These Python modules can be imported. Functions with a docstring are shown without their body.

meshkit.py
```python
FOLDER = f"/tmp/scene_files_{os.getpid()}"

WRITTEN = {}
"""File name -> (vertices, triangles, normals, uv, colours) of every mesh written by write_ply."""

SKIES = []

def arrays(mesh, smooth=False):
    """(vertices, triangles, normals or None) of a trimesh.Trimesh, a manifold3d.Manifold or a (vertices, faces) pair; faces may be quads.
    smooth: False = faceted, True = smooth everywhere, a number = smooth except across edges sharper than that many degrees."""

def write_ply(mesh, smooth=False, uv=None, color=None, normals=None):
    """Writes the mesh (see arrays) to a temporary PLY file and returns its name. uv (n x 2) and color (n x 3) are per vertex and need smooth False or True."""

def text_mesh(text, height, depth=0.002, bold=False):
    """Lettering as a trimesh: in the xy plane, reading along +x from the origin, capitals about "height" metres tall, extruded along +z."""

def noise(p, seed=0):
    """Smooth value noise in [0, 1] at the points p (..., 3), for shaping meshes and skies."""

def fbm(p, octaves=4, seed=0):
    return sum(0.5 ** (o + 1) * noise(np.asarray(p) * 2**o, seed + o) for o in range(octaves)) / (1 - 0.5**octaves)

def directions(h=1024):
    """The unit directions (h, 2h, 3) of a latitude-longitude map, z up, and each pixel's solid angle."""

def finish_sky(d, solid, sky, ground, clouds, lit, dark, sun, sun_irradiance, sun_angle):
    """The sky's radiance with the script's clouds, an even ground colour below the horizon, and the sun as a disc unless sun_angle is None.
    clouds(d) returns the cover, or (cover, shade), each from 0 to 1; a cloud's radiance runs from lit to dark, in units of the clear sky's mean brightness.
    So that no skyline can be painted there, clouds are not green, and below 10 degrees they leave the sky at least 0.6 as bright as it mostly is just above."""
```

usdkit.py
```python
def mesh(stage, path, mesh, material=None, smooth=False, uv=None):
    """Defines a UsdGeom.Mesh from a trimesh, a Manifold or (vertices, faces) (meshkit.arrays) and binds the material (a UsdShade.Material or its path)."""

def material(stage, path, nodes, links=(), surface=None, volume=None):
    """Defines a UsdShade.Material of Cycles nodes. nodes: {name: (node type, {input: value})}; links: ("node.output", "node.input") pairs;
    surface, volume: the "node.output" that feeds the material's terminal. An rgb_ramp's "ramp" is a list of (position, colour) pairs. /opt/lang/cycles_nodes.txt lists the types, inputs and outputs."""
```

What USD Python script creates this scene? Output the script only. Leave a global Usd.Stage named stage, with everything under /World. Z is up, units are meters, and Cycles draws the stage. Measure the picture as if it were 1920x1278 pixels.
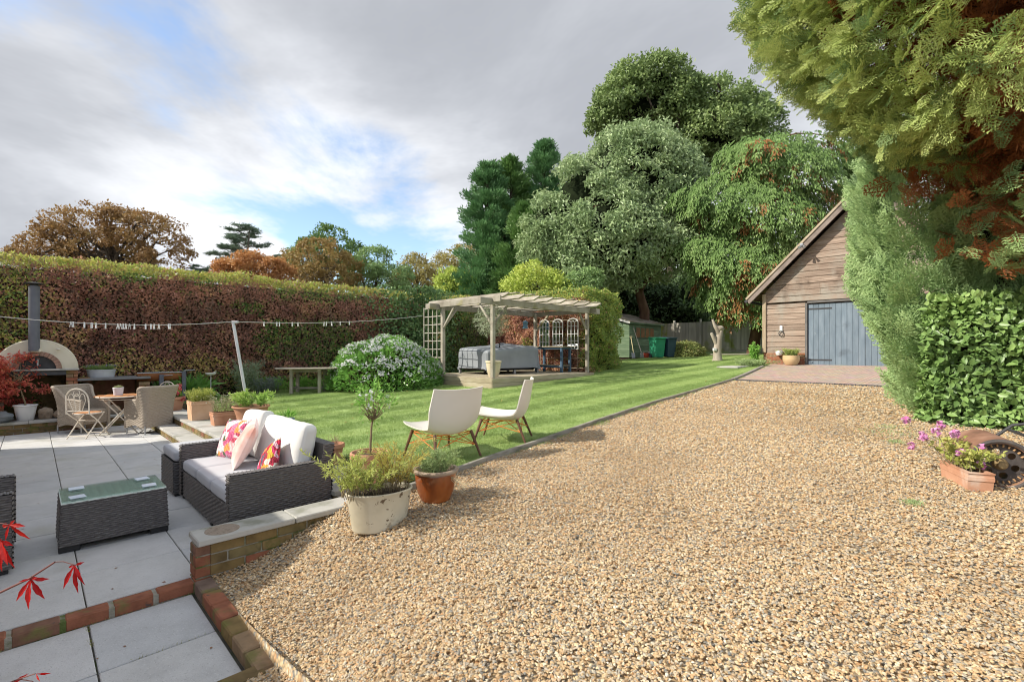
import math, numpy as np, trimesh, usdkit, meshkit
from pxr import Usd, UsdGeom, UsdLux, UsdShade, Gf, Vt, Sdf

stage = Usd.Stage.CreateInMemory()
UsdGeom.SetStageUpAxis(stage, 'Z'); UsdGeom.SetStageMetersPerUnit(stage, 1.0)
UsdGeom.Xform.Define(stage, '/World'); UsdGeom.Scope.Define(stage, '/World/Looks')

# ---------------------------------------------------------------- camera, sky, sun, exposure
cam = UsdGeom.Camera.Define(stage, '/World/camera')
cam.AddTranslateOp().Set((0, 0, 1.6)); cam.AddRotateXOp().Set(90)
cam.CreateFocalLengthAttr(16.875); cam.CreateHorizontalApertureAttr(36.0); cam.CreateVerticalApertureAttr(36.0 * 681 / 1024)
cam.CreateVerticalApertureOffsetAttr(0.3); cam.CreateClippingRangeAttr((0.05, 3000.0))
cam.CreateExposureAttr(1.30)

SUN_EL = math.radians(37.0); SUN_AZ = math.atan2(-1.0, -0.25)       # azimuth = atan2(x, y) of the direction towards the sun
SUN = np.array([math.sin(SUN_AZ) * math.cos(SUN_EL), math.cos(SUN_AZ) * math.cos(SUN_EL), math.sin(SUN_EL)])
sun = UsdLux.DistantLight.Define(stage, '/World/sun')
sun.CreateIntensityAttr(0.63); sun.CreateAngleAttr(0.6); sun.CreateNormalizeAttr(True); sun.CreateColorAttr((1.0, 0.93, 0.82))
sun.AddTransformOp().Set(Gf.Matrix4d(Gf.Rotation(Gf.Vec3d(0, 0, 1), Gf.Vec3d(*SUN)), Gf.Vec3d(0, 0, 0)))
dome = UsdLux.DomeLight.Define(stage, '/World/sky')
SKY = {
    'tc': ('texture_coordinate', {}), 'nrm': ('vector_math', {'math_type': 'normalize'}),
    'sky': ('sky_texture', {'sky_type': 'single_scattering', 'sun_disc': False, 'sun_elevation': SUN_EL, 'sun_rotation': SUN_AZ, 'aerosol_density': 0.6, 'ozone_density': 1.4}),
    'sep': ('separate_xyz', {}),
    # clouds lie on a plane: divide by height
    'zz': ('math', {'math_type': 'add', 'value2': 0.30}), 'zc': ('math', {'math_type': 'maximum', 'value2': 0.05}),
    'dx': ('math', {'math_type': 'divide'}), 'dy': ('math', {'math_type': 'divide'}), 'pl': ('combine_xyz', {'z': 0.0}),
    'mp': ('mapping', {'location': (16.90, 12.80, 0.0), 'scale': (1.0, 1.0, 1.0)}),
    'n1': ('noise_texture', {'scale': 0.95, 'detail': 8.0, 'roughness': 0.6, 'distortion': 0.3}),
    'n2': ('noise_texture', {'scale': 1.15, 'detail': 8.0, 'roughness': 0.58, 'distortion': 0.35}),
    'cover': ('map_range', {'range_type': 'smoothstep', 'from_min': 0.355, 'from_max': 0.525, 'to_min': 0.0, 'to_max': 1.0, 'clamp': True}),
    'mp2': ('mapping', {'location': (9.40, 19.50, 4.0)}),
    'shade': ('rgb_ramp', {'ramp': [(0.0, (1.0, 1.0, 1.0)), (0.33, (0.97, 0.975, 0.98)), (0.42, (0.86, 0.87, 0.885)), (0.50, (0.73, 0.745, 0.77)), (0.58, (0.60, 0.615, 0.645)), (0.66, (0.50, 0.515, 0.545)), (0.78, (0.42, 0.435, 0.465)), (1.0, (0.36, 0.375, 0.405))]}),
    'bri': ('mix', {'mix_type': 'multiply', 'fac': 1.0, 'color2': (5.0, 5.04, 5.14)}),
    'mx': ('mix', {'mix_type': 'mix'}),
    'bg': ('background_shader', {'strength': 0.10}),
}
SKYL = [('tc.generated', 'nrm.vector1'), ('nrm.vector', 'sep.vector'), ('sep.z', 'zz.value1'), ('zz.value', 'zc.value1'),
        ('sep.x', 'dx.value1'), ('zc.value', 'dx.value2'), ('sep.y', 'dy.value1'), ('zc.value', 'dy.value2'), ('dx.value', 'pl.x'), ('dy.value', 'pl.y'),
        ('pl.vector', 'mp.vector'), ('mp.vector', 'n1.vector'), ('n1.fac', 'cover.value'), ('pl.vector', 'mp2.vector'), ('mp2.vector', 'n2.vector'), ('n2.fac', 'shade.fac'),
        ('shade.color', 'bri.color1'), ('cover.result', 'mx.fac'), ('sky.color', 'mx.color1'), ('bri.color', 'mx.color2'), ('mx.color', 'bg.color')]
# cloud masses in view; first an added darkening, sky elsewhere left brighter for fill: (direction, inner and outer cosine, change of cover, change of shade)
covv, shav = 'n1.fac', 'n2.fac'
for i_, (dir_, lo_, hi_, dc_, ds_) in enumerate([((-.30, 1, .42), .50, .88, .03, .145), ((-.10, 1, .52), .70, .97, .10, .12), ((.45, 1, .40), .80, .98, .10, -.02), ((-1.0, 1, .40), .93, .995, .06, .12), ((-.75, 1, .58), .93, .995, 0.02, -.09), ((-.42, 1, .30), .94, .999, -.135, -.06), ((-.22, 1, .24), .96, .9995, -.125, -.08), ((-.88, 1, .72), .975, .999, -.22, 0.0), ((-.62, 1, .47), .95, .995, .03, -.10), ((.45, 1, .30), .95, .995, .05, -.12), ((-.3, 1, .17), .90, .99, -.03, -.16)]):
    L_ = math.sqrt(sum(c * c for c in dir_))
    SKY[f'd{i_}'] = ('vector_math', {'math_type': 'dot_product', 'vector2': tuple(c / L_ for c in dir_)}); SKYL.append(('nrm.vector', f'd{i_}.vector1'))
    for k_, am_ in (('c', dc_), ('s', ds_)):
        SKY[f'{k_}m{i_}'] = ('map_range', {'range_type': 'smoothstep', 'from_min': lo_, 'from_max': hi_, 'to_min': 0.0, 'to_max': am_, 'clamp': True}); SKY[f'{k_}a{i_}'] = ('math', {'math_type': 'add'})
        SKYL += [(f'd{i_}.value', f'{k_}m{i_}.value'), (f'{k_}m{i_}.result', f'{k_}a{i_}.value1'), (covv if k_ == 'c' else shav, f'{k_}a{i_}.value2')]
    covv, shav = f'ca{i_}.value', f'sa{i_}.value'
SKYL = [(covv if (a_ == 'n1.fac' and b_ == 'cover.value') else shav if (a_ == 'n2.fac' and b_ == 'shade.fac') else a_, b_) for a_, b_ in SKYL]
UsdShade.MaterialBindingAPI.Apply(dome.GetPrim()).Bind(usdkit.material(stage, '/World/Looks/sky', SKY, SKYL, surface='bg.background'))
dome.GetPrim().SetCustomDataByKey('kind', 'structure')

# ---------------------------------------------------------------- helpers
S2 = math.sqrt(0.5)
def G(u): return 0.248 + 0.0424 * np.asarray(u, float)             # the garden rises away from the house
def W(u, v, z=None):                                                # garden axes (45 degrees) to world
    return np.array([(u - v) * S2, (u + v) * S2, G(u) if z is None else z], float)
def UV(x, y): return (x + y) * S2, (y - x) * S2
def R(seed): return np.random.default_rng(seed)
used = set()
def numbered(parent, name):
    p = f'{parent}/{name}'; k = 1
    while p in used: p = f'{parent}/{name}_{k:03d}'; k += 1
    used.add(p); return p

class MB:
    """collects shapes into one mesh; every shape may carry a random number for colour"""
    def __init__(s): s.v, s.f, s.r, s.n = [], [], [], 0
    def add(s, v, f, rnd=0.5):
        v = np.asarray(v, float).reshape(-1, 3); f = np.asarray(f, int)
        if f.shape[1] == 4: f = np.vstack([f[:, [0, 1, 2]], f[:, [0, 2, 3]]])
        s.v.append(v); s.f.append(f + s.n); s.r.append(np.broadcast_to(np.asarray(rnd, float), (len(v),))); s.n += len(v); return s
    def tm(s, t, rnd=0.5): return s.add(t.vertices, t.faces, rnd)
    def arrays(s): return np.vstack(s.v), np.vstack(s.f), np.concatenate(s.r)
    def box(s, c, size, bevel=0.0, rot=None, rnd=0.5):
        hx, hy, hz = np.asarray(size, float) / 2
        if bevel <= 0:
            v = np.array([[x, y, z] for z in (-hz, hz) for y in (-hy, hy) for x in (-hx, hx)])
            f = np.array([[0, 2, 3, 1], [4, 5, 7, 6], [0, 1, 5, 4], [2, 6, 7, 3], [0, 4, 6, 2], [1, 3, 7, 5]])
        else:
            b = min(bevel, hx * .9, hy * .9, hz * .9); v, idx = [], {}
            for sx in (-1, 1):
                for sy in (-1, 1):
                    for sz in (-1, 1):
                        for a in range(3):
                            p = [sx * (hx - b), sy * (hy - b), sz * (hz - b)]; p[a] = (sx * hx, sy * hy, sz * hz)[a]
                            idx[sx, sy, sz, a] = len(v); v.append(p)
            f = []
            for a in range(3):
                o = [i for i in range(3) if i != a]
                for sg in (-1, 1):
                    q = []
                    for s0, s1 in ((-1, -1), (1, -1), (1, 1), (-1, 1)):
                        k = [0, 0, 0]; k[a] = sg; k[o[0]] = s0; k[o[1]] = s1; q.append(idx[tuple(k) + (a,)])
                    f.append(q)
                for s0 in (-1, 1):
                    for s1 in (-1, 1):
                        e = []
                        for sg in (-1, 1):
                            k = [0, 0, 0]; k[a] = sg; k[o[0]] = s0; k[o[1]] = s1; e.append((idx[tuple(k) + (o[0],)], idx[tuple(k) + (o[1],)]))
                        f.append([e[0][0], e[0][1], e[1][1], e[1][0]])
            v = np.array(v); f3 = [[x[0], x[1], x[2]] for x in f] + [[x[0], x[2], x[3]] for x in f]
            for sx in (-1, 1):
                for sy in (-1, 1):
                    for sz in (-1, 1): f3.append([idx[sx, sy, sz, k] for k in range(3)])
            f = np.array(f3); cc = v[f].mean(1); nn = np.cross(v[f[:, 1]] - v[f[:, 0]], v[f[:, 2]] - v[f[:, 0]])
            fl = (cc * nn).sum(1) < 0; f[fl] = f[fl][:, [0, 2, 1]]
        if rot is not None: v = v @ np.asarray(rot).T
        return s.add(v + np.asarray(c, float), f, rnd)
    def bar(s, p0, p1, w, h, bevel=0.0, up=(0, 0, 1), rnd=0.5):      # a beam from p0 to p1, w wide (sideways), h high
        p0, p1 = np.asarray(p0, float), np.asarray(p1, float); d = p1 - p0; L = np.linalg.norm(d); d = d / L
        side = np.cross(np.asarray(up, float), d)
        if np.linalg.norm(side) < 1e-6: side = np.cross([0, 1, 0], d)
        side /= np.linalg.norm(side); u2 = np.cross(d, side)
        return s.box((p0 + p1) / 2, (L, w, h), bevel, np.stack([d, side, u2], 1), rnd)
    def tube(s, pts, r, n=8, caps=True, rnd=0.5):
        P = np.asarray(pts, float); m = len(P); r = np.broadcast_to(np.asarray(r, float), (m,))
        T = np.gradient(P, axis=0); T /= np.maximum(np.linalg.norm(T, axis=1, keepdims=True), 1e-9)
        a = np.array([0, 0, 1.0]) if abs(T[0, 2]) < .9 else np.array([1.0, 0, 0])
        x = np.cross(T[0], a); x /= np.linalg.norm(x); rings = []
        th = np.arange(n) / n * 2 * np.pi
        for i in range(m):
            x = x - T[i] * (x @ T[i]); x /= max(np.linalg.norm(x), 1e-9); y = np.cross(T[i], x)
            rings.append(P[i] + r[i] * (np.cos(th)[:, None] * x + np.sin(th)[:, None] * y))
        v = np.vstack(rings); i0 = np.arange(n); i1 = (i0 + 1) % n
        f = np.vstack([np.stack([k * n + i0, k * n + i1, (k + 1) * n + i1, (k + 1) * n + i0], 1) for k in range(m - 1)])
        f = np.vstack([f[:, [0, 1, 2]], f[:, [0, 2, 3]]])
        if caps:
            v = np.vstack([v, P[0], P[-1]]); q = m * n
            f = np.vstack([f, np.stack([i1, i0, np.full(n, q)], 1), np.stack([(m - 1) * n + i0, (m - 1) * n + i1, np.full(n, q + 1)], 1)])
        return s.add(v, f, rnd)
    def cyl(s, p0, p1, r0, r1=None, n=12, rnd=0.5): return s.tube([p0, p1], [r0, r0 if r1 is None else r1], n, True, rnd)
    def lathe(s, prof, n=32, c=(0, 0, 0), sx=1.0, sy=1.0, rnd=0.5, rot=None):   # prof: (radius, z) from the outside bottom round to the inside
        prof = np.asarray(prof, float); m = len(prof); th = np.arange(n) / n * 2 * np.pi
        v = np.stack([np.outer(prof[:, 0], np.cos(th)) * sx, np.outer(prof[:, 0], np.sin(th)) * sy, np.repeat(prof[:, 1:2], n, 1)], -1).reshape(-1, 3)
        i0 = np.arange(n); i1 = (i0 + 1) % n
        f = np.vstack([np.stack([k * n + i0, k * n + i1, (k + 1) * n + i1, (k + 1) * n + i0], 1) for k in range(m - 1)])
        if rot is not None: v = v @ np.asarray(rot).T
        return s.add(v + np.asarray(c, float), f, rnd)
    def grid(s, P, rnd=0.5, flip=False):                              # P (m, n, 3)
        m, n = P.shape[:2]; i = np.arange(m * n).reshape(m, n)
        q = np.stack([i[:-1, :-1], i[:-1, 1:], i[1:, 1:], i[1:, :-1]], -1).reshape(-1, 4)
        if flip: q = q[:, ::-1]
        return s.add(P.reshape(-1, 3), q, rnd if np.ndim(rnd) == 0 else np.asarray(rnd).ravel())

def rotz(a): c, s_ = math.cos(a), math.sin(a); return np.array([[c, -s_, 0], [s_, c, 0], [0, 0, 1.0]])
def rotx(a): c, s_ = math.cos(a), math.sin(a); return np.array([[1.0, 0, 0], [0, c, -s_], [0, s_, c]])
def roty(a): c, s_ = math.cos(a), math.sin(a); return np.array([[c, 0, s_], [0, 1.0, 0], [-s_, 0, c]])
def unit(a): a = np.asarray(a, float); return a / np.maximum(np.linalg.norm(a, axis=-1, keepdims=True), 1e-12)

def path_of(p): return '/World' if p is None else (p if isinstance(p, str) else str(p.GetPath()))
def mesh_at(path, v, f, mat, smooth=False, rnd=None):
    m = usdkit.mesh(stage, path, (v, f), mat, smooth)
    if rnd is not None: UsdGeom.PrimvarsAPI(m).CreatePrimvar('rnd', Sdf.ValueTypeNames.FloatArray, 'vertex').Set(Vt.FloatArray.FromNumpy(np.asarray(rnd, np.float32)))
    return m
def obj(name, mb, mat, parent=None, smooth=False, rnd=False, label=None):
    """one Mesh prim; smooth is False, True or an angle"""
    v, f, r = mb.arrays()
    m = mesh_at(numbered(path_of(parent), name), v, f, mat, smooth, r if rnd else None)
    if label: m.GetPrim().SetCustomDataByKey('label', label)
    return m.GetPrim()
def tag(o, label=None, cat=None, group=None, kind=None):
    for k, x in (('label', label), ('category', cat), ('group', group), ('kind', kind)):
        if x: o.SetCustomDataByKey(k, x)
    return o
def thing(name, label, cat, loc=(0, 0, 0), rz=0.0, group=None, kind=None):
    x = UsdGeom.Xform.Define(stage, numbered('/World', name)); x.AddTranslateOp().Set(tuple(map(float, loc))); x.AddRotateZOp().Set(math.degrees(rz))
    return tag(x.GetPrim(), label, cat, group, kind)
def dup(root, loc, rz, label=None, group=None):
    was = root.GetCustomData(); base = str(root.GetName())
    x = UsdGeom.Xform.Define(stage, numbered('/World', base)); x.AddTranslateOp().Set(tuple(map(float, loc))); x.AddRotateZOp().Set(math.degrees(rz))
    r = x.GetPrim(); r.GetReferences().AddInternalReference(root.GetPath()); r.SetInstanceable(True)
    return tag(r, label or was['label'], was.get('category'), group or was.get('group'))
def holder(name, parent):
    return UsdGeom.Xform.Define(stage, numbered(path_of(parent), name)).GetPrim()

def quats(Rm):                                                        # (n, 3, 3) rotation matrices to quaternions w, x, y, z
    from scipy.spatial.transform import Rotation
    q = Rotation.from_matrix(Rm).as_quat(); return q[:, [3, 0, 1, 2]]
def scatter(name, protos, mats, pos, rots, scales, idx, parent=None, smooth=False):
    """one PointInstancer of small meshes; rots (n,3,3), scales (n,) or (n,3)"""
    path = numbered(path_of(parent), name); pi = UsdGeom.PointInstancer.Define(stage, path); t = []
    for k, mb in enumerate(protos):
        v, f, r = mb.arrays()
        t.append(mesh_at(f'{path}/source/piece_{k:03d}', v, f, mats[k] if isinstance(mats, list) else mats, smooth, r).GetPath())
    pi.CreatePrototypesRel().SetTargets(t); n = len(pos); sc = np.asarray(scales, float); sc = np.repeat(sc[:, None], 3, 1) if sc.ndim == 1 else sc
    pi.CreatePositionsAttr(Vt.Vec3fArray.FromNumpy(np.asarray(pos, np.float32))); pi.CreateProtoIndicesAttr(Vt.IntArray.FromNumpy(np.asarray(idx, np.int32)))
    q = quats(np.asarray(rots)).astype(np.float16); pi.CreateOrientationsAttr(Vt.QuathArray.FromNumpy(np.ascontiguousarray(q[:, [1, 2, 3, 0]])) if False else Vt.QuathArray([Gf.Quath(float(a), float(b), float(c), float(d)) for a, b, c, d in q]))
    pi.CreateScalesAttr(Vt.Vec3fArray.FromNumpy(sc.astype(np.float32)))
    return pi.GetPrim()
def frames(d, up=None, rng=None, roll=None):
    """rotation matrices whose x axis is d and z axis as near up as may be"""
    d = unit(d); n = len(d); up = np.broadcast_to(np.array([0, 0, 1.0]) if up is None else np.asarray(up, float), (n, 3))
    y = np.cross(up, d); bad = np.linalg.norm(y, axis=1) < 1e-4; y[bad] = np.cross([1.0, 0, 0], d[bad]); y = unit(y); z = np.cross(d, y)
    if roll is not None:
        c, s_ = np.cos(roll)[:, None], np.sin(roll)[:, None]; y, z = y * c + z * s_, z * c - y * s_
    return np.stack([d, y, z], 2)

def leaf_mesh(P, D, N, L, Wd, rnd, fold=0.15, droop=0.0, pts=4):
    """leaves at P growing along D with faces N; L long, Wd wide. pts 4: a folded diamond (2 triangles each half sharing the midrib), 6: a rounder leaf"""
    D = unit(D); N = unit(N - D * (N * D).sum(1, keepdims=True)); B = np.cross(N, D)
    L = np.broadcast_to(np.asarray(L, float), (len(P),))[:, None]; Wd = np.broadcast_to(np.asarray(Wd, float), (len(P),))[:, None]; rnd = np.broadcast_to(rnd, (len(P),))
    tip = P + D * L - N * (L * droop)
    if pts == 4:
        mid = P + D * L * .45 + N * (Wd * fold); V = np.stack([P, mid + B * Wd / 2, tip, mid - B * Wd / 2], 1); fa = np.array([[0, 1, 2], [0, 2, 3]])
    elif pts == 3:
        V = np.stack([P + B * Wd / 2, tip, P - B * Wd / 2], 1); fa = np.array([[0, 1, 2]])
    else:
        a = P + D * L * .28 + N * (Wd * fold); b = P + D * L * .68 + N * (Wd * fold) - N * (L * droop * .4); k = .46
        V = np.stack([P, a + B * Wd * .45, b + B * Wd * k * .85, tip, b - B * Wd * k * .85, a - B * Wd * .45, P + D * L * .45 - N * (L * droop * .15)], 1)
        fa = np.array([[0, 1, 6], [1, 2, 6], [2, 3, 6], [3, 4, 6], [4, 5, 6], [5, 0, 6]])
    m = V.shape[1]; F = (fa[None] + (np.arange(len(P)) * m)[:, None, None]).reshape(-1, 3)
    mb = MB(); mb.add(V.reshape(-1, 3), F, np.repeat(rnd, m)); return mb
def sph(rng, n):
    a = rng.normal(size=(n, 3)); return unit(a)

# ---------------------------------------------------------------- materials
made = {}
def mat(name, ramp, scale=6.0, detail=5.0, rough=0.75, bump=0.0, bscale=None, stretch=(1, 1, 1), coord='world', rnd=0.0, spec=0.35, metallic=0.0, translucent=0.0,
        spots=None, coat=0.0, obj_rnd=0.0, dist=0.0, sheen=0.0, nrough=0.55, bdist=0.02, rvar=0.0, sub=None):
    """a noise between the colours of ramp; rnd / obj_rnd = how much the piece's own random number decides instead; spots = (colour, scale, lo, hi)"""
    if name in made: return made[name]
    n, l = {}, []
    if coord == 'world': n['g'] = ('geometry', {}); src = 'g.position'
    else: n['g'] = ('texture_coordinate', {}); src = 'g.object'
    n['mp'] = ('mapping', {'scale': stretch}); l.append((src, 'mp.vector'))
    n['n'] = ('noise_texture', {'scale': scale, 'detail': detail, 'roughness': nrough, 'distortion': dist}); l.append(('mp.vector', 'n.vector'))
    n['st'] = ('map_range', {'from_min': 0.28, 'from_max': 0.72, 'clamp': True}); l.append(('n.fac', 'st.value')); fac = 'st.result'
    if rnd > 0:
        n['at'] = ('attribute', {'attribute': 'rnd'}); n['mr'] = ('mix_float', {'fac': rnd}); l += [(fac, 'mr.a'), ('at.fac', 'mr.b')]; fac = 'mr.result'
    if obj_rnd > 0:
        n['oi'] = ('object_info', {}); n['mo'] = ('mix_float', {'fac': obj_rnd}); l += [(fac, 'mo.a'), ('oi.random', 'mo.b')]; fac = 'mo.result'
    n['r'] = ('rgb_ramp', {'ramp': ramp}); l.append((fac, 'r.fac')); col = 'r.color'
    for k, (c, sc, lo, hi) in enumerate(spots or []):
        n[f's{k}'] = ('noise_texture', {'scale': sc, 'detail': 6.0, 'roughness': 0.6}); n[f'q{k}'] = ('map_range', {'range_type': 'smoothstep', 'from_min': lo, 'from_max': hi, 'clamp': True}); n[f'x{k}'] = ('mix', {'color2': c})
        l += [(src, f's{k}.vector'), (f's{k}.fac', f'q{k}.value'), (f'q{k}.result', f'x{k}.fac'), (col, f'x{k}.color1')]; col = f'x{k}.color'
    n['p'] = ('principled_bsdf', {'roughness': rough, 'specular_ior_level': spec, 'metallic': metallic, 'coat_weight': coat, 'sheen_weight': sheen}); l.append((col, 'p.base_color'))
    if rvar > 0:
        n['rv'] = ('map_range', {'from_min': 0.0, 'from_max': 1.0, 'to_min': rough - rvar, 'to_max': rough + rvar}); l += [('n.fac', 'rv.value'), ('rv.result', 'p.roughness')]
    if bump > 0:
        n['bn'] = ('noise_texture', {'scale': bscale or scale * 4, 'detail': 4.0, 'roughness': 0.6}); n['b'] = ('bump', {'strength': bump, 'distance': bdist})
        l += [('mp.vector', 'bn.vector'), ('bn.fac', 'b.height'), ('b.normal', 'p.normal')]
    out = 'p.BSDF'
    if translucent > 0:
        n['t'] = ('translucent_bsdf', {}); n['mc'] = ('mix_closure', {'fac': translucent}); l += [(col, 't.color'), ('p.BSDF', 'mc.closure1'), ('t.BSDF', 'mc.closure2')]; out = 'mc.closure'
    made[name] = usdkit.material(stage, f'/World/Looks/{name}', n, l, surface=out); return made[name]
def c3(*a): return [tuple(x) for x in a]
def ramp(*cols): return [(i / max(len(cols) - 1, 1), c) for i, c in enumerate(cols)]
def leafmat(name, *cols, rough=0.5, spec=0.4, tr=0.25, rnd=0.6, scale=1.2, obj_rnd=0.0):
    cols = [tuple(min(.62, 2.3 * x) for x in c) for c in cols]
    return mat(name, ramp(*cols), scale=scale, rough=rough, spec=spec, translucent=tr, rnd=rnd, detail=3.0, obj_rnd=obj_rnd)

# ================================================================ setting: ground, lawn, gravel, patio
EDGE = np.array([(2.25, 3.66), (2.98, 3.81), (4.18, 3.93), (5.40, 4.13), (8.11, 4.45), (11.29, 4.65), (13.0, 4.80), (15.0, 5.10), (19.02, 5.79), (30.0, 7.6)])
def edge_v(u): return np.interp(u, EDGE[:, 0], EDGE[:, 1])
def smooth01(t): t = np.clip(t, 0, 1); return t * t * (3 - 2 * t)
def border_d(u, v):
    def seg(a, b):
        a, b = np.array(a), np.array(b); d = b - a; t = np.clip(((u - a[0]) * d[0] + (v - a[1]) * d[1]) / (d @ d), 0, 1)
        return np.hypot(u - a[0] - t * d[0], v - a[1] - t * d[1])
    return np.minimum(seg((.88, 3.95), (.88, 2.62)), seg((.88, 2.62), (-1.3, 2.62)))
def gravel_z(u, v):
    p = np.stack([u * 1.3, v * 1.3, 0 * u], -1)
    return 0.012 + (G(u) - 0.012) * smooth01(border_d(u, v) / 1.25) + 0.03 * (meshkit.fbm(p, 3, 5) - .5)
def ground_z(u, v):
    z = G(np.minimum(u, 34)) - .035
    sunk = smooth01((2.3 - u) / .25) * smooth01((v - 2.3) / .3)
    z = np.where((v < 6), np.minimum(z, z - .5 * smooth01((2.6 - u) / .5)), z)
    return z - .55 * sunk

us = np.unique(np.concatenate([np.linspace(-200, -3, 14), np.arange(-3, 6, .25), np.arange(6, 34, 1.0), np.linspace(34, 400, 20)]))
vs = np.unique(np.concatenate([np.linspace(-200, -4, 14), np.arange(-4, 6, .25), np.arange(6, 20, 1.0), np.linspace(20, 400, 20)]))
U, V = np.meshgrid(us, vs, indexing='ij'); P = np.stack([(U - V) * S2, (U + V) * S2, ground_z(U, V)], -1)
soil = mat('soil', ramp((.035, .024, .016), (.075, .05, .032), (.11, .08, .05)), scale=3.5, bump=.6, bscale=18, rough=.95, spec=.1, spots=[((.05, .075, .02), .35, .5, .62)])
mb = MB(); mb.grid(P); tag(obj('ground', mb, soil, smooth=True), kind='structure')

# gravel sheet and stones
gu = np.concatenate([np.arange(-1.3, 3.0, .03), np.arange(3.0, 14.0, .1)]); gt = 1 - np.linspace(1, 0, 160) ** 1.6
U = np.repeat(gu[:, None], 160, 1); vmax = np.where(gu < .87, 2.62, np.where(gu < 2.2, 3.94, edge_v(gu) - .01))[:, None]; V = -5 + gt[None] * (vmax + 5)
Z = gravel_z(U, V); P = np.stack([(U - V) * S2, (U + V) * S2, Z - .014], -1)
PEB = [(a, (r_ * .99, g_ * 1.0, b_ * .90)) for a, (r_, g_, b_) in [(0, (.22, .21, .205)), (.06, (.31, .285, .265)), (.13, (.40, .355, .31)), (.19, (.40, .255, .145)), (.30, (.50, .335, .195)), (.44, (.57, .415, .26)), (.58, (.63, .485, .325)), (.68, (.50, .28, .145)), (.78, (.66, .54, .40)), (.88, (.45, .39, .34)), (.94, (.54, .40, .28)), (1, (.74, .67, .57))]]
n = {'g': ('geometry', {}), 'vo': ('voronoi_texture', {'scale': 42.0}), 'wn': ('separate_color', {}), 'r': ('rgb_ramp', {'ramp': [(a, tuple(.95 * x for x in b)) for a, b in PEB]}), 'dk': ('map_range', {'from_min': .25, 'from_max': .75, 'to_min': 1.0, 'to_max': 0.6, 'clamp': True}),
     'm': ('mix', {'mix_type': 'multiply', 'fac': 1.0}), 'inv': ('math', {'math_type': 'subtract', 'value1': 1.0}), 'b': ('bump', {'strength': .8, 'distance': .012}), 'p': ('principled_bsdf', {'roughness': .8, 'specular_ior_level': .3})}
gravel_mat = usdkit.material(stage, '/World/Looks/gravel_sheet', n, [('g.position', 'vo.vector'), ('vo.color', 'wn.color'), ('wn.r', 'r.fac'), ('r.color', 'm.color1'), ('vo.distance', 'inv.value2'), ('inv.value', 'b.height'), ('b.normal', 'p.normal'), ('m.color', 'p.base_color'), ('vo.distance', 'dk.value'), ('dk.result', 'm.color2')], surface='p.BSDF')
mb = MB(); mb.grid(P); tag(obj('gravel_drive', mb, gravel_mat, smooth=True), kind='structure')
n = {'o': ('object_info', {}), 'r': ('rgb_ramp', {'ramp': PEB}), 'g': ('texture_coordinate', {}), 'no': ('noise_texture', {'scale': 1.6, 'detail': 4.0}), 'x': ('map_range', {'from_min': .3, 'from_max': .7, 'to_min': .72, 'to_max': 1.22}), 'm': ('mix', {'mix_type': 'multiply', 'fac': 1.0}), 'gp': ('geometry', {}), 'ln': ('noise_texture', {'scale': .55, 'detail': 5.0, 'roughness': .62}), 'lx': ('rgb_ramp', {'ramp': [(0, (.74, .72, .70)), (.42, (.86, .84, .82)), (.55, (1, 1, 1)), (1, (1.08, 1.06, 1.02))]}), 'm2': ('mix', {'mix_type': 'multiply', 'fac': 1.0}),
     'p': ('principled_bsdf', {'roughness': .62, 'specular_ior_level': .35})}
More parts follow.
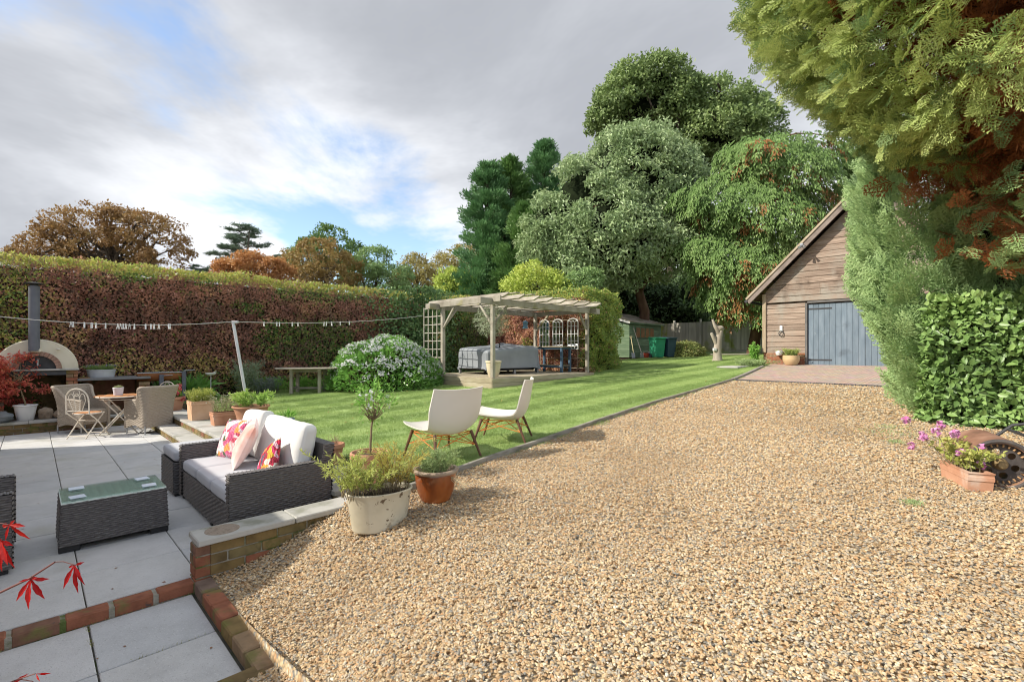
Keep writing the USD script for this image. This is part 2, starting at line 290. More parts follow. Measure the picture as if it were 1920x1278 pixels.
pebble_mat = usdkit.material(stage, '/World/Looks/pebble', n, [('o.random', 'r.fac'), ('g.object', 'no.vector'), ('no.fac', 'x.value'), ('r.color', 'm.color1'), ('x.result', 'm.color2'), ('gp.position', 'ln.vector'), ('ln.fac', 'lx.fac'), ('m.color', 'm2.color1'), ('lx.color', 'm2.color2'), ('m2.color', 'p.base_color')], surface='p.BSDF')
rng = R(3); protos = []
for k in range(7):
    pts = sph(rng, 15) * (1 + .25 * rng.normal(size=(15, 1)) * .5) * np.array([1.0, .76, .42]) * .5
    h = trimesh.convex.convex_hull(pts); mb = MB(); mb.tm(h); protos.append(mb)
pos = []; siz = []
for (r0, r1, dens, s0, s1) in ((1.2, 3.4, 7600, .010, .027), (3.4, 5.5, 4400, .013, .028), (5.5, 8.5, 1900, .019, .033), (8.5, 15.5, 480, .030, .047)):
    a0, a1 = math.radians(-50), math.radians(50); area = (a1 - a0) / 2 * (r1**2 - r0**2); m = int(area * dens)
    r = np.sqrt(rng.uniform(r0**2, r1**2, m)); a = rng.uniform(a0, a1, m); x, y = r * np.sin(a), r * np.cos(a); u, v = UV(x, y)
    ok = (u > -1.2) & (u < 12.95) & (v > -3.2) & (v < np.where(u < .895, 2.52, np.where(u < 2.25, 3.93, edge_v(u) - .02))) & ~((u < .895) & (v > 2.53)) & ~((u > 8.6) & (v < .3))
    u, v = u[ok], v[ok]; pos.append(np.stack([(u - v) * S2, (u + v) * S2, gravel_z(u, v) - .004 + rng.uniform(0, .008, len(u))], 1)); siz.append(s0 + (s1 - s0) * rng.beta(1.6, 2.6, len(u)))
pos, siz = np.vstack(pos), np.concatenate(siz); m = len(pos)
d = np.stack([rng.normal(size=m), rng.normal(size=m), .25 * rng.normal(size=m)], 1); up = np.stack([.35 * rng.normal(size=m), .35 * rng.normal(size=m), np.ones(m)], 1)
tag(scatter('gravel', protos, pebble_mat, pos, frames(d, up), siz, rng.integers(0, 7, m), smooth=False), 'golden brown flint gravel covering the wide drive', 'gravel', kind='stuff')

# patio: slabs
slab_mats = [mat(f'slab_{k}', ramp(tuple(.84 * x for x in a), a, tuple(1.12 * x for x in a)), scale=3.0, detail=8, bump=.35, bscale=160, bdist=.004, rough=.85, spec=.25, nrough=.75, spots=[((.44, .435, .39), 1.6, .50, .75), ((.33, .325, .31), 95, .56, .72), ((.66, .66, .645), 120, .57, .70), ((.36, .35, .30), .7, .56, .72)])
             for k, a in enumerate([(.51, .51, .505), (.545, .54, .53), (.485, .49, .49), (.53, .525, .51)])]
mortar = mat('mortar', ramp((.06, .055, .045), (.14, .125, .10)), scale=9, rough=.95, spots=[((.05, .07, .02), 2.5, .55, .65)])
moss_mortar = mat('old_mortar', ramp((.22, .20, .16), (.36, .34, .28)), scale=14, rough=.95, bump=.4, spots=[((.10, .13, .035), 4.0, .46, .6)])
def slabs(parent, us_, vs_, z, gap, seed, th=.045):
    rng = R(seed)
    for i in range(len(us_) - 1):
        for j in range(len(vs_) - 1):
            a, b, c, d_ = us_[i], us_[i + 1], vs_[j], vs_[j + 1]; mb = MB()
            mb.box(W((a + b) / 2, (c + d_) / 2, z - th / 2 + rng.uniform(-.0015, .0015)), (b - a - gap, d_ - c - gap, th), .004, rotz(math.pi / 4 + rng.normal() * .0012))
            obj('slab', mb, slab_mats[rng.integers(0, 4)], parent)
patio = tag(UsdGeom.Xform.Define(stage, numbered('/World', 'patio')).GetPrim(), kind='structure')
slabs(patio, [-1.2, -.96, -.36, .24, .84, 1.44, 1.715], [3.985 + .6 * k for k in range(16)], 0.0, .008, 1)
mb = MB(); mb.box(W(.25, 8.6, -.035), (3.1, 9.2, .04), 0, rotz(math.pi / 4)); obj('bedding', mb, mortar, patio)
low = tag(UsdGeom.Xform.Define(stage, numbered('/World', 'lower_path')).GetPrim(), kind='structure')
slabs(low, [-1.2, -.96, -.36, .24, .775], [2.64, 3.255, 3.865], -.065, .010, 2)
mb = MB(); mb.box(W(-.2, 3.25, -.105), (2.1, 1.4, .04), 0, rotz(math.pi / 4)); obj('bedding', mb, mortar, low)
# grass and moss in the joints of the lower path
rng = R(8); m = 900; t = rng.uniform(0, 1, m); which = rng.uniform(0, 1, m)
uu = np.where(which < .5, .24 + rng.normal(0, .008, m), rng.uniform(-.9, .78, m)); vv = np.where(which < .5, rng.uniform(2.65, 3.86, m), np.where(which < .75, 3.255, 3.86) + rng.normal(0, .006, m))
P = np.stack([(uu - vv) * S2, (uu + vv) * S2, np.full(m, -.072)], 1); D = sph(rng, m) * .8 + [0, 0, .7]
keep = meshkit.fbm(P * 4, 2, 9) > .47; P, D = P[keep], D[keep]
tag(obj('joint_moss', leaf_mesh(P, D, sph(rng, len(P)), rng.uniform(.012, .03, len(P)), .004, rng.uniform(0, 1, len(P)), pts=3), leafmat('moss', (.10, .09, .03), (.16, .15, .05), (.12, .16, .04)), rnd=True), 'moss and dry grass in the joints of the lower path slabs', 'moss', kind='stuff')

# steps up to the lawn, and the paving above them
step_mat = mat('step_stone', ramp((.33, .325, .295), (.42, .41, .375), (.48, .465, .43)), scale=2.5, detail=8, bump=.3, bscale=120, bdist=.004, rough=.85, spots=[((.25, .25, .20), 2.2, .52, .66)])
brick_mats = [mat(f'brick_{k}', ramp(tuple(.7 * x for x in a), a, tuple(1.25 * x for x in a)), scale=11, detail=7, bump=.5, bscale=60, bdist=.006, rough=.88, spec=.2, spots=[((.17, .15, .055), 5.0, .52, .68), ((.09, .075, .065), 14, .62, .72)]) for k, a in enumerate([(.27, .105, .06), (.30, .15, .085), (.20, .105, .07), (.25, .17, .10), (.17, .12, .095), (.32, .13, .07)])]
olive_bricks = [mat(f'olive_brick_{k}', ramp(tuple(.65 * x for x in a), a, tuple(1.25 * x for x in a)), scale=9, detail=7, bump=.5, bscale=60, bdist=.006, rough=.9, spec=.2, spots=[((.08, .07, .03), 7, .55, .7), ((.15, .15, .04), 4, .55, .7)]) for k, a in enumerate([(.21, .145, .06), (.17, .12, .055), (.24, .165, .075), (.22, .10, .06), (.19, .15, .07)])]
steps = thing('garden_steps', 'two shallow stone steps with brick risers between patio and lawn', 'steps')
for a, b, z, v0, v1 in ((1.70, 2.02, .14, 6.98, 13.0), (1.98, 2.62, .285, 4.30, 13.2)):
    k = 0; v = v0; rng = R(int(z * 1000))
    while v < v1 - .05:
        L = min(.75, v1 - v); mb = MB(); mb.box(W((a + b) / 2, v + L / 2, z - .0225 + rng.uniform(-.001, .001)), (b - a, L - .008, .045), .005, rotz(math.pi / 4)); obj('tread', mb, step_mat, steps); v += L
def brick_run(parent, p0, p1, z0, courses, mats, seed, depth=.1, L=.215, H=.065, gap=.01, mortar_mat=None, first=0.0, wav=.0015):
    """a wall of bricks from p0 to p1 (world xy); every brick a part, the mortar one more"""
    rng = R(seed); p0, p1 = np.array(p0, float), np.array(p1, float); d = p1 - p0; T = np.linalg.norm(d); d /= T; nrm = np.array([-d[1], d[0]]); rot = rotz(math.atan2(d[1], d[0]))
    for c in range(courses):
        s = -(L + gap) / 2 * ((c + 1) % 2) - first
        while s < T - .02:
            a, b = max(s, 0), min(s + L, T); s += L + gap
            if b - a < .03: continue
            q = p0 + d * (a + b) / 2 + nrm * rng.normal() * wav
            mb = MB(); mb.box((q[0], q[1], z0 + c * (H + gap) + H / 2), (b - a, depth, H), .004, rot); obj('brick', mb, mats[rng.integers(0, len(mats))], parent)
    q = (p0 + p1) / 2; mb = MB(); hh = courses * (H + gap); mb.box((q[0], q[1], z0 + hh / 2 - .005), (T - .008, depth - .012, hh - .004), 0, rot); obj('mortar', mb, mortar_mat or moss_mortar, parent)
xy = lambda u, v: W(u, v, 0)[:2]
brick_run(steps, xy(1.765, 12.95), xy(1.765, 7.0), -.055, 2, olive_bricks, 11)
brick_run(steps, xy(2.045, 12.95), xy(2.045, 7.0), .085, 2, olive_bricks, 12)
brick_run(steps, xy(2.045, 6.98), xy(2.045, 4.1), -.055, 4, olive_bricks, 13)

# near low wall with its stone coping; the brick step edge; the brick border of the gravel
wall = thing('low_brick_wall', 'low mossy brick wall with grey stone coping beside the gravel', 'wall')
brick_run(wall, xy(.885, 3.92), xy(2.2, 3.92), -.055, 4, [olive_bricks[0], olive_bricks[1], olive_bricks[2], olive_bricks[4], brick_mats[0]], 21, depth=.1)
brick_run(wall, xy(.845, 4.03), xy(.845, 3.88), -.055, 4, [brick_mats[0], brick_mats[3], brick_mats[2]], 22, depth=.1, first=.05)
v = .80
for k, L in enumerate((.66, .62, .60)):
    if v > 1.9: L = .40
    mb = MB(); mb.box(W(v + L / 2, 3.985, .262), (L - .006, .27, .045), .007, rotz(math.pi / 4)); obj('coping_stone', mb, step_mat, wall); v += L
mb = MB(); mb.lathe([(.112, 0), (.112, .0015), (.10, .003), (.0, .0035)], 40, W(.985, 3.985, .2845), sx=1, sy=1)
obj('pot_stain', mb, mat('pot_ring', ramp((.20, .15, .11), (.33, .27, .21), (.27, .20, .15)), scale=30, bump=.5, bscale=90, rough=.95), wall, label='round brown ring left by a pot')
edge = thing('brick_step_edge', 'row of worn red bricks edging the patio above the lower path', 'brick edging')
rng = R(31)
u = -1.2
while u < .86:
    L = .205; mb = MB(); mb.box(W(u + L / 2, 3.925, -.035 + rng.uniform(-.002, .002)), (L, .105, .075), .008, rotz(math.pi / 4 + rng.normal() * .006)); obj('brick', mb, brick_mats[rng.integers(0, 3)], edge); u += L + .018
mb = MB(); mb.box(W(-.17, 3.925, -.042), (2.05, .10, .075), 0, rotz(math.pi / 4)); obj('mortar', mb, moss_mortar, edge)
bord = thing('gravel_border', 'sunken row of mixed mossy bricks between lower path and gravel', 'brick edging')
v = 3.85
while v > 2.62:
    L = .205; mb = MB(); mb.box(W(.835, v - L / 2, -.028 + rng.uniform(-.003, .003)), (.105, L, .085), .008, rotz(math.pi / 4 + rng.normal() * .008)); obj('brick', mb, [brick_mats[0], olive_bricks[0], brick_mats[4], olive_bricks[2], brick_mats[3], olive_bricks[4]][rng.integers(0, 6)], bord); v -= L + .012
u = .82
while u > -1.2:
    L = .205; mb = MB(); mb.box(W(u - L / 2, 2.575, -.028), (L, .105, .085), .008, rotz(math.pi / 4 + rng.normal() * .01)); obj('brick', mb, olive_bricks[rng.integers(0, 5)], bord); u -= L + .012
mb = MB(); mb.box(W(.835, 3.22, -.045), (.09, 1.25, .07), 0, rotz(math.pi / 4)); obj('mortar', mb, moss_mortar, bord)

# lawn
lu = np.concatenate([np.arange(2.58, 15, .3), np.arange(15, 29.5, .6)]); tt = np.linspace(0, 1, 40)
lawn_back = np.interp(lu, [0, 12.6, 13.2, 15.6, 16.4, 20, 29], [14.15, 14.15, 14.0, 13.0, 12.6, 12.6, 12.0])
V = edge_v(lu)[:, None] + .02 + tt[None] * (lawn_back - edge_v(lu) - .02)[:, None]; U = np.repeat(lu[:, None], 40, 1)
STR = {'g': ('geometry', {}), 'dot': ('vector_math', {'math_type': 'dot_product', 'vector2': (-S2, S2, 0)}), 'sc': ('math', {'math_type': 'multiply', 'value2': math.pi * 2 / 1.05}), 'si': ('math', {'math_type': 'sine'}),
       'ma': ('map_range', {'from_min': -.35, 'from_max': .35, 'to_min': -.15, 'to_max': .15, 'clamp': True}), 'n': ('noise_texture', {'scale': .9, 'detail': 6.0, 'roughness': .6}), 'n2': ('map_range', {'from_min': .3, 'from_max': .7, 'to_min': .25, 'to_max': .72}),
       'ad': ('math', {'math_type': 'add'}), 'at': ('attribute', {'attribute': 'rnd'}), 'mf': ('mix_float', {'fac': .35}), 'r': ('rgb_ramp', {'ramp': [(0, (.15, .215, .06)), (.35, (.25, .35, .11)), (.6, (.33, .44, .15)), (.85, (.42, .51, .20)), (1, (.50, .54, .25))]}),
       'p': ('principled_bsdf', {'roughness': .6, 'specular_ior_level': .3}), 't': ('translucent_bsdf', {}), 'mc': ('mix_closure', {'fac': .25})}
STL = [('g.position', 'dot.vector1'), ('dot.value', 'sc.value1'), ('sc.value', 'si.value1'), ('si.value', 'ma.value'), ('g.position', 'n.vector'), ('n.fac', 'n2.value'), ('n2.result', 'mf.a'), ('at.fac', 'mf.b'), ('mf.result', 'ad.value1'), ('ma.result', 'ad.value2'), ('ad.value', 'r.fac'), ('r.color', 'p.base_color'), ('r.color', 't.color'), ('p.BSDF', 'mc.closure1'), ('t.BSDF', 'mc.closure2')]
grass_mat = usdkit.material(stage, '/World/Looks/grass', STR, STL, surface='mc.closure')
S2R = dict(STR); S2R['bn'] = ('noise_texture', {'scale': 140.0, 'detail': 3.0}); S2R['b'] = ('bump', {'strength': .7, 'distance': .02}); S2R['at'] = ('value', {'value': .3})
lawn_mat = usdkit.material(stage, '/World/Looks/lawn', S2R, [x for x in STL if x[0] not in ('at.fac',)] + [('at.value', 'mf.b'), ('g.position', 'bn.vector'), ('bn.fac', 'b.height'), ('b.normal', 'p.normal')], surface='p.BSDF')
mb = MB(); mb.grid(np.stack([(U - V) * S2, (U + V) * S2, G(U)], -1)); tag(obj('lawn', mb, lawn_mat, smooth=True), kind='structure')
rng = R(5); protos = []
for k in range(4):
    m = 260; P = np.stack([rng.uniform(-.15, .15, m), rng.uniform(-.15, .15, m), np.zeros(m)], 1); D = np.stack([rng.normal(0, .45, m), rng.normal(0, .45, m), np.ones(m)], 1)
    protos.append(leaf_mesh(P, D, sph(rng, m), rng.uniform(.018, .036, m), rng.uniform(.003, .006, m), rng.beta(2, 2, m), pts=3))
pos, sc = [], []
for u in np.arange(2.66, 26, .21):
    lim = np.interp(u, lu, lawn_back)
    for v in np.arange(float(edge_v(u)) + .1, lim, .21 if u < 14 else .3):
        if not (8.2 < u < 12.75 and 9.0 < v < 11.6): pos.append((u + rng.normal() * .05, v + rng.normal() * .05)); sc.append(rng.uniform(.9, 1.2))
pos = np.array(pos); m = len(pos); P3 = np.stack([(pos[:, 0] - pos[:, 1]) * S2, (pos[:, 0] + pos[:, 1]) * S2, G(pos[:, 0])], 1); a = rng.uniform(0, 6.3, m)
tag(scatter('lawn_grass', protos, grass_mat, P3, frames(np.stack([np.cos(a), np.sin(a), 0 * a], 1)), np.array(sc), rng.integers(0, 4, m)), 'short striped green lawn grass between patio, pergola and garage', 'grass', kind='stuff')

# timber edging along the lawn
edging = thing('lawn_edging', 'weathered grey timber boards edging the lawn against the gravel', 'edging')
grey_wood = mat('grey_wood', ramp((.16, .145, .12), (.27, .25, .21), (.36, .335, .29)), scale=5, stretch=(1, 1, 4), detail=7, bump=.4, bscale=50, bdist=.004, rough=.85, spec=.2)
eu = np.concatenate([np.arange(2.25, 13.0, 1.2), [13.0, 14.6, 16.2, 17.8]])
for a, b in zip(eu[:-1], eu[1:]):
    p0, p1 = W(a, edge_v(a), G(a) - .015), W(b, edge_v(b), G(b) - .015); mb = MB(); mb.bar(p0, p1, .045 if a < 13 else .09, .13, .006); obj('board', mb, grey_wood, edging)

# forecourt of block paving
n = {'g': ('geometry', {}), 'mp': ('mapping', {'rotation': (0, 0, -math.pi / 4)}), 'b': ('brick_texture', {'scale': 1.0, 'brick_width': .2, 'row_height': .1, 'mortar_size': .006, 'color1': (.46, .34, .265), 'color2': (.38, .285, .23), 'mortar': (.22, .19, .16)}), 'n': ('noise_texture', {'scale': 3.0, 'detail': 8.0, 'roughness': .7}),
     'm': ('mix', {'mix_type': 'overlay', 'fac': .55}), 'bu': ('bump', {'strength': .5, 'distance': .01}), 'inv': ('math', {'math_type': 'subtract', 'value1': 1.0}), 'p': ('principled_bsdf', {'roughness': .85, 'specular_ior_level': .25})}
pave = usdkit.material(stage, '/World/Looks/block_paving', n, [('g.position', 'mp.vector'), ('mp.vector', 'b.vector'), ('g.position', 'n.vector'), ('b.color', 'm.color1'), ('n.color', 'm.color2'), ('m.color', 'p.base_color'), ('b.fac', 'inv.value2'), ('inv.value', 'bu.height'), ('bu.normal', 'p.normal')], surface='p.BSDF')
U = np.repeat(np.linspace(13.12, 19.3, 14)[:, None], 14, 1); V = -2.5 + np.linspace(0, 1, 14)[None] * (edge_v(U) - .05 + 2.5); mb = MB(); mb.grid(np.stack([(U - V) * S2, (U + V) * S2, G(U) + .006], -1))
fc = tag(UsdGeom.Xform.Define(stage, numbered('/World', 'forecourt')).GetPrim(), kind='structure'); obj('paving', mb, pave, fc)
dark_edge = mat('dark_setts', ramp((.05, .048, .05), (.10, .095, .095)), scale=8, rough=.8, obj_rnd=.5)
v = 4.75; rng = R(41)
while v > -2.4:
    mb = MB(); mb.box(W(13.06, v - .1, float(G(13.06)) - .02), (.1, .194, .08), .006, rotz(math.pi / 4)); obj('edging_block', mb, dark_edge, fc); v -= .2

# ================================================================ large structures
Q = math.pi / 4
# house beside the patio (it throws the shade over the near patio)
house = thing('house', 'rendered brick house standing left of the patio', 'house', W(-1.3, 8.55, -.1), Q)
house_wall = mat('house_wall', ramp((.30, .17, .11), (.38, .23, .15)), scale=6, bump=.3, rough=.9)
mb = MB(); mb.box((-2.6, 0, 1.22), (5.2, 6.5, 2.45)); obj('wall', mb, house_wall, house)
mb = MB()
for sx in (0, 1):
    e = .25 if sx == 0 else -5.45; mb.add([[e, -3.35, 2.42], [e, 3.35, 2.42], [-2.6, 3.35, 3.2], [-2.6, -3.35, 3.2], [e, -3.35, 2.52], [e, 3.35, 2.52], [-2.6, 3.35, 3.3], [-2.6, -3.35, 3.3]], [[0, 1, 2, 3], [4, 7, 6, 5], [0, 4, 5, 1], [3, 2, 6, 7], [0, 3, 7, 4], [1, 5, 6, 2]])
for y in (-3.25, 3.25): mb.add([[0, y, 2.45], [-5.2, y, 2.45], [-2.6, y, 3.2]], [[0, 1, 2]])
obj('roof', mb, mat('roof_tile', ramp((.13, .06, .04), (.2, .10, .07)), scale=5, rough=.9), house)
mb = MB(); mb.box((-.1, -4.95, .98), (.4, 3.3, 1.96), .02); obj('garden_wall', mb, house_wall, house)  # unseen wall added to shade the lower path
white_paint = mat('white_paint', ramp((.72, .71, .68), (.8, .79, .77)), scale=4, rough=.4)
dark_glass = mat('dark_glass', ramp((.02, .022, .025), (.03, .03, .035)), rough=.05, spec=.6)
for y in (-2.2, 2.0):
    mb = MB(); mb.box((.01, y, 1.45), (.08, 1.5, 1.3), .01); w = obj('window', mb, white_paint, house)
    for s in (-.36, .36): mb = MB(); mb.box((.056, y + s, 1.5), (.01, .62, 1.12)); obj('pane', mb, dark_glass, w)

# ---- garage
gar = thing('timber_garage', 'weatherboarded timber garage with steep gable and blue double doors', 'garage', (9.37, 17.86, float(G(19.2))), -Q)
BW = [mat(f'weatherboard_{k}', ramp(*[tuple(c * q for c in col) for col, q in zip(((.14, .10, .078), (.275, .205, .158), (.40, .325, .26)), (.8 * b, b, b))]), scale=3.2, stretch=(.35, 4, 9), coord='object', detail=8, nrough=.65, bump=.5, bscale=26, bdist=.006, rough=.85, spec=.15,
          spots=[((.30, .27, .225), 1.1, .48, .68), ((.085, .06, .045), .9, .55, .75)]) for k, b in enumerate((.92, 1.08, 1.2, 1.0))]
gable = lambda z: 2.42 + .0 + (z - 2.42)                                     # left wall line: x where the roof underside meets height z
def xl(z): return max(0.0, z - 2.62)                                          # 45 degree roof, 6.12 m span
core = mat('garage_core', ramp((.05, .035, .025), (.08, .06, .04)), rough=.95)
mb = MB(); pr = trimesh.creation.extrude_polygon(__import__('shapely').Polygon([(0.03, 0), (6.09, 0), (6.09, 2.6), (3.06, 5.62), (0.03, 2.6)]), 7.9)
v = pr.vertices.copy(); mb.add(np.stack([v[:, 0], v[:, 2] + .04, v[:, 1]], 1), pr.faces[:, ::-1]); obj('core_wall', mb, core, gar)
z = .42; rng = R(77); bh = .205
DL, DR, DT = 1.42, 4.72, 2.16
def board(x0, x1, x0t, x1t, za, zb):
    q = rng.uniform(-.003, .003); y0, y1 = -.030 + q, -.008 + q               # lower edge stands proud over the board below
    v = [[x0, y0, za], [x1, y0, za], [x1t, y1, zb], [x0t, y1, zb], [x0, .035, za], [x1, .035, za], [x1t, .035, zb], [x0t, .035, zb]]
    mb = MB(); mb.add(v, [[0, 1, 2, 3], [4, 7, 6, 5], [0, 4, 5, 1], [3, 2, 6, 7], [0, 3, 7, 4], [1, 5, 6, 2]]); obj('weatherboard', mb, BW[rng.integers(0, 4)], gar)
while z < 5.5:
    h = bh + rng.uniform(-.008, .008); zt = min(z + h + .012, 5.62); a, b = xl(z) + .02, 6.10 - xl(z); at, bt = xl(zt) + .02, 6.10 - xl(zt)
    if bt - at < .05: break
    if z + h <= DT + .1 and z < DT: board(a if z > .5 else .09, DL - .06, at if z > .5 else .09, DL - .06, z, min(zt, DT + .02)); board(DR + .06, b, DR + .06, bt, z, min(zt, DT + .02))
    elif z < DT: board(a, DL - .06, at, DL - .06, z, zt); board(DR + .06, b, DR + .06, bt, z, zt)
    else:
        k = rng.uniform(1.6, 4.2)
        if rng.uniform() < .6 and a + .5 < k < b - .5: board(a, k - .002, at, k - .002, z, zt); board(k + .002, b, k + .002, bt, z, zt)
        else: board(a, b, at, bt, z, zt)
    z += h
def local_brick(parent, x0, x1, z0, courses, mats, seed):
    rng = R(seed)
    for c in range(courses):
        s = x0 - (.1125 if c % 2 else 0)
        while s < x1 - .02:
            a, b = max(s, x0), min(s + .215, x1); s += .225
            if b - a > .03: mb = MB(); mb.box(((a + b) / 2, -.012, z0 + c * .073 + .034), (b - a, .06, .065), .004); obj('brick', mb, mats[rng.integers(0, len(mats))], parent)
    mb = MB(); mb.box(((x0 + x1) / 2, -.004, z0 + courses * .0365), (x1 - x0 - .004, .06, courses * .073), 0); obj('mortar', mb, moss_mortar, parent)
local_brick(gar, 0, DL - .06, -.02, 6, [brick_mats[0], brick_mats[1], brick_mats[5], brick_mats[3]], 5)
local_brick(gar, DR + .06, 6.12, -.02, 6, [brick_mats[0], brick_mats[1], brick_mats[5]], 6)
oak = mat('oak_post', ramp((.26, .19, .12), (.36, .28, .19), (.42, .35, .26)), scale=4, stretch=(6, 6, .5), coord='object', bump=.4, bscale=30, rough=.85)
mb = MB(); mb.box((.03, -.035, 1.5), (.13, .09, 2.16), .008); obj('corner_post', mb, oak, gar)
frame_dark = mat('door_frame', ramp((.10, .095, .09), (.16, .15, .14)), scale=5, rough=.7)
mb = MB(); mb.box((DL - .025, -.02, 1.06), (.07, .10, 2.2), .006); mb.box((DR + .025, -.02, 1.06), (.07, .10, 2.2), .006); mb.box(((DL + DR) / 2, -.0215, DT + .03), (DR - DL - .02, .10, .07), .006); obj('door_frame', mb, frame_dark, gar)
blue = [mat(f'slate_blue_{k}', ramp((.115 * b, .155 * b, .195 * b), (.15 * b, .195 * b, .235 * b), (.19 * b, .235 * b, .28 * b)), scale=2.6, stretch=(3, 3, .6), coord='object', rough=.55, spec=.35, bump=.15, bscale=40, bdist=.003, spots=[((.24, .28, .31), 5, .62, .74), ((.10, .13, .16), 1.3, .56, .72)]) for k, b in enumerate((.95, 1.05, 1.0))]
iron = mat('black_iron', ramp((.025, .025, .027), (.05, .05, .052)), scale=9, rough=.5)
w = (DR - DL - .03) / 2
for s in (0, 1):
    x0 = DL + .012 + s * (w + .008); d = holder('door', gar); n_ = 10
    for k in range(n_):
        mb = MB(); mb.box((x0 + (k + .5) * w / n_, .018 + rng.uniform(-.0015, .0015), 1.06), (w / n_ - .006, .035, 2.12), .004); obj('plank', mb, blue[rng.integers(0, 3)], d)
    for zz in (.18, 1.95):
        hx = x0 + .02 if s == 0 else x0 + w - .02; sg = 1 if s == 0 else -1; mb = MB(); mb.box((hx + sg * .35, -.005, zz), (.70, .008, .05), .002); mb.cyl((hx - sg * .02, -.01, zz - .05), (hx - sg * .02, -.01, zz + .05), .016); obj('strap_hinge', mb, iron, d)
# roof with its verge and barge boards
tile = mat('clay_tile', ramp((.12, .075, .055), (.20, .125, .09), (.25, .18, .13)), scale=3, bump=.5, bscale=12, rough=.9)
barge = mat('barge_board', ramp((.13, .105, .09), (.22, .175, .15), (.28, .23, .20)), scale=3, coord='object', bump=.3, bscale=30, rough=.8, detail=7)
verge = mat('verge_board', ramp((.26, .205, .14), (.38, .31, .22), (.44, .38, .29)), scale=3, coord='object', bump=.3, bscale=30, rough=.8, detail=7)
for sg in (1, -1):
    X = lambda x: x if sg > 0 else 6.12 - x
    rf = MB(); nrow = 17
    for r_ in range(nrow):                                                     # tile courses, each lapping the one below
        t0, t1 = r_ / nrow, (r_ + 1.25) / nrow; xa, xb = -.5 + 3.58 * t0, min(-.5 + 3.58 * t1, 3.07)
        za, zb = 2.42 + (xa + .5) + .05, 2.42 + (xb + .5) + .02
        rf.add([[X(xa), -.40, za], [X(xb), -.40, zb], [X(xb), 8.2, zb], [X(xa), 8.2, za], [X(xa), -.40, za - .05], [X(xb), -.40, zb - .05], [X(xb), 8.2, zb - .05], [X(xa), 8.2, za - .05]],
               [[0, 1, 2, 3], [4, 7, 6, 5], [0, 4, 5, 1], [3, 2, 6, 7], [0, 3, 7, 4], [1, 5, 6, 2]])
    obj('roof', rf, tile, gar)
    mb = MB(); mb.bar((X(-.46), -.345, 2.30), (X(3.02), -.345, 5.78), .05, .20, .008); obj('barge_board', mb, barge, gar)
    mb = MB(); mb.bar((X(-.50), -.375, 2.405), (X(3.0), -.375, 5.905), .06, .075, .008); obj('verge_board', mb, verge, gar)
    mb = MB(); mb.bar((X(-.46), -.16, 2.36), (X(3.04), -.16, 5.86), .32, .03); obj('soffit', mb, BW[0], gar)
mb = MB(); mb.tube([(-.50, -.4, 2.33), (-.50, 8.2, 2.33)], .055, 10); obj('gutter', mb, iron, gar)
metal = mat('grey_metal', ramp((.30, .31, .32), (.42, .43, .44)), scale=8, rough=.4, metallic=.6)
mb = MB(); mb.box((1.36, -.46, 4.16), (.10, .10, .07), .01); mb.cyl((1.36, -.47, 4.10), (1.30, -.58, 4.04), .03, .05); mb.cyl((1.42, -.47, 4.1), (1.46, -.56, 4.04), .03, .045); obj('security_light', mb, metal, gar)
mb = MB(); mb.box((.60, -.05, 1.30), (.09, .05, .2), .01); obj('hose_bracket', mb, white_paint, gar)
t = np.linspace(0, 2 * np.pi, 25); mb = MB(); mb.tube(np.stack([.60 + .075 * np.sin(t), np.full(25, -.07), 1.12 + .09 * np.cos(t)], 1), .013, 7, False); mb.tube([(.6, -.07, 1.2), (.6, -.07, 1.28)], .012, 7); obj('hose_loop', mb, iron, gar)

# ---- boundary fence
FW = [mat(f'fence_wood_{k}', ramp((.42 * b, .39 * b, .32 * b), (.55 * b, .52 * b, .44 * b), (.62 * b, .59 * b, .51 * b)), scale=2.0, stretch=(3, 3, .5), detail=7, bump=.3, bscale=20, rough=.9, spec=.15, spots=[((.32, .36, .10), .55, .50, .62)]) for k, b in enumerate((.85, 1.0, 1.1))]
F0, F1 = np.array([14.9, 22.6]), np.array([9.4, 35.1]); Lf = np.linalg.norm(F1 - F0); dF = (F1 - F0) / Lf; aF = math.atan2(dF[1], dF[0])
fence = thing('garden_fence', 'tall closeboard timber fence greened with algae beyond the dead tree', 'fence')
rng = R(91); s = 0.0
fz = lambda p: float(G((p[0] + p[1]) * S2))
while s < Lf:
    p = F0 + dF * (s + .06); mb = MB(); mb.box((p[0], p[1], fz(p) + .15 + .84), (.128, .02, 1.66 + rng.uniform(-.006, .006)), 0, rotz(aF) @ rotz(.06)); obj('board', mb, FW[rng.integers(0, 3)], fence); s += .118
for k in range(6):
    p, q = F0 + dF * k * Lf / 6, F0 + dF * (k + 1) * Lf / 6; mb = MB(); mb.bar((*p, fz(p) + .07), (*q, fz(q) + .07), .03, .15); obj('gravel_board', mb, FW[0], fence)
    mb = MB(); pp = F0 + dF * (k + .45) * Lf / 6; nn = np.array([dF[1], -dF[0]]); pp = pp + nn * -.05; mb.box((*pp, fz(pp) + .98), (.1, .1, 2.02), .01, rotz(aF)); obj('post', mb, FW[1], fence)

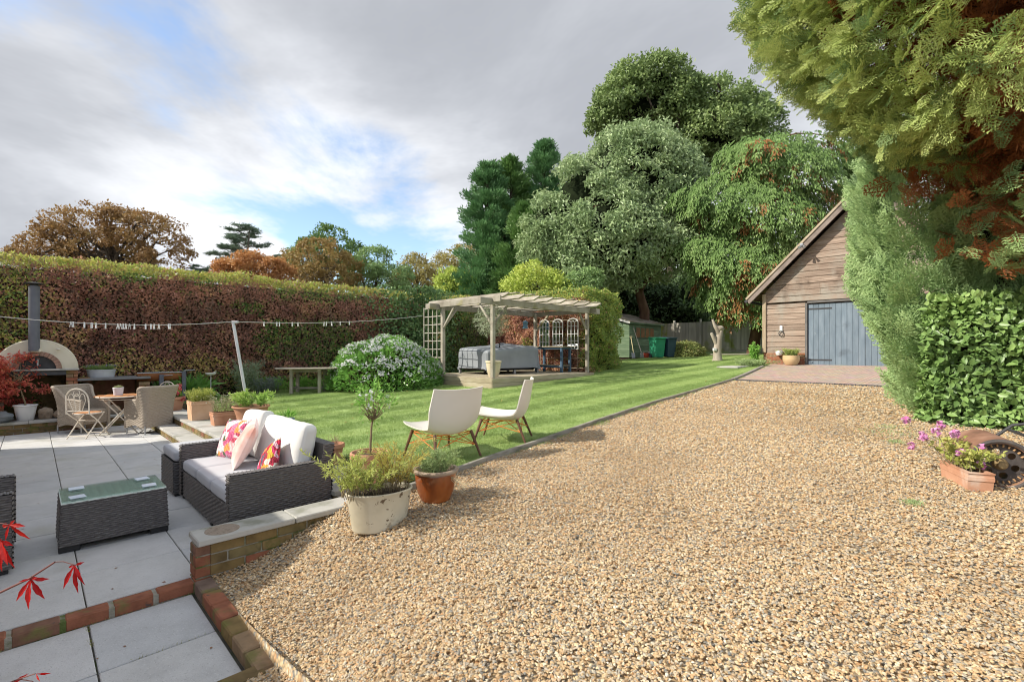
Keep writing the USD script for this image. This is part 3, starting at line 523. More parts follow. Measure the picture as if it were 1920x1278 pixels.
# ---- shed
GW = [mat(f'green_board_{k}', ramp((.085 * b, .13 * b, .075 * b), (.13 * b, .19 * b, .11 * b), (.20 * b, .26 * b, .165 * b)), scale=2.5, stretch=(.6, .6, 3), coord='object', detail=7, bump=.3, bscale=22, rough=.85, spec=.2) for k, b in enumerate((.9, 1.0, 1.1))]
shed = thing('garden_shed', 'small green timber shed with pent roof half behind the hedge', 'shed', (6.0, 24.54, 1.16), Q)
mb = MB(); mb.add([[.03, .03, 0], [3.27, .03, 0], [3.27, 1.97, 0], [.03, 1.97, 0], [.03, .03, 1.83], [3.27, .03, 1.83], [3.27, 1.97, 2.4], [.03, 1.97, 2.4]], [[0, 3, 2, 1], [4, 5, 6, 7], [0, 1, 5, 4], [2, 3, 7, 6], [0, 4, 7, 3], [1, 2, 6, 5]]); obj('core_wall', mb, core, shed)
rng = R(14); hb = .122
for k in range(15):
    z = .03 + k * hb
    segs = [(0, 3.3)] if not (1.02 < z + hb / 2 < 1.62) else [(0, .55), (2.5, 3.3)]
    for a, b in segs: mb = MB(); mb.box(((a + b) / 2, .004 + rng.uniform(-.002, .002), z + hb / 2), (b - a, .03, hb - .006), .006, rotx(.06)); obj('board', mb, GW[rng.integers(0, 3)], shed)
for k in range(19):
    z = .03 + k * hb; y0 = 0 if z + hb < 1.83 else (z + hb - 1.83) / .285
    if y0 < 1.9: mb = MB(); mb.box((.004, (y0 + 2) / 2, z + hb / 2), (.03, 2 - y0, hb - .006), .006, roty(-.06)); obj('board', mb, GW[rng.integers(0, 3)], shed)
felt = mat('roof_felt', ramp((.19, .155, .125), (.29, .245, .20), (.36, .31, .26)), scale=5, rough=.95, bump=.4, bscale=30, spots=[((.13, .12, .05), 1.5, .5, .65)])
mb = MB(); mb.bar((1.65, -.14, 1.845), (1.65, 2.1, 2.485), 3.62, .05, .01); obj('roof', mb, felt, shed)
mb = MB(); mb.bar((-.165, -.14, 1.80), (-.165, 2.1, 2.44), .02, .10, .004); obj('barge_board', mb, mat('pale_board', ramp((.36, .36, .34), (.48, .48, .46)), scale=4, rough=.8), shed)
mb = MB(); mb.box((1.65, -.15, 1.79), (3.6, .02, .06), .004); obj('fascia', mb, GW[0], shed)
reflect_glass = mat('shed_glass_reflections', ramp((.045, .03, .02), (.20, .10, .045), (.10, .06, .035)), scale=1.8, coord='object', rough=.15, spec=.5)  # orange reflections put into the dark pane colour
for k in range(4):
    x = .58 + k * .48; mb = MB(); mb.box((x + .24, -.004, 1.33), (.46, .04, .58), .008); wv = obj('window', mb, GW[0], shed); mb = MB(); mb.box((x + .24, -.026, 1.33), (.38, .006, .50)); obj('pane', mb, reflect_glass, wv)

# ---- pergola on its deck
per = thing('pergola', 'weathered grey timber pergola on a low deck in front of the hedge', 'pergola', W(8.35, 9.05, .60), Q)
PW = [mat(f'pergola_wood_{k}', ramp((.19 * b, .165 * b, .13 * b), (.32 * b, .29 * b, .235 * b), (.42 * b, .39 * b, .33 * b)), scale=2.4, stretch=(1.0, 1.0, 1.0), coord='object', detail=8, nrough=.65, bump=.4, bscale=30, bdist=.006, rough=.88, spec=.15, spots=[((.24, .22, .10), 1.3, .55, .7)]) for k, b in enumerate((.88, 1.0, 1.12))]
DW = [mat(f'deck_wood_{k}', ramp((.26 * b, .21 * b, .14 * b), (.36 * b, .31 * b, .215 * b), (.42 * b, .37 * b, .28 * b)), scale=1.8, stretch=(.7, 1, 5), coord='object', detail=8, bump=.3, bscale=30, bdist=.004, rough=.85, spec=.2) for k, b in enumerate((.95, 1.0, 1.06))]
rng = R(61); DZ = .265
for k in range(21):
    y = .01 + k * .142; mb = MB(); mb.box((2.18, y + .069, DZ - .014), (4.40, .136, .028), .004); obj('deck_board', mb, DW[rng.integers(0, 3)], per)
for k in range(3):
    z = -.14 + k * .135; mb = MB(); mb.box((2.18, -.016, z + .065), (4.44, .025, .13), .004); obj('fascia_board', mb, DW[rng.integers(0, 3)], per)
    mb = MB(); mb.box((-.034, 1.48, z + .065), (.025, 2.99, .13), .004); obj('fascia_board', mb, DW[rng.integers(0, 3)], per)
mb = MB(); mb.box((2.18, 1.48, .09), (4.36, 2.9, .28)); obj('deck_frame', mb, core, per)
PT = DZ + 2.0
posts = [(.07, .07), (.07, 2.2), (4.22, .12), (4.22, 2.35)]
for (x, y) in posts:
    mb = MB(); mb.box((x, y, (DZ + PT) / 2), (.1, .1, PT - DZ), .008); obj('post', mb, PW[rng.integers(0, 3)], per)
def beam(name, p0, p1, w, h, m=None): mb = MB(); mb.bar(p0, p1, w, h, .008); obj(name, mb, m or PW[rng.integers(0, 3)], per)
beam('beam', (-.42, .012, PT - .03), (4.82, .062, PT - .03), .045, .17); beam('beam', (-.35, 2.272, PT - .03), (4.8, 2.412, PT - .03), .045, .17)
beam('beam', (.005, -.3, PT + .025), (.005, 2.95, PT + .025), .045, .15); beam('beam', (4.287, -.2, PT - .03), (4.287, 2.8, PT - .03), .045, .15)
for k in range(8):
    x = .18 + k * .575; mb = MB(); y0, y1, z0, z1 = -.42, 3.0, PT + .058, PT + .178
    v = [[x - .024, y0, z1 - .035], [x + .024, y0, z1 - .035], [x - .024, y0 + .16, z0], [x + .024, y0 + .16, z0], [x - .024, y1, z0 + .02], [x + .024, y1, z0 + .02], [x - .024, y0, z1], [x + .024, y0, z1], [x - .024, y1, z1], [x + .024, y1, z1]]
    v = (np.array(v) - [x, 0, z1]) @ roty(.5 + rng.normal() * .06).T + [x, 0, z1 - .0]
    mb.add(v, [[0, 1, 3, 2], [2, 3, 5, 4], [6, 8, 9, 7], [0, 6, 7, 1], [4, 5, 9, 8], [0, 2, 4, 8], [1, 7, 9, 5]]); mb.f[-1] = np.vstack([mb.f[-1], np.array([[0, 8, 6], [1, 9, 7]])]); obj('rafter', mb, PW[k % 3], per)
for a in range(7):                                                             # flat battens on top, their ends catching the sun
    x = .42 + a * .59; mb = MB(); mb.bar((x, -.50, PT + .185), (x + .05, 3.05, PT + .185), .145, .022, .004, rnd=.5); obj('batten', mb, PW[2], per)
for (p0, p1) in (((.07, .12, PT - .60), (.07, .58, PT - .06)), ((.12, .09, PT - .60), (.60, .06, PT - .09)), ((.07, 2.15, PT - .62), (.07, 1.66, PT - .06)), ((4.17, .12, PT - .6), (3.72, .08, PT - .09)), ((4.22, 2.3, PT - .6), (4.27, 1.8, PT - .09)), ((.12, 2.22, PT - .6), (.6, 2.26, PT - .09))):
    beam('brace', p0, p1, .06, .06)
def lattice(name, label, o, ax, w, h, nx, nz, mat_, bar=.022):
    t = thing(name, label, 'trellis', o, 0); ax = np.array(ax, float); nrm = np.array([-ax[1], ax[0], 0])
    for i in range(nx): mb = MB(); mb.box(ax * w * i / (nx - 1) + [0, 0, h / 2], (bar, bar * .6, h), .003, rotz(math.atan2(ax[1], ax[0]))); obj('upright', mb, mat_, t)
    for j in range(nz): mb = MB(); mb.box(ax * w / 2 + nrm * -.016 + [0, 0, .04 + (h - .08) * j / (nz - 1)], (w + .04, bar * .6, bar), .003, rotz(math.atan2(ax[1], ax[0]))); obj('crosspiece', mb, mat_, t)
    return t
pale_wood = mat('pale_trellis', ramp((.42, .385, .32), (.55, .51, .44)), scale=4, rough=.8)
lattice('trellis', 'tall pale square trellis left of the pergola post beside the ivy', W(8.42, 11.32, .84), (-S2, S2, 0), .88, 2.02, 5, 9, pale_wood)
lattice('trellis', 'wide wooden trellis behind the three arched garden mirrors', W(12.68, 9.30, .95), (-S2, S2, 0), 1.95, 2.0, 7, 7, mat('aged_trellis', ramp((.24, .19, .13), (.36, .30, .22)), scale=4, rough=.85), .02)
# three arched mirrors on the right hand trellis
mirror = usdkit.material(stage, '/World/Looks/mirror', {'p': ('principled_bsdf', {'base_color': (.72, .74, .74), 'metallic': 1.0, 'roughness': .03})}, [], surface='p.BSDF')
frame_white = mat('mirror_frame', ramp((.56, .55, .52), (.68, .67, .64)), scale=6, rough=.5)
def arched_mirror(o, label):
    t = thing('arched_mirror', label, 'mirror', o, Q + math.pi / 2 + .0, group=None); w, h = .43, 1.0; r = w / 2       # local x along v, y towards -u
    a = np.linspace(0, math.pi, 13); out = [(-r, 0), (r, 0)] + [(r * math.cos(q), h - r * .55 + r * .55 * math.sin(q)) for q in a]
    poly = __import__('shapely').Polygon(out); mb = MB(); e = trimesh.creation.extrude_polygon(poly, .006); v = e.vertices; mb.add(np.stack([v[:, 0], v[:, 2], v[:, 1]], 1), e.faces[:, ::-1]); obj('glass', mb, mirror, t)
    mb = MB(); pts = np.array([(x, .012, z) for x, z in out + [out[0]]]); mb.tube(np.vstack([pts[1:], pts[1:2], ]), .014, 6, False); mb.tube([pts[0], pts[1]], .014, 6); obj('frame', mb, frame_white, t, smooth=40)
    for x in (-.07, .07): mb = MB(); mb.box((x, .013, (h - .12) / 2), (.014, .014, h - .12)); obj('glazing_bar', mb, frame_white, t)
    for z in (.25, .5, .75): mb = MB(); mb.box((0, .0135, z), (w, .012, .014)); obj('glazing_bar', mb, frame_white, t)
    mb = MB()
    for cx in (-.14, 0, .14):
        q = np.linspace(0, math.pi, 9); mb.tube(np.stack([cx + .07 * np.cos(q), np.full(9, .013), h - .2 + .13 * np.sin(q)], 1), .007, 5, False)
    obj('tracery', mb, frame_white, t, smooth=40)
for v, lb in ((11.0, 'arched garden mirror nearest the dark back post of the pergola'), (10.40, 'middle one of three arched garden mirrors under the pergola'), (9.76, 'arched garden mirror reflecting green beside the right pergola post')): arched_mirror(W(12.60, v, 1.62), lb)

# ---- raised terrace wall, outdoor kitchen and pizza oven (x along the house axis u, y along v)
terr = thing('terrace_wall', 'low brown brick retaining wall with stone coping under the pizza oven', 'wall')
brick_run(terr, xy(-1.25, 13.07), xy(1.75, 13.07), -.04, 3, olive_bricks[:3] + [brick_mats[2], brick_mats[3]], 51)
k = 0; u = -1.25
while u < 1.72:
    L = min(.6, 1.75 - u); mb = MB(); mb.box(W(u + L / 2, 13.13, .205), (L - .006, .30, .045), .006, rotz(Q)); obj('coping_stone', mb, step_mat, terr); u += L
mb = MB(); mb.box(W(.6, 14.2, .10), (4.4, 1.9, .2), 0, rotz(Q)); tag(obj('terrace', mb, mat('terrace_ground', ramp((.11, .095, .075), (.2, .175, .145)), scale=5, bump=.5, rough=.95)), kind='structure')
KO = W(0.08, 13.55, .20)
kit = thing('outdoor_kitchen', 'red brick outdoor kitchen base with open wood stores', 'brick counter', KO, Q)
def pillar(x0, x1, y0, y1, z0, z1, seed, mats=brick_mats):
    rng = R(seed); c = 0; z = z0
    while z + .06 < z1:
        xs = np.arange(x0 - (.11 if c % 2 else 0), x1, .225)
        for s in xs:
            a, b = max(s, x0), min(s + .215, x1)
            if b - a > .03: mb = MB(); mb.box(((a + b) / 2, y0 + .052, z + .0325), (b - a, .104, .065), .004); obj('brick', mb, mats[rng.integers(0, len(mats))], kit)
        z += .075; c += 1
    mb = MB(); mb.box(((x0 + x1) / 2, (y0 + .018 + y1) / 2, (z0 + z) / 2), (x1 - x0 - .008, y1 - y0 - .018, z - z0 - .004), 0); obj('mortar', mb, olive_bricks[1], kit)
pillar(-.66, -.47, 0, .9, 0, .97, 1); pillar(.42, .60, 0, .9, 0, .97, 2)
pillar(.60, .80, .012, .7, 0, .72, 3); pillar(1.62, 1.82, .012, .7, 0, .72, 4)
mb = MB(); mb.box((-.03, .86, .48), (1.0, .06, .96)); obj('back_panel', mb, olive_bricks[1], kit); mb = MB(); mb.box((1.2, .68, .36), (1.0, .05, .72)); obj('back_panel', mb, olive_bricks[3], kit)
steel = mat('dark_steel', ramp((.055, .058, .065), (.085, .09, .10)), scale=6, rough=.5, metallic=.3)
mb = MB(); mb.box((-.02, .03, .925), (.90, .05, .095), .004); obj('lintel', mb, steel, kit)
mb = MB(); mb.box((-.03, .45, .99), (1.30, 1.0, .036), .005); obj('hearth_slab', mb, step_mat, kit)
mb = MB(); mb.box((1.21, .34, .765), (1.24, .74, .05), .006); obj('counter_slab', mb, mat('slate_top', ramp((.12, .12, .125), (.2, .2, .2)), scale=4, rough=.7), kit)
pillar(.62, .80, .015, .6, .73, .80, 7); pillar(1.66, 1.82, .015, .6, .73, .80, 8)
oven = thing('pizza_oven', 'cream domed pizza oven with brick arch and tall grey flue', 'pizza oven', KO + [0, 0, 1.008], Q)
cream = mat('cream_render', ramp((.50, .455, .35), (.60, .55, .43), (.64, .60, .49)), scale=2.5, bump=.25, bscale=70, bdist=.004, rough=.85, spec=.2)
# dome: a front arch ring swept back and closed
th = np.linspace(0, np.pi, 41); a_o, h_o, a_i, h_i = .615, .60, .36, .355; rows = []
prof = [(.36 / .615, -.0), (.62, .0), (.97, .0), (1.0, .025), (1.0, .30), (.97, .5), (.86, .68), (.66, .80), (.35, .88), (.02, .9)]
for q, yy in prof: rows.append(np.stack([a_o * q * np.cos(th), np.full(41, yy + .05), h_o * q * np.sin(th)], 1))
mb = MB(); mb.grid(np.array(rows)); obj('dome', mb, cream, oven, smooth=50)
rng = R(4); nb = 15
for k in range(nb):
    t0, t1 = math.pi * (k + .04) / nb, math.pi * (k + .96) / nb; pr = [(a_i * math.cos(t), h_i * math.sin(t)) for t in (t0, t1)] + [(.27 * math.cos(t1), .265 * math.sin(t1)), (.27 * math.cos(t0), .265 * math.sin(t0))]
    v = [(x, y, z) for y in (-.005, .16) for x, z in pr]; mb = MB(); mb.add(v, [[0, 3, 2, 1], [4, 5, 6, 7], [0, 1, 5, 4], [1, 2, 6, 5], [2, 3, 7, 6], [3, 0, 4, 7]]); obj('arch_brick', mb, mat(f'arch_brick_{k % 3}', ramp((.24, .15, .11), (.33 + .03 * (k % 3), .22, .165)), scale=14, rough=.9, bump=.4), oven)
mb = MB(); pts = [(.275 * math.cos(t), .27 * math.sin(t)) for t in th]; e = trimesh.creation.extrude_polygon(__import__('shapely').Polygon(pts), .03); v = e.vertices; mb.add(np.stack([v[:, 0], v[:, 2] + .04, v[:, 1]], 1), e.faces[:, ::-1]); dr = obj('door', mb, iron, oven); mb = MB(); mb.box((0, .0, .13), (.03, .05, .14), .01); obj('handle', mb, metal, dr)
mb = MB(); mb.box((-.03, .01, .37), (.16, .13, .07), .02); obj('flue_collar', mb, cream, oven)
flue = mat('flue_paint', ramp((.085, .09, .105), (.125, .13, .15)), scale=4, rough=.5, spec=.4)
mb = MB(); mb.cyl((-.05, .0, .36), (-.05, .0, 1.66), .085, n=24); obj('flue', mb, flue, oven, smooth=40)
mb = MB(); mb.cyl((-.05, 0, 1.65), (-.05, 0, 1.70), .06, n=16); mb.lathe([(.155, 0), (.16, .01), (.03, .04), (0, .042)], 24, (-.05, 0, 1.70)); mb.lathe([(0, -.001), (.155, 0)], 24, (-.05, 0, 1.70)); obj('flue_cap', mb, iron, oven, smooth=40)
mb = MB(); mb.lathe([(.03, 0), (.03, .012), (0, .014)], 16, (.30, .02, .40), rot=None); obj('thermometer', mb, white_paint, oven)

# ================================================================ hedges, trees and shrubs
bark = mat('bark', ramp((.045, .035, .027), (.10, .08, .06), (.16, .13, .10)), scale=5, stretch=(1, 1, .25), bump=.8, bscale=20, bdist=.02, rough=.95, spec=.1)
bark_red = mat('bark_red', ramp((.06, .032, .022), (.12, .07, .045), (.17, .11, .075)), scale=5, stretch=(1, 1, .25), bump=.8, bscale=20, bdist=.02, rough=.95, spec=.1)
bark_grey = mat('bark_grey', ramp((.10, .085, .07), (.19, .17, .14), (.28, .25, .21)), scale=5, stretch=(1, 1, .25), bump=.7, bscale=20, bdist=.015, rough=.95, spec=.1)
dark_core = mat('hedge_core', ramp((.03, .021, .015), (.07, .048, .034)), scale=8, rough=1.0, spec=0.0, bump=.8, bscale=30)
fbm = meshkit.fbm
# rnd runs from dead brown through yellow to green
hedge_leaf = mat('hedge_leaf', [(0, (.30, .15, .115)), (.18, (.50, .25, .18)), (.34, (.62, .36, .235)), (.44, (.64, .46, .20)), (.54, (.52, .45, .13)), (.64, (.60, .56, .15)), (.74, (.40, .48, .11)), (.86, (.20, .32, .085)), (1, (.10, .20, .08))], scale=3, rnd=.96, rough=.5, spec=.35, translucent=.3)

def twigs(parent, P, D, L, r, mat_, seed, name='twigs'):
    """thin three sided twigs joined into one part"""
    rng = R(seed); D = unit(D); a = np.cross(D, sph(rng, len(D))); a = unit(a); b = np.cross(D, a); L = np.broadcast_to(L, (len(P),))[:, None]; V = []
    for k in range(3):
        t = 2 * np.pi * k / 3; o = (a * math.cos(t) + b * math.sin(t)) * r; V += [P + o]
    V += [P + D * L]; V = np.stack(V, 1); F = np.array([[0, 1, 3], [1, 2, 3], [2, 0, 3]]); F = (F[None] + (np.arange(len(P)) * 4)[:, None, None]).reshape(-1, 3)
    mb = MB(); mb.add(V.reshape(-1, 3), F); return tag(obj(name, mb, mat_, parent), kind='stuff')
twig_mat = mat('twig', ramp((.17, .11, .085), (.34, .25, .19)), scale=9, rough=.9)
def hedge_face(n_, fn, seed, size, out, rnd_fn, jit=.16):
    rng = R(seed); a, b = rng.uniform(0, 1, n_), rng.uniform(0, 1, n_); P = fn(a, b); out = np.broadcast_to(np.array(out, float), P.shape) if np.ndim(out) == 1 else out(a, b)
    bumpy = (fbm(P * .9, 3, seed) - .5) * .6 + (fbm(P * 2.7, 2, seed + 5) - .5) * .5
    P = P + out * (bumpy + rng.uniform(-jit, .04, n_))[:, None]
    D = unit(sph(rng, n_) * .8 + out * .35 + [0, 0, .25]); N = unit(out + sph(rng, n_) * .9)
    s = size * rng.uniform(.65, 1.3, n_)
    return P, D, N, s, rnd_fn(P, rng, a, b)

hedge = thing('beech_hedge', 'long tall clipped hedge, dead brown below with a yellow green top', 'hedge')
U0, U1, V0, V1, ZT = -4.5, 14.6, 14.55, 16.6, 3.60
def col_main(P, rng, a, b):
    u, v = UV(P[:, 0], P[:, 1]); z = P[:, 2]; g = fbm(P * .55, 3, 21); g2 = fbm(P * 1.5, 3, 22); g3 = fbm(P * [.9, .9, 1.6] + 7, 3, 24); g4 = fbm(P * 2.6 + 3, 2, 25)
    r = .17 + .5 * (g2 - .5) + rng.normal(0, .085, len(u)); r = np.clip(r + .5 * (g4 - .5), .0, .42)
    lowb = smooth01((1.9 - z) / .7) * smooth01((g3 - .42) / .1); r = np.where(rng.uniform(0, 1, len(u)) < .75 * lowb, rng.uniform(.36, .60, len(u)), r)
    pg = smooth01((g - .60) / .06) * .75 + smooth01((.75 - u) / 1.3) * .85 + smooth01((u - 9.4) / .9) * .9 + smooth01((z - 3.40) / .12) * .9 + smooth01((z - 2.85) / .4) * smooth01((g2 - .53) / .06) * .8
    low = smooth01((1.2 - z) / .5) * smooth01((g - .47) / .08) * .5
    green = rng.uniform(0, 1, len(u)) < np.clip(pg + low, .035, .93)
    gv = np.where(z > 3.42, rng.uniform(.56, .82, len(u)), np.where(u < 1.4, rng.uniform(.55, .95, len(u)), rng.uniform(.74, 1.0, len(u))))
    return np.where(green, gv, r)
OUT = np.array([S2, -S2, 0.0])
parts = [hedge_face(88000, lambda a, b: np.stack([(U0 + (U1 - U0) * a - V0) * S2, (U0 + (U1 - U0) * a + V0) * S2, .35 + (ZT - .35) * b], 1), 101, .064, OUT, col_main, .15),
         hedge_face(24000, lambda a, b: np.stack([(U0 + (U1 - U0) * a - (V0 + (V1 - V0) * b)) * S2, (U0 + (U1 - U0) * a + (V0 + (V1 - V0) * b)) * S2, np.full(len(a), ZT)], 1), 102, .07, (0, 0, .55), col_main, .10)]
P, D, N, s, r = [np.concatenate(x) for x in zip(*parts)]
obj('foliage', leaf_mesh(P, D, N, s, s * .62, r, fold=.2), hedge_leaf, hedge, rnd=True)
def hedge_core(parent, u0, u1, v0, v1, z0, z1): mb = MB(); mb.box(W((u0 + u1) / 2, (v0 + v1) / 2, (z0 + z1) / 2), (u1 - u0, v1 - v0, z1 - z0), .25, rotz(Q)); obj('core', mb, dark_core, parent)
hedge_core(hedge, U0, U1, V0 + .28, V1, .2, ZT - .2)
rng = R(110); m = 7500; a, b = rng.uniform(0, 1, m), rng.uniform(0, 1, m); P = np.stack([(U0 + (U1 - U0) * a - V0 - .03) * S2, (U0 + (U1 - U0) * a + V0 + .03) * S2, .4 + (ZT - .45) * b], 1) + OUT * (fbm(np.stack([a * 19 * .9, b * 3, b * 0], 1), 3, 101) - .5)[:, None] * .5
twigs(hedge, P, np.stack([rng.normal(0, .35, m) + .2, rng.normal(0, .35, m) - .2, rng.uniform(.2, 1, m)], 1), rng.uniform(.15, .5, m), .005, twig_mat, 111)

h2 = thing('corner_hedge', 'clipped hedge block with rounded green end behind the right pergola post', 'hedge')
A0, A1, B0, B1 = 13.0, 15.3, 9.55, 15.2
def ends(a, b):                                                                # the visible outline: along u = A0, round the corner, along v = B0
    L1, L2, rr = B1 - B0 - .8, A1 - A0 - .8, .8; T = L1 + rr * math.pi / 2 + L2; t = a * T
    th = np.clip((t - L1) / rr, 0, math.pi / 2); u = np.where(t < L1, A0, np.where(t < L1 + rr * math.pi / 2, A0 + rr - rr * np.cos(th), A0 + rr + (t - L1 - rr * math.pi / 2))); v = np.where(t < L1, B1 - t, np.where(t < L1 + rr * math.pi / 2, B0 + rr - rr * np.sin(th), B0))
    nu, nv = np.where(t < L1, -1.0, np.where(t < L1 + rr * math.pi / 2, -np.cos(th), 0.0)), np.where(t < L1, 0.0, np.where(t < L1 + rr * math.pi / 2, -np.sin(th), -1.0)); return u, v, nu, nv
H2T = 3.66
def f2(a, b):
    u, v, nu, nv = ends(a, b); z = .8 + (H2T - .8) * b; k = .35 * smooth01((z - H2T + .6) / .6) ** 2; u, v = u - nu * k, v - nv * k; return np.stack([(u - v) * S2, (u + v) * S2, z], 1)
def o2(a, b): u, v, nu, nv = ends(a, b); return np.stack([(nu - nv) * S2, (nu + nv) * S2, .0 * nu], 1)
def col2(P, rng, a, b):
    u, v = UV(P[:, 0], P[:, 1]); z = P[:, 2]; g = fbm(P * .8, 3, 33); r = np.clip(.2 + .5 * (fbm(P * 1.5, 3, 35) - .5) + rng.normal(0, .08, len(u)), 0, .4)
    pg = smooth01((u - A0 - .15) / .35) * np.where(z < 1.7, smooth01((g - .45) / .1), .97) + smooth01((z - 3.2) / .2) + smooth01((g - .54) / .06) * .6
    return np.where(rng.uniform(0, 1, len(u)) < np.clip(pg, .04, .97), np.where((u > A0 + .5) & (rng.uniform(0, 1, len(u)) < .8), rng.uniform(.70, .88, len(u)), rng.uniform(.6, .98, len(u))), r)
parts = [hedge_face(50000, f2, 121, .066, o2, col2, .16), hedge_face(9000, lambda a, b: np.stack([((A0 + .2 + (A1 - A0) * a) - (B0 + .25 + (B1 - B0) * b)) * S2, ((A0 + .2 + (A1 - A0) * a) + (B0 + .25 + (B1 - B0) * b)) * S2, np.full(len(a), H2T + .02)], 1), 122, .075, (0, 0, .6), col2, .08)]
P, D, N, s, r = [np.concatenate(x) for x in zip(*parts)]
obj('foliage', leaf_mesh(P, D, N, s, s * .62, r, fold=.2), hedge_leaf, h2, rnd=True)
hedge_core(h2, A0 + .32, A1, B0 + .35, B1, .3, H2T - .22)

# ---- trees
shade_dark = mat('crown_shade', ramp((.008, .011, .006), (.022, .03, .015)), scale=3, rough=1.0, spec=0.0, bump=1.0, bscale=6)  # near-black solid inside crowns, deep shade put into its colour
def limb_path(p0, p1, rng, k=6, wob=.06, sag=0.0):
    t = np.linspace(0, 1, k)[:, None]; P = np.asarray(p0) * (1 - t) + np.asarray(p1) * t; L = np.linalg.norm(np.asarray(p1) - p0)
    P[1:-1] += rng.normal(0, wob * L, (k - 2, 3)) * .6; P[:, 2] += sag * L * (4 * t * (1 - t))[:, 0]; return P
def trunk_part(t, base, top, r0, r1, mat_, rng, limbs=(), sub=0, n=9):
    mb = MB(); P = limb_path(base, top, rng, 7, .025); rr = np.linspace(r0, r1, 7); rr[0] *= 1.25; mb.tube(P, rr, n)
    for q in limbs:
        f = rng.uniform(.45, .97); i = f * 6; a = P[int(i)] * (1 - i % 1) + P[min(int(i) + 1, 6)] * (i % 1); L = limb_path(a, q, rng, 6, .07, .06); rl = max(r1 * .9, r0 * .32); mb.tube(L, np.linspace(rl, rl * .25, 6), 6)
        for _ in range(sub): j = rng.integers(2, 6); e = L[j] + sph(rng, 1)[0] * [1, 1, .6] * np.linalg.norm(L[-1] - L[0]) * rng.uniform(.12, .3) + [0, 0, .1]; mb.tube(limb_path(L[j], e, rng, 4, .08), np.linspace(rl * .4, rl * .1, 4), 5)
    obj('trunk', mb, mat_, t, smooth=True)
def clump_leaves(rng, C, rad, per, size, aspect=.55, up=.35, droop=.1, shell=.62, flat=.8, seed=0, outc=None, rndbase=None, Dfun=None):
    """leaves gathered in clumps round the centres C; each clump's upper and outer side is the fuller one"""
    n_ = len(C); k = np.repeat(np.arange(n_), per); m = len(k); d = sph(rng, m); oc = np.zeros((m, 3)) if outc is None else unit(C[k] - outc)
    d = unit(d + oc * .55 + [0, 0, .25]); q = rng.uniform(shell, 1.05, m) ** 1.0; rr = np.broadcast_to(rad, (n_,))[k] * q
    P = C[k] + d * rr[:, None] * [1, 1, flat]; D = unit(d * .5 + sph(rng, m) * .9 + [0, 0, up - .35]) if Dfun is None else Dfun(d, k, rng); N = unit(d + sph(rng, m) * .6 + [0, 0, .3])
    base = rng.uniform(0, 1, n_) if rndbase is None else rndbase; r = np.clip(.25 + .5 * base[k] + rng.normal(0, .14, m), 0, 1); s = size * rng.uniform(.7, 1.3, m)
    return leaf_mesh(P, D, N, s, s * aspect, r, fold=.15, droop=droop)
def crown_centres(rng, blobs, n_, inner=.25, lump=0.0, hole=0.0, lf=3.0):
    """centres of clumps on the outside of ellipsoids (centre, radii), not inside another one"""
    vol = np.array([b[1][0] * b[1][1] + b[1][0] * b[1][2] for b in blobs]); C = []
    for (c, r), k in zip(blobs, (n_ * vol / vol.sum()).astype(int) + 1):
        d = sph(rng, k * 2); q = np.where(rng.uniform(0, 1, k * 2) < inner, rng.uniform(.45, .85, k * 2), rng.uniform(.86, 1.0, k * 2)); p = np.array(c) + d * np.array(r) * q[:, None]
        ok = np.ones(len(p), bool)
        if lump > 0: p = np.array(c) + (p - np.array(c)) * (1 + lump * (meshkit.fbm(d * lf + c, 3, 7) - .5) * 2)[:, None]
        if hole > 0: ok &= meshkit.fbm(p * .42 + 5, 3, 11) < .5 + hole
        for c2, r2 in blobs:
            if c2 is not c: ok &= (((p - np.array(c2)) / np.array(r2)) ** 2).sum(1) > .55
        C.append(p[ok][:k])
    return np.vstack(C)
def broad_tree(name, label, base, blobs, lm, n_clump, per, size, rad, trunk_r, barkm=bark, group=None, seed=1, aspect=.55, nl=14, sub=1, inner=.25, top=None, up=.35, kind_cat='tree', droop=.1, flat=.8, tone_freq=None, shell=.62, lump=0.0, hole=0.0, core=0.0, slen=1.0):
    rng = R(seed); t = thing(name, label, kind_cat, (0, 0, 0), 0, group); C = crown_centres(rng, [(np.array(c, float), r) for c, r in blobs], n_clump, inner, lump, hole); cen = C.mean(0)
    tp = np.array(top if top is not None else [cen[0], cen[1], cen[2] + .1 * (C[:, 2].max() - cen[2])], float)
    trunk_part(t, np.array(base, float), tp, trunk_r, trunk_r * .45, barkm, rng, cen + (C[rng.choice(len(C), nl, False)] - cen) * .93, sub)
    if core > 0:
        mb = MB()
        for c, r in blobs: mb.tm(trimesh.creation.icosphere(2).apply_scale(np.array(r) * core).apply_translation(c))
        obj('inner_shade', mb, shade_dark, t, smooth=True)
    rb = None if tone_freq is None else np.clip(fbm(C * tone_freq, 2, seed) * 1.6 - .3, 0, 1)  # clump tone varies by smooth noise over the crown
    obj('crown', clump_leaves(rng, C, rad * rng.uniform(.75, 1.25, len(C)), per, size, aspect, up, droop, shell, flat, outc=cen, rndbase=rb), lm, t, rnd=True); return t
def at(px, d, z): return np.array([(px - 960) / 900 * d, d, z])                # a direction along the horizon, at a distance
oak_leaf = leafmat('oak_leaf', (.075, .042, .018), (.125, .072, .028), (.165, .105, .04), (.15, .125, .05), tr=.3)
cedar_leaf = leafmat('cedar_leaf', (.04, .065, .045), (.075, .105, .07), (.11, .145, .10), tr=.15)
orange_leaf = leafmat('orange_leaf', (.16, .075, .025), (.235, .12, .045), (.27, .17, .07), tr=.35)
rust_leaf = leafmat('rust_leaf', (.10, .07, .025), (.16, .11, .038), (.16, .14, .05), tr=.3)
mid_leaf = leafmat('mid_leaf', (.035, .065, .02), (.065, .11, .03), (.11, .16, .045), tr=.25)
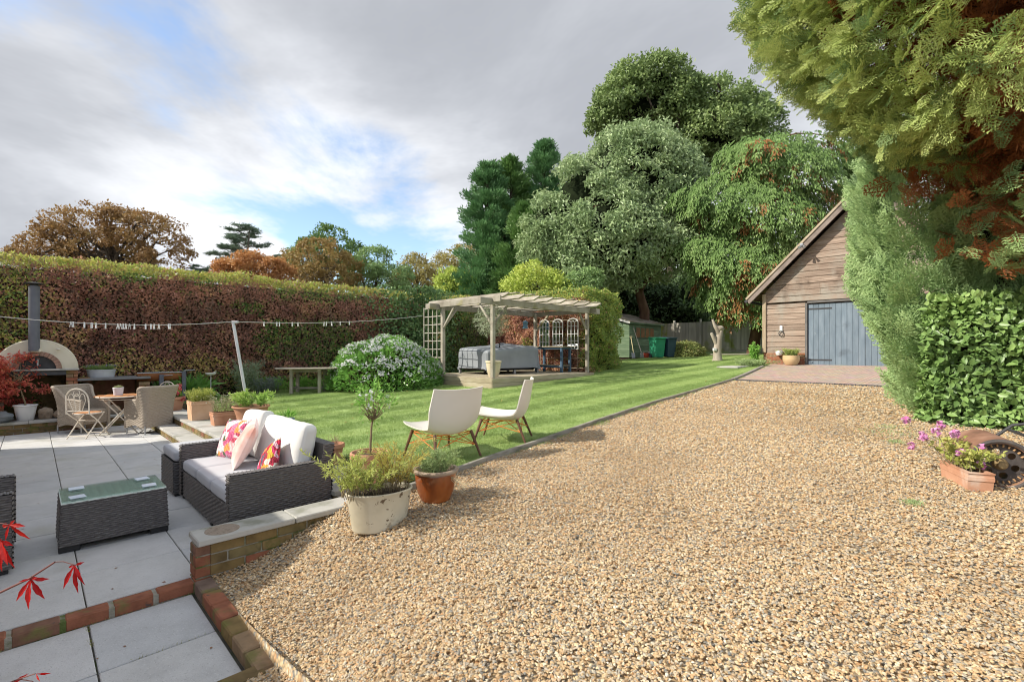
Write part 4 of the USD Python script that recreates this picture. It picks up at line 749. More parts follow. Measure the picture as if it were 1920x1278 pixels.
pale_leaf = leafmat('pale_leaf', (.06, .10, .04), (.11, .165, .06), (.17, .225, .085), tr=.25)
olive_leaf = leafmat('olive_leaf', (.10, .085, .035), (.17, .145, .05), (.21, .2, .07), tr=.3)
bright_leaf = leafmat('bright_leaf', (.11, .15, .03), (.21, .255, .05), (.28, .31, .08), tr=.3)

# the brown oak beyond the hedge
d = 46.0; z = lambda py, dd: 1.6 + (655 - py) / 900 * dd
broad_tree('oak_tree', 'broad brown autumn oak beyond the left end of the hedge', at(205, d, 1), [(at(110, d, z(470, d)), (3.0, 3, 2.2)), (at(150, d, z(432, d)), (2.6, 3, 1.8)), (at(205, d, z(425, d)), (3.4, 3.2, 1.9)), (at(272, d, z(440, d)), (3.0, 3, 2.0)), (at(300, d, z(468, d)), (2.2, 3, 1.9)), (at(90, d, z(482, d)), (2.2, 3, 1.4)), (at(205, d, z(475, d)), (4.0, 3, 1.7))],
           oak_leaf, 330, 56, .27, .80, .42, group=None, seed=201, nl=46, sub=4, inner=.3, up=.2, flat=.5, top=at(215, d, z(470, d)), shell=.3)
# layered cedar
d = 52.0; rng = R(202); t = thing('cedar_tree', 'grey green cedar with layered spreading branches beyond the hedge', 'tree'); b = at(440, d, 1.0); tp = at(468, d, z(424, d)); mb = MB(); mb.tube(limb_path(b, tp, rng, 8, .01), np.linspace(.42, .05, 8), 8); Cc, rr = [], []
for k in range(34):
    f = k / 33; p = np.array(b) * 0 + at(440 + 26 * f, d, 7.3 + (z(424, d) - 7.3) * f); L = (4.7 * (1 - f) ** .75 + .7) * rng.uniform(.65, 1.1); a = rng.uniform(0, 6.283); e = p + np.array([math.cos(a) * L, math.sin(a) * L, L * rng.uniform(.10, .28)]); mb.tube(limb_path(p, e, rng, 5, .03, .03), np.linspace(.09, .02, 5), 5)
    for q in np.linspace(.35, 1.0, int(3 + L * 1.6)): Cc.append(p * (1 - q) + e * q + rng.normal(0, .15, 3)); rr.append(.55)
obj('trunk', mb, bark_grey, t, smooth=True); Cc = np.array(Cc); obj('crown', clump_leaves(rng, Cc, np.array(rr), 75, .34, .2, flat=.28, shell=.2, Dfun=lambda d_, k, g: unit((Cc[k] - at(452, 52.0, 0)) * [1, 1, 0] * .25 + sph(g, len(k)) * [.7, .7, .25] + [0, 0, .12])), cedar_leaf, t, rnd=True)
far = [('orange_shrub', 'low bright orange autumn tree just above the middle of the hedge', 470, 40, [(440, 510, 1.5, 1.1), (480, 503, 1.9, 1.2), (515, 512, 1.3, 1.0)], orange_leaf, .24),
       ('green_tree', 'dark green round topped tree behind the rusty orange tree', 615, 62, [(620, 462, 2.6, 2.6), (590, 480, 2.6, 2.2), (655, 485, 2.2, 2.4), (562, 492, 1.8, 1.8)], mid_leaf, .36),
       ('rust_tree', 'rusty orange and olive tree standing above the hedge', 600, 48, [(600, 490, 3.2, 1.9), (560, 505, 2.2, 1.5), (640, 508, 2.2, 1.6), (605, 520, 3.4, 1.6)], rust_leaf, .27),
       ('pale_tree', 'pale grey green willowy tree right of the rusty tree', 705, 50, [(705, 500, 2.2, 1.9), (680, 520, 2.0, 1.6), (735, 525, 2.2, 1.6)], pale_leaf, .26),
       ('olive_tree', 'thin brownish tree with open twigs left of the bright shrub', 785, 55, [(775, 508, 1.6, 1.8), (800, 525, 2.4, 1.6), (760, 530, 1.8, 1.3)], olive_leaf, .26),
       ('russet_tree', 'russet brown tree rising just left of the dark conifers', 850, 60, [(845, 505, 2.4, 1.9), (870, 490, 2.0, 2.0), (825, 530, 2.2, 1.6)], olive_leaf, .28),
       ('yellow_shrub', 'bright yellow green shrub left of the dark conifers', 852, 30, [(850, 535, 1.0, 1.0), (870, 550, 1.1, 1.0)], bright_leaf, .17)]
for k, (nm, lb, px, d, bl, lm, sz) in enumerate(far):
    blobs = [(at(a, d, z(b_, d)), (rx, max(rx, 1.5), rz_)) for a, b_, rx, rz_ in bl]
    broad_tree(nm, lb, at(px, d, 1), blobs, lm, int(85 + 25 * len(bl)), 44, sz, .62 * (d / 48), .2, seed=210 + k, nl=20, sub=2, inner=.35, shell=.3, group=None, flat=.7)

# dark conifers behind the hedge corner
def conifer(name, label, base, top_z, spread, lm, seed, n_b=150, size=.21, per=125, low=.06, lean=(0, 0)):
    rng = R(seed); t = thing(name, label, 'tree'); base = np.array(base, float); H = top_z - base[2]; tp = base + [lean[0], lean[1], H]; mb = MB(); mb.tube(limb_path(base, tp, rng, 8, .008), np.linspace(.26, .03, 8), 8); C, Dr, rr = [], [], []
    for k in range(n_b):
        f = low + (1 - low) * (k / n_b) ** 1.05; p = base + (tp - base) * f; L = spread * ((1 - f) ** .62) * rng.uniform(.6, 1.12) + .18; a = rng.uniform(0, 6.283); e = p + [math.cos(a) * L, math.sin(a) * L, L * rng.uniform(.25, .65)]
        mb.tube([p, e], [.035, .01], 4, False); q = np.linspace(.45, 1.0, max(2, int(L * 1.7)))
        for w_ in q: C.append(p * (1 - w_) + e * w_); Dr.append(e - p); rr.append(.34 + .12 * L / spread)
    obj('trunk', mb, bark, t, smooth=True); C, Dr = np.array(C), unit(np.array(Dr)); rb = np.clip(fbm(C * .5, 2, seed) * 1.5 - .25, 0, 1)
    obj('crown', clump_leaves(rng, C, np.array(rr), per, size, .32, flat=.75, shell=.15, rndbase=rb, Dfun=lambda d_, k, g: unit(Dr[k] * .9 + d_ * .5 + sph(g, len(k)) * .5 + [0, 0, .45])), lm, t, rnd=True); return t
con_leaf = leafmat('conifer_leaf', (.026, .06, .026), (.058, .12, .046), (.098, .17, .065), tr=.15)
con_leaf2 = leafmat('conifer_leaf_two', (.03, .065, .02), (.06, .115, .032), (.10, .155, .045), tr=.15)
conifer('dark_conifer', 'dark pointed conifer, leftmost and tallest spiky one behind the pergola', at(915, 30, 1.3), z(312, 30), 2.5, con_leaf, 301, 210)
conifer('dark_conifer', 'slim dark conifer between the leftmost spire and the round evergreen', at(957, 31, 1.3), z(304, 31), 2.3, con_leaf2, 302, 200)
conifer('dark_conifer', 'dark conifer whose tip rises just above the shoulder of the round evergreen', at(1020, 32, 1.3), z(270, 32), 2.6, con_leaf, 303, 210)
conifer('dark_conifer', 'low dark conifer filling the gap below the spires beside the hedge top', at(985, 28, 1.3), z(395, 28), 2.4, con_leaf2, 304, 150)

# big rounded grey green evergreen with leaning trunks, taller tree behind
ever_leaf = leafmat('evergreen_leaf', (.05, .074, .036), (.125, .17, .08), (.205, .25, .135), (.26, .27, .19), tr=.15, rough=.45, spec=.4)
tall_leaf = leafmat('tall_tree_leaf', (.034, .055, .02), (.075, .11, .036), (.12, .16, .056), (.17, .205, .08), tr=.25)
def blobs_px(d, L, dep=2.6): return [(at(a, d + o, z(b_, d)), (rx / 900 * d, dep, rz_ / 900 * d)) for a, b_, rx, rz_, o in L]
d = 27.0
broad_tree('evergreen_tree', 'large rounded grey green evergreen with dense domed crown', (1215 / 900 * d - 960 / 900 * d, d + .5, 1.3), blobs_px(d, [(1190, 330, 105, 85, 0), (1110, 380, 90, 80, 0), (1240, 370, 80, 90, .3), (1050, 430, 70, 75, 0), (1140, 450, 110, 90, -1), (1235, 460, 75, 60, -.4), (1030, 480, 45, 50, .4), (1080, 510, 70, 45, -.3), (1175, 300, 60, 50, .5)]), ever_leaf, 1150, 74, .21, .62, .34, bark_red, seed=310, aspect=.42, nl=26, inner=.05, top=at(1180, d, z(420, d)), up=.0, droop=.35, tone_freq=.6, flat=.7, shell=.5, lump=.22, hole=.10, core=.72)
d = 40.0
broad_tree('tall_tree', 'tall broadleaf tree towering behind the rounded evergreen', at(1260, d, 1.3), blobs_px(d, [(1215, 172, 75, 45, 0), (1180, 205, 60, 45, 0), (1250, 200, 75, 45, 0), (1330, 215, 70, 55, 0), (1385, 250, 55, 55, 0), (1340, 270, 85, 45, -1), (1215, 220, 95, 32, 0), (1430, 300, 40, 40, 0), (1150, 222, 35, 22, 0)], 3.6), tall_leaf, 800, 66, .29, .85, .5, bark, seed=311, nl=36, sub=2, inner=.06, top=at(1255, d, z(240, d)), tone_freq=.45, flat=.6, shell=.5, lump=.25, hole=.09, core=.62)
# drooping cypress, right of it
cyp_leaf = mat('cypress_leaf', [(0, (.38, .16, .06)), (.12, (.34, .17, .06)), (.16, (.085, .15, .04)), (.45, (.155, .26, .07)), (.75, (.235, .36, .11)), (1, (.34, .44, .17))], scale=2, rnd=.9, rough=.5, spec=.3, translucent=.22)
def drooping(name, label, base, lines, n_f, seed, fl=.95, dep=2.4):
    """hanging fronds along the outside of a column given as (height, left, right) world x at depth"""
    rng = R(seed); t = thing(name, label, 'tree'); d = base[1]; hs = np.array([q[0] for q in lines]); lx = np.array([q[1] for q in lines]); rx = np.array([q[2] for q in lines])
    mb = MB(); tp = (lx[-1] + rx[-1]) / 2; mb.tube(limb_path(np.array(base), [tp, d, hs[-1]], rng, 8, .01), np.linspace(.3, .04, 8), 8)
    zf = hs[0] + (hs[-1] - hs[0]) * rng.beta(1.1, 1.25, n_f); a = rng.uniform(math.pi * .95, math.pi * 2.05, n_f); q = rng.uniform(.72, 1.05, n_f) + .14 * np.sin(zf * 2.4 + a * 3) + .5 * (fbm(np.stack([zf * .9, a * 2.2, 0 * a], 1), 3, 13) - .5); cx = (np.interp(zf, hs, lx) + np.interp(zf, hs, rx)) / 2; hw = (np.interp(zf, hs, rx) - np.interp(zf, hs, lx)) / 2
    P0 = np.stack([cx + hw * np.cos(a) * q, d + dep * np.sin(a) * q * np.clip(hw / hw.max() + .2, 0, 1), zf], 1); outd = unit(np.stack([np.cos(a), np.sin(a), 0 * a], 1))
    for k in range(60): i = rng.integers(0, n_f); c = np.array([cx[i], d, P0[i, 2] + .5]); mb.tube(limb_path(c, P0[i], rng, 5, .03, .05), np.linspace(.045, .012, 5), 5, False)
    obj('trunk', mb, bark_red, t, smooth=True)
    per = 40; k = np.repeat(np.arange(n_f), per); s = rng.uniform(0, 1, len(k)); L = (fl * rng.uniform(.6, 1.3, n_f))[k]; sd = np.cross(outd, [0, 0, 1.0])[k]; side = rng.normal(0, .13, len(k)) * (1 - .5 * s)
    P = P0[k] + outd[k] * (L * (.45 * s))[:, None] + sd * (side * L)[:, None] * 1.3 + np.array([0, 0, -1.0]) * (L * s ** 1.6 * .95)[:, None]; D = unit(outd[k] * .35 + sd * (side * 3)[:, None] + [0, 0, -.75] + sph(rng, len(k)) * .25); N = unit(outd[k] + sph(rng, len(k)) * .5)
    brown = (fbm(P0 * .8, 2, seed + 3) > .60) & (rng.uniform(0, 1, n_f) < .5); r = np.where(brown[k] & (s > .2), rng.uniform(0, .12, len(k)), np.clip(.2 + .42 * rng.uniform(0, 1, n_f)[k] + .33 * s + rng.normal(0, .08, len(k)), .17, 1)); sz = rng.uniform(.12, .21, len(k))
    obj('crown', leaf_mesh(P, D, N, sz, sz * .38, r, droop=.15), cyp_leaf, t, rnd=True); return t
d = 24.5; X = lambda px: (px - 960) / 900 * d
drooping('drooping_cypress', 'light green cypress with hanging fronds and orange tips beside the garage', (X(1410), d, 1.3), [(z(585, d), X(1385), X(1500)), (z(550, d), X(1325), X(1510)), (z(510, d), X(1290), X(1530)), (z(430, d), X(1280), X(1590)), (z(370, d), X(1292), X(1635)), (z(315, d), X(1318), X(1625)), (z(272, d), X(1362), X(1570))], 3600, 320, .85)
# dark undergrowth beneath the big trees, and a bright shrub behind the pergola
dk_leaf = leafmat('undergrowth_leaf', (.018, .03, .012), (.035, .06, .02), (.06, .09, .03), tr=.1)
d = 37.0
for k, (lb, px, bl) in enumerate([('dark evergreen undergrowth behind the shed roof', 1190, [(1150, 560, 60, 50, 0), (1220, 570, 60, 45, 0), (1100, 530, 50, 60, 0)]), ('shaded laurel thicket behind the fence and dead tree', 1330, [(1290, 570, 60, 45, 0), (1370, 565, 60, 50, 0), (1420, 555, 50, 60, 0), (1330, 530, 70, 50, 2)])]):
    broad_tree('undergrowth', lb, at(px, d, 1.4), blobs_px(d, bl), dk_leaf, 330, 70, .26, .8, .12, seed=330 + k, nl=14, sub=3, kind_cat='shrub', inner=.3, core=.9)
d = 22.0
broad_tree('bright_shrub', 'light yellow green shrub above the pergola roof', at(1010, d, 1.2), blobs_px(d, [(1000, 525, 32, 30, 0), (1040, 540, 35, 22, 0), (970, 540, 22, 20, 0)], 1.0), bright_leaf, 90, 60, .13, .36, .06, seed=335, nl=12, sub=2, kind_cat='shrub')
broad_tree('green_shrub', 'mid green leafy shrub right of the bright shrub above the pergola', at(1085, d, 1.2), blobs_px(d, [(1085, 540, 30, 24, 0), (1105, 525, 14, 14, 0)], 1.0), pale_leaf, 50, 60, .13, .34, .05, seed=336, nl=10, sub=2, kind_cat='shrub')
# ivy over the hedge end beside the pergola's left post
ivy = thing('ivy', 'green ivy and climber over the hedge left of the pergola trellis', 'climber'); rng = R(340); m = 7000
u = rng.normal(9.55, .75, m); zz = rng.uniform(.7, 3.75, m); v = 14.2 - .9 * np.exp(-((u - 9.6) / .8) ** 2) * fbm(np.stack([u, zz, 0 * u], 1), 3, 5) * 1.6 + rng.uniform(-.1, .15, m); P = np.stack([(u - v) * S2, (u + v) * S2, zz], 1)
iv_leaf = mat('ivy_leaf', [(0, (.05, .11, .04)), (.4, (.12, .22, .07)), (.8, (.22, .34, .12)), (.9, (.31, .40, .15)), (.94, (.52, .28, .07)), (1, (.58, .36, .09))], scale=1.5, rnd=.85, rough=.4, spec=.45, translucent=.18)
rr = rng.uniform(0, .93, m); warm = (np.hypot(u - 9.75, (zz - 2.2) * .8) < .35) & (rng.uniform(0, 1, m) < .6); rr[warm] = rng.uniform(.93, 1, warm.sum()); s = rng.uniform(.06, .12, m)
obj('foliage', leaf_mesh(P, sph(rng, m) * .7 + [0, 0, -.4], unit(OUT + sph(rng, m) * .6 + [0, 0, .3]), s, s * .8, rr, fold=.2), iv_leaf, ivy, rnd=True)
mb = MB()
for k in range(10): a = 9.6 + rng.normal() * .6; mb.tube(limb_path(W(a, 14.2, .55), W(a + rng.normal() * .3, 14.1, 3.3), rng, 7, .03), np.linspace(.02, .008, 7), 5)
obj('stem', mb, twig_mat, ivy)

# domed evergreen bush with white flowers
bush = thing('flowering_bush', 'domed glossy bush with a crown of small white flowers on the lawn', 'bush', W(7.05, 12.15, .55), Q); rng = R(350); m = 17000; dd = sph(rng, m); dd[:, 2] = np.abs(dd[:, 2]); rx, ry, rz_ = 1.48, 1.62, 1.32
lump = 1 + .34 * (fbm(dd * 2.6 + 9, 3, 6) - .5); q = lump * rng.uniform(.86, 1.03, m); P = dd * [rx, ry, rz_] * q[:, None]; D = unit(dd + sph(rng, m) * .75); N = unit(dd * .6 + [0, 0, .5] + sph(rng, m) * .6); s = rng.uniform(.06, .12, m)
bl = leafmat('bush_leaf', (.03, .075, .018), (.065, .14, .03), (.115, .21, .045), (.17, .27, .07), tr=.2, rough=.35, spec=.5)
obj('foliage', leaf_mesh(P, D, N, s, s * .5, np.clip(.2 + .5 * fbm(P * 2.2, 2, 8) + rng.normal(0, .16, m), 0, 1), fold=.2), bl, bush, rnd=True)
mb = MB(); mb.tm(trimesh.creation.icosphere(3).apply_scale((rx * .86, ry * .86, rz_ * .86))); obj('core', mb, dark_core, bush, smooth=True)
m = 5200; dd = sph(rng, m); dd[:, 2] = np.abs(dd[:, 2]); pr = fbm(dd * 3.3 + 4, 2, 3); ok = (dd[:, 2] > .16) & (rng.uniform(0, 1, m) < smooth01((dd[:, 2] - .1) / .6) * smooth01((pr - .36) / .15)); dd = dd[ok]; m = len(dd); lump = 1 + .34 * (fbm(dd * 2.6 + 9, 3, 6) - .5)
C = dd * [rx, ry, rz_] * (lump * 1.04)[:, None]; k = np.repeat(np.arange(m), 5); P = C[k] + rng.normal(0, .018, (len(k), 3)); N = unit(dd[k] + sph(rng, len(k)) * .5); D = np.cross(N, sph(rng, len(k)))
obj('flowers', leaf_mesh(P, D, N, .034, .03, rng.uniform(0, 1, len(k))), leafmat('white_petal', (.62, .66, .58), (.80, .81, .76), tr=.2), bush, rnd=True)

# ---- feathery conifers on the right
def spray_proto(seed, n_side=9, tert=4, curl=.22, wid=.05):
    rng = R(seed); P, D, L, Wd, r = [], [], [], [], []
    def zc(x): return -curl * x * x
    for k in range(7): x = k / 7; P.append((x, 0, zc(x))); D.append((1, 0, -2 * curl * x)); L.append(.17); Wd.append(wid); r.append(.3)
    for k in range(1, n_side + 1):
        x = k / (n_side + 1); SL = .52 * (1 - x) ** .8 + .08
        for sg in (-1, 1):
            a = sg * rng.uniform(.65, .95); dx, dy = math.cos(a), math.sin(a); bend = rng.uniform(-.12, .05)
            ns = 3
            for q in range(ns): f = q / ns; P.append((x + dx * SL * f, dy * SL * f, zc(x) + bend * f * f)); D.append((dx, dy, bend * f * 2)); L.append(SL / ns * 1.25); Wd.append(wid * .95); r.append(.35 + .35 * f)
            for q in range(tert):
                f = (q + .6) / (tert + .2); sg2 = -1 if q % 2 else 1; a2 = a + sg2 * .7; P.append((x + dx * SL * f, dy * SL * f, zc(x) + bend * f * f)); D.append((math.cos(a2), math.sin(a2), rng.uniform(-.1, .15))); L.append(SL * .34 * (1.15 - f) + .05); Wd.append(wid * .8); r.append(.55 + .4 * rng.uniform())
    P, D = np.array(P, float), np.array(D, float); N = np.tile([0, 0, 1.0], (len(P), 1)) + sph(rng, len(P)) * .35
    return leaf_mesh(P, D, N, np.array(L), np.array(Wd), np.clip(np.array(r), 0, 1), fold=.25)
sprays = [spray_proto(400 + k, 8, 3, .10 + .08 * (k % 3)) for k in range(5)]
def spraymat(name, *cols):
    cols = [tuple(min(.66, 2.3 * x) for x in c) for c in cols]
    n = {'at': ('attribute', {'attribute': 'rnd'}), 'o': ('object_info', {}), 'mx': ('mix_float', {'fac': .42}), 'g': ('geometry', {}), 'no': ('noise_texture', {'scale': .9, 'detail': 2.0}), 'm2': ('mix_float', {'fac': .3}), 'r': ('rgb_ramp', {'ramp': ramp(*cols)}), 'p': ('principled_bsdf', {'roughness': .5, 'specular_ior_level': .35}), 't': ('translucent_bsdf', {}), 'mc': ('mix_closure', {'fac': .2})}
    return usdkit.material(stage, f'/World/Looks/{name}', n, [('at.fac', 'mx.a'), ('o.random', 'mx.b'), ('mx.result', 'm2.a'), ('g.position', 'no.vector'), ('no.fac', 'm2.b'), ('m2.result', 'r.fac'), ('r.color', 'p.base_color'), ('r.color', 't.color'), ('p.BSDF', 'mc.closure1'), ('t.BSDF', 'mc.closure2')], surface='mc.closure')
blue_green = spraymat('blue_green_spray', (.035, .06, .026), (.11, .165, .07), (.185, .25, .11), (.25, .31, .155))
sunlit_gold = spraymat('sunlit_gold_spray', (.04, .06, .018), (.13, .165, .045), (.225, .255, .088), (.28, .285, .13))
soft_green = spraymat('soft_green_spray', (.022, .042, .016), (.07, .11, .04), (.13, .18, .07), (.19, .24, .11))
dead_rust = spraymat('dead_rust_spray', (.035, .013, .006), (.09, .032, .011), (.17, .06, .02), (.22, .095, .035))
dead_dark = mat('dead_twig', ramp((.05, .028, .016), (.11, .065, .04)), scale=8, rough=.9)
def frames_from(D, upv, rng, roll=.5): return frames(D, upv, roll=rng.normal(0, roll, len(D)))

# conifer hedge between the garage and the laurel
ch = thing('conifer_hedge', 'tall feathery blue green conifer hedge right of the blue garage doors', 'hedge'); rng = R(410)
# its clipped face runs along the drive from near (u 9) to the garage; depth v from .5 to -2
m = 2300; a = rng.uniform(0, 1, m); zb = .55 + 4.1 * rng.beta(1, 1.05, m); far_ = rng.uniform(0, 1, m)
uu = 9.2 + 2.9 * a; vv = .82 + .22 * np.sin(uu * 1.3) + .62 * smooth01((zb - .6) / 2.2) + .30 * smooth01((uu - 10.5) / 1.4)
P1 = np.stack([(uu - vv) * S2, (uu + vv) * S2, zb], 1); n1 = np.tile(np.array([-S2, S2, 0.0]), (m, 1))
m2 = 1500; v2 = rng.uniform(-2.6, 1.0, m2); z2 = .55 + 4.1 * rng.uniform(0, 1, m2); v2 = np.minimum(v2, .75 + .62 * smooth01((z2 - .6) / 2.2)); u2 = 9.15 - .12 * np.sin(v2 * 2.1) + .1 * rng.normal(size=m2); P2 = np.stack([(u2 - v2) * S2, (u2 + v2) * S2, z2], 1); n2 = np.tile(np.array([-S2, -S2, 0.0]), (m2, 1))
P, N0 = np.vstack([P1, P2]), np.vstack([n1, n2]); m = len(P); P = P + N0 * ((fbm(P * 1.1, 3, 44) - .5) * .7 + rng.uniform(-.30, .04, m))[:, None] - N0 * .12
D = unit(N0 * .75 + np.array([0, 0, .8]) + sph(rng, m) * .42); Rm = frames_from(D, N0 + np.array([0, 0, .2]), rng, .5); sc = rng.uniform(.30, .52, m)
tag(scatter('foliage', sprays, blue_green, P, Rm, sc, rng.integers(0, 5, m), ch), kind='stuff')
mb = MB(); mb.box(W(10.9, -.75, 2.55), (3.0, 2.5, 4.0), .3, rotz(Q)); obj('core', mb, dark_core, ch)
mb = MB()
for k in range(8): p = W(9.6 + .4 * k, -.3 + rng.normal() * .2); mb.tube(limb_path(p, p + [0, 0, 3.8], rng, 6, .015), np.linspace(.07, .02, 6), 7)
obj('trunk', mb, bark_red, ch)

# overhanging golden conifer, near on the right, its underside brown and dead
oc = thing('golden_conifer', 'huge overhanging golden green conifer filling the upper right with rusty dead underside', 'tree'); rng = R(420)
CC = np.array([5.98, 5.05, 6.45]); RA = np.array([3.1, 2.3, 3.1])
m = 23000; dd = sph(rng, m); cam_dir = unit(np.array([0, 0, 1.6]) - CC); ok = (dd @ cam_dir > -.35); dd = dd[ok]; m = len(dd)
lump = 1 + .34 * (fbm(dd * 2.4 + 3, 3, 17) - .5) + .16 * (fbm(dd * 7, 2, 18) - .5); P = CC + dd * RA * (lump * rng.uniform(.86, 1.0, m))[:, None]
ok = P[:, 2] > 3.88 + .25 * (fbm(P * 1.3, 2, 4) - .5) - .0 * P[:, 0]; P, dd = P[ok], dd[ok]; m = len(P)
hole = smooth01((fbm(dd * 1.9 + 12, 3, 23) - .53) / .05) * smooth01((-(P[:, 1] - CC[1]) - .6) / .8) * smooth01((P[:, 0] - 3.6) / .9); hole = np.maximum(hole, smooth01((fbm(dd * 2.3 + 31, 3, 29) - .43) / .06) * smooth01((P[:, 0] - 4.1) / .7) * smooth01((5.2 - P[:, 1]) / .6))
hole = np.maximum(hole, np.clip(1.6 - np.linalg.norm((P - [3.75, 3.55, 4.45]) / [.95, .95, .62], axis=1), 0, 1)); keep = rng.uniform(0, 1, m) > hole * .95; P, dd = P[keep], dd[keep]; m = len(P)
D = unit(dd * .8 + np.array([0, 0, .42]) + sph(rng, m) * .38); Rm = frames_from(D, dd * .9 + np.array([0, 0, .5]), rng, .45); sc = rng.uniform(.16, .32, m)
sunny = smooth01((-(dd[:, 0]) - .25) / .35) + .4 * smooth01((fbm(P * .9, 2, 5) - .5) / .08); g = rng.uniform(0, 1, m) < np.clip(sunny, .06, .85)  # sun side gets lighter gold sprays, sunlight put into the foliage colour
tag(scatter('golden_foliage', sprays, sunlit_gold, P[g], Rm[g], sc[g], rng.integers(0, 5, g.sum()), oc), kind='stuff'); tag(scatter('green_foliage', sprays, soft_green, P[~g], Rm[~g], sc[~g], rng.integers(0, 5, (~g).sum()), oc), kind='stuff')
m = 4600; dd = sph(rng, m); q = rng.uniform(.50, .84, m); P = CC + dd * RA * q[:, None]; ok = (P[:, 2] > 3.85) & (dd @ cam_dir > -.5); P, dd = P[ok], dd[ok]
P2 = np.stack([rng.uniform(5.2, 8.5, 1000), rng.uniform(3.7, 6.8, 1000), 0 * rng.uniform(size=1000)], 1); P2[:, 2] = 3.95 + .45 * (fbm(P2 * .9, 3, 9) - .5) + rng.uniform(0, .5, 1000) - .10 * (P2[:, 0] - 4); P2 = P2[((P2[:, :2] - CC[:2]) ** 2 / (RA[:2] * .85) ** 2).sum(1) < 1]
P3 = np.stack([rng.normal(6.9, .6, 1100), rng.normal(5.3, .45, 1100), rng.uniform(2.65, 4.1, 1100)], 1)
P = np.vstack([P, P2, P3]); m = len(P); D = unit(sph(rng, m) + np.array([-.25, -.35, -.25])); tag(scatter('dead_foliage', sprays, dead_rust, P, frames_from(D, sph(rng, m), rng, 1.0), rng.uniform(.22, .42, m), rng.integers(0, 5, m), oc), kind='stuff')
mb = MB(); T0 = np.array([7.6, 7.0, .55]); mb.tube(limb_path(T0, T0 + [-.3, -.2, 7], rng, 8, .01), np.linspace(.32, .10, 8), 10)
for k in range(46):
    a = T0 + [-.1, -.1, rng.uniform(2.4, 6.5)]; e = CC + sph(rng, 1)[0] * RA * rng.uniform(.6, .9); e[2] = max(e[2], 3.8 + rng.uniform(0, .5)); e[1] = min(e[1], 7); mb.tube(limb_path(a, e, rng, 7, .035, -.05), np.linspace(.05, .010, 7), 6)
obj('trunk', mb, bark_red, oc, smooth=True)
m = 1500; P = CC + sph(rng, m) * RA * rng.uniform(.3, .8, (m, 1)); P[:, 2] = np.maximum(P[:, 2], 3.8 + rng.uniform(0, .4, m)); twigs(oc, P, sph(rng, m) + [-.2, -.3, 0], rng.uniform(.2, .7, m), .006, dead_dark, 421)
mb = MB(); mb.tm(trimesh.creation.icosphere(3).apply_scale((1.9, 1.5, 1.5)).apply_translation(CC + [.6, .8, .6])); obj('core', mb, dark_core, oc, smooth=True)
# green sprays hanging in front of the dark hollow under the tree
P = np.vstack([np.stack([rng.normal(6.3, .5, 420), rng.normal(5.0, .35, 420), rng.normal(3.0, .35, 420)], 1)]); m = len(P); tag(scatter('green_foliage', sprays, soft_green, P, frames_from(unit(sph(rng, m) + np.array([-.8, -.6, -.1])), sph(rng, m) * .3 + [0, 0, 1], rng, .4), rng.uniform(.2, .36, m), rng.integers(0, 5, m), oc), kind='stuff')

# clipped laurel at the right edge
la = thing('laurel_hedge', 'clipped glossy dark green laurel hedge beside the gravel behind the roller', 'hedge'); rng = R(430)
lau = leafmat('laurel_leaf', (.03, .055, .016), (.068, .115, .032), (.11, .168, .05), (.165, .225, .08), tr=.14, rough=.42, spec=.5)
L0, L1, LV0, LV1, LZ = 8.62, 9.6, -2.6, .62, 2.30
def lface(a, b): return np.stack([L0 - .0 * a, LV1 + (LV0 - LV1) * a, .55 + (LZ - .55) * b], 1)
m = 7600; a, b = rng.uniform(0, 1, m), rng.uniform(0, 1, m); q = lface(a, b); nv = np.tile(np.array([-1.0, 0, 0]), (m, 1))
m2 = 2600; a2, b2 = rng.uniform(0, 1, m2), rng.uniform(0, 1, m2); q2 = np.stack([L0 + (L1 - L0) * a2, np.full(m2, LV1), .55 + (LZ - .55) * b2], 1); n2 = np.tile(np.array([0, 1.0, 0]), (m2, 1))
m3 = 4200; q3 = np.stack([L0 + 1.4 * rng.uniform(0, 1, m3), LV1 + (LV0 - LV1) * rng.uniform(0, 1, m3), np.full(m3, LZ)], 1); n3 = np.tile(np.array([0, 0, 1.0]), (m3, 1))
q, nv = np.vstack([q, q2, q3]), np.vstack([nv, n2, n3]); m = len(q); P = np.stack([(q[:, 0] - q[:, 1]) * S2, (q[:, 0] + q[:, 1]) * S2, q[:, 2]], 1); N0 = np.stack([(nv[:, 0] - nv[:, 1]) * S2, (nv[:, 0] + nv[:, 1]) * S2, nv[:, 2]], 1)
P = P + N0 * ((fbm(P * 1.7, 3, 55) - .5) * .34 + rng.uniform(-.22, .05, m))[:, None]; D = unit(N0 * .55 + sph(rng, m) * .75 + [0, 0, .1]); N = unit(N0 * .8 + [0, 0, .45] + sph(rng, m) * .45); s = .065 + .085 * rng.beta(1.5, 2, m)
obj('foliage', leaf_mesh(P, D, N, s, s * .56, np.clip(rng.beta(1.8, 2.2, m) + .15 * (P[:, 2] > 2.2), 0, 1), fold=.14, droop=.12, pts=6), lau, la, smooth=True, rnd=True)
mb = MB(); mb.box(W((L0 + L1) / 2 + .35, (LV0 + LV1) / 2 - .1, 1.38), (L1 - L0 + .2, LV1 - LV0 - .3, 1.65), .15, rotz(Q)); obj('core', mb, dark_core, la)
mb = MB()
for k in range(10): p = W(9.1, LV1 - .3 * k - .2); mb.tube(limb_path(p, p + [rng.normal() * .2, rng.normal() * .2, 1.5], rng, 5, .04), np.linspace(.03, .01, 5), 6)
obj('stem', mb, bark, la)

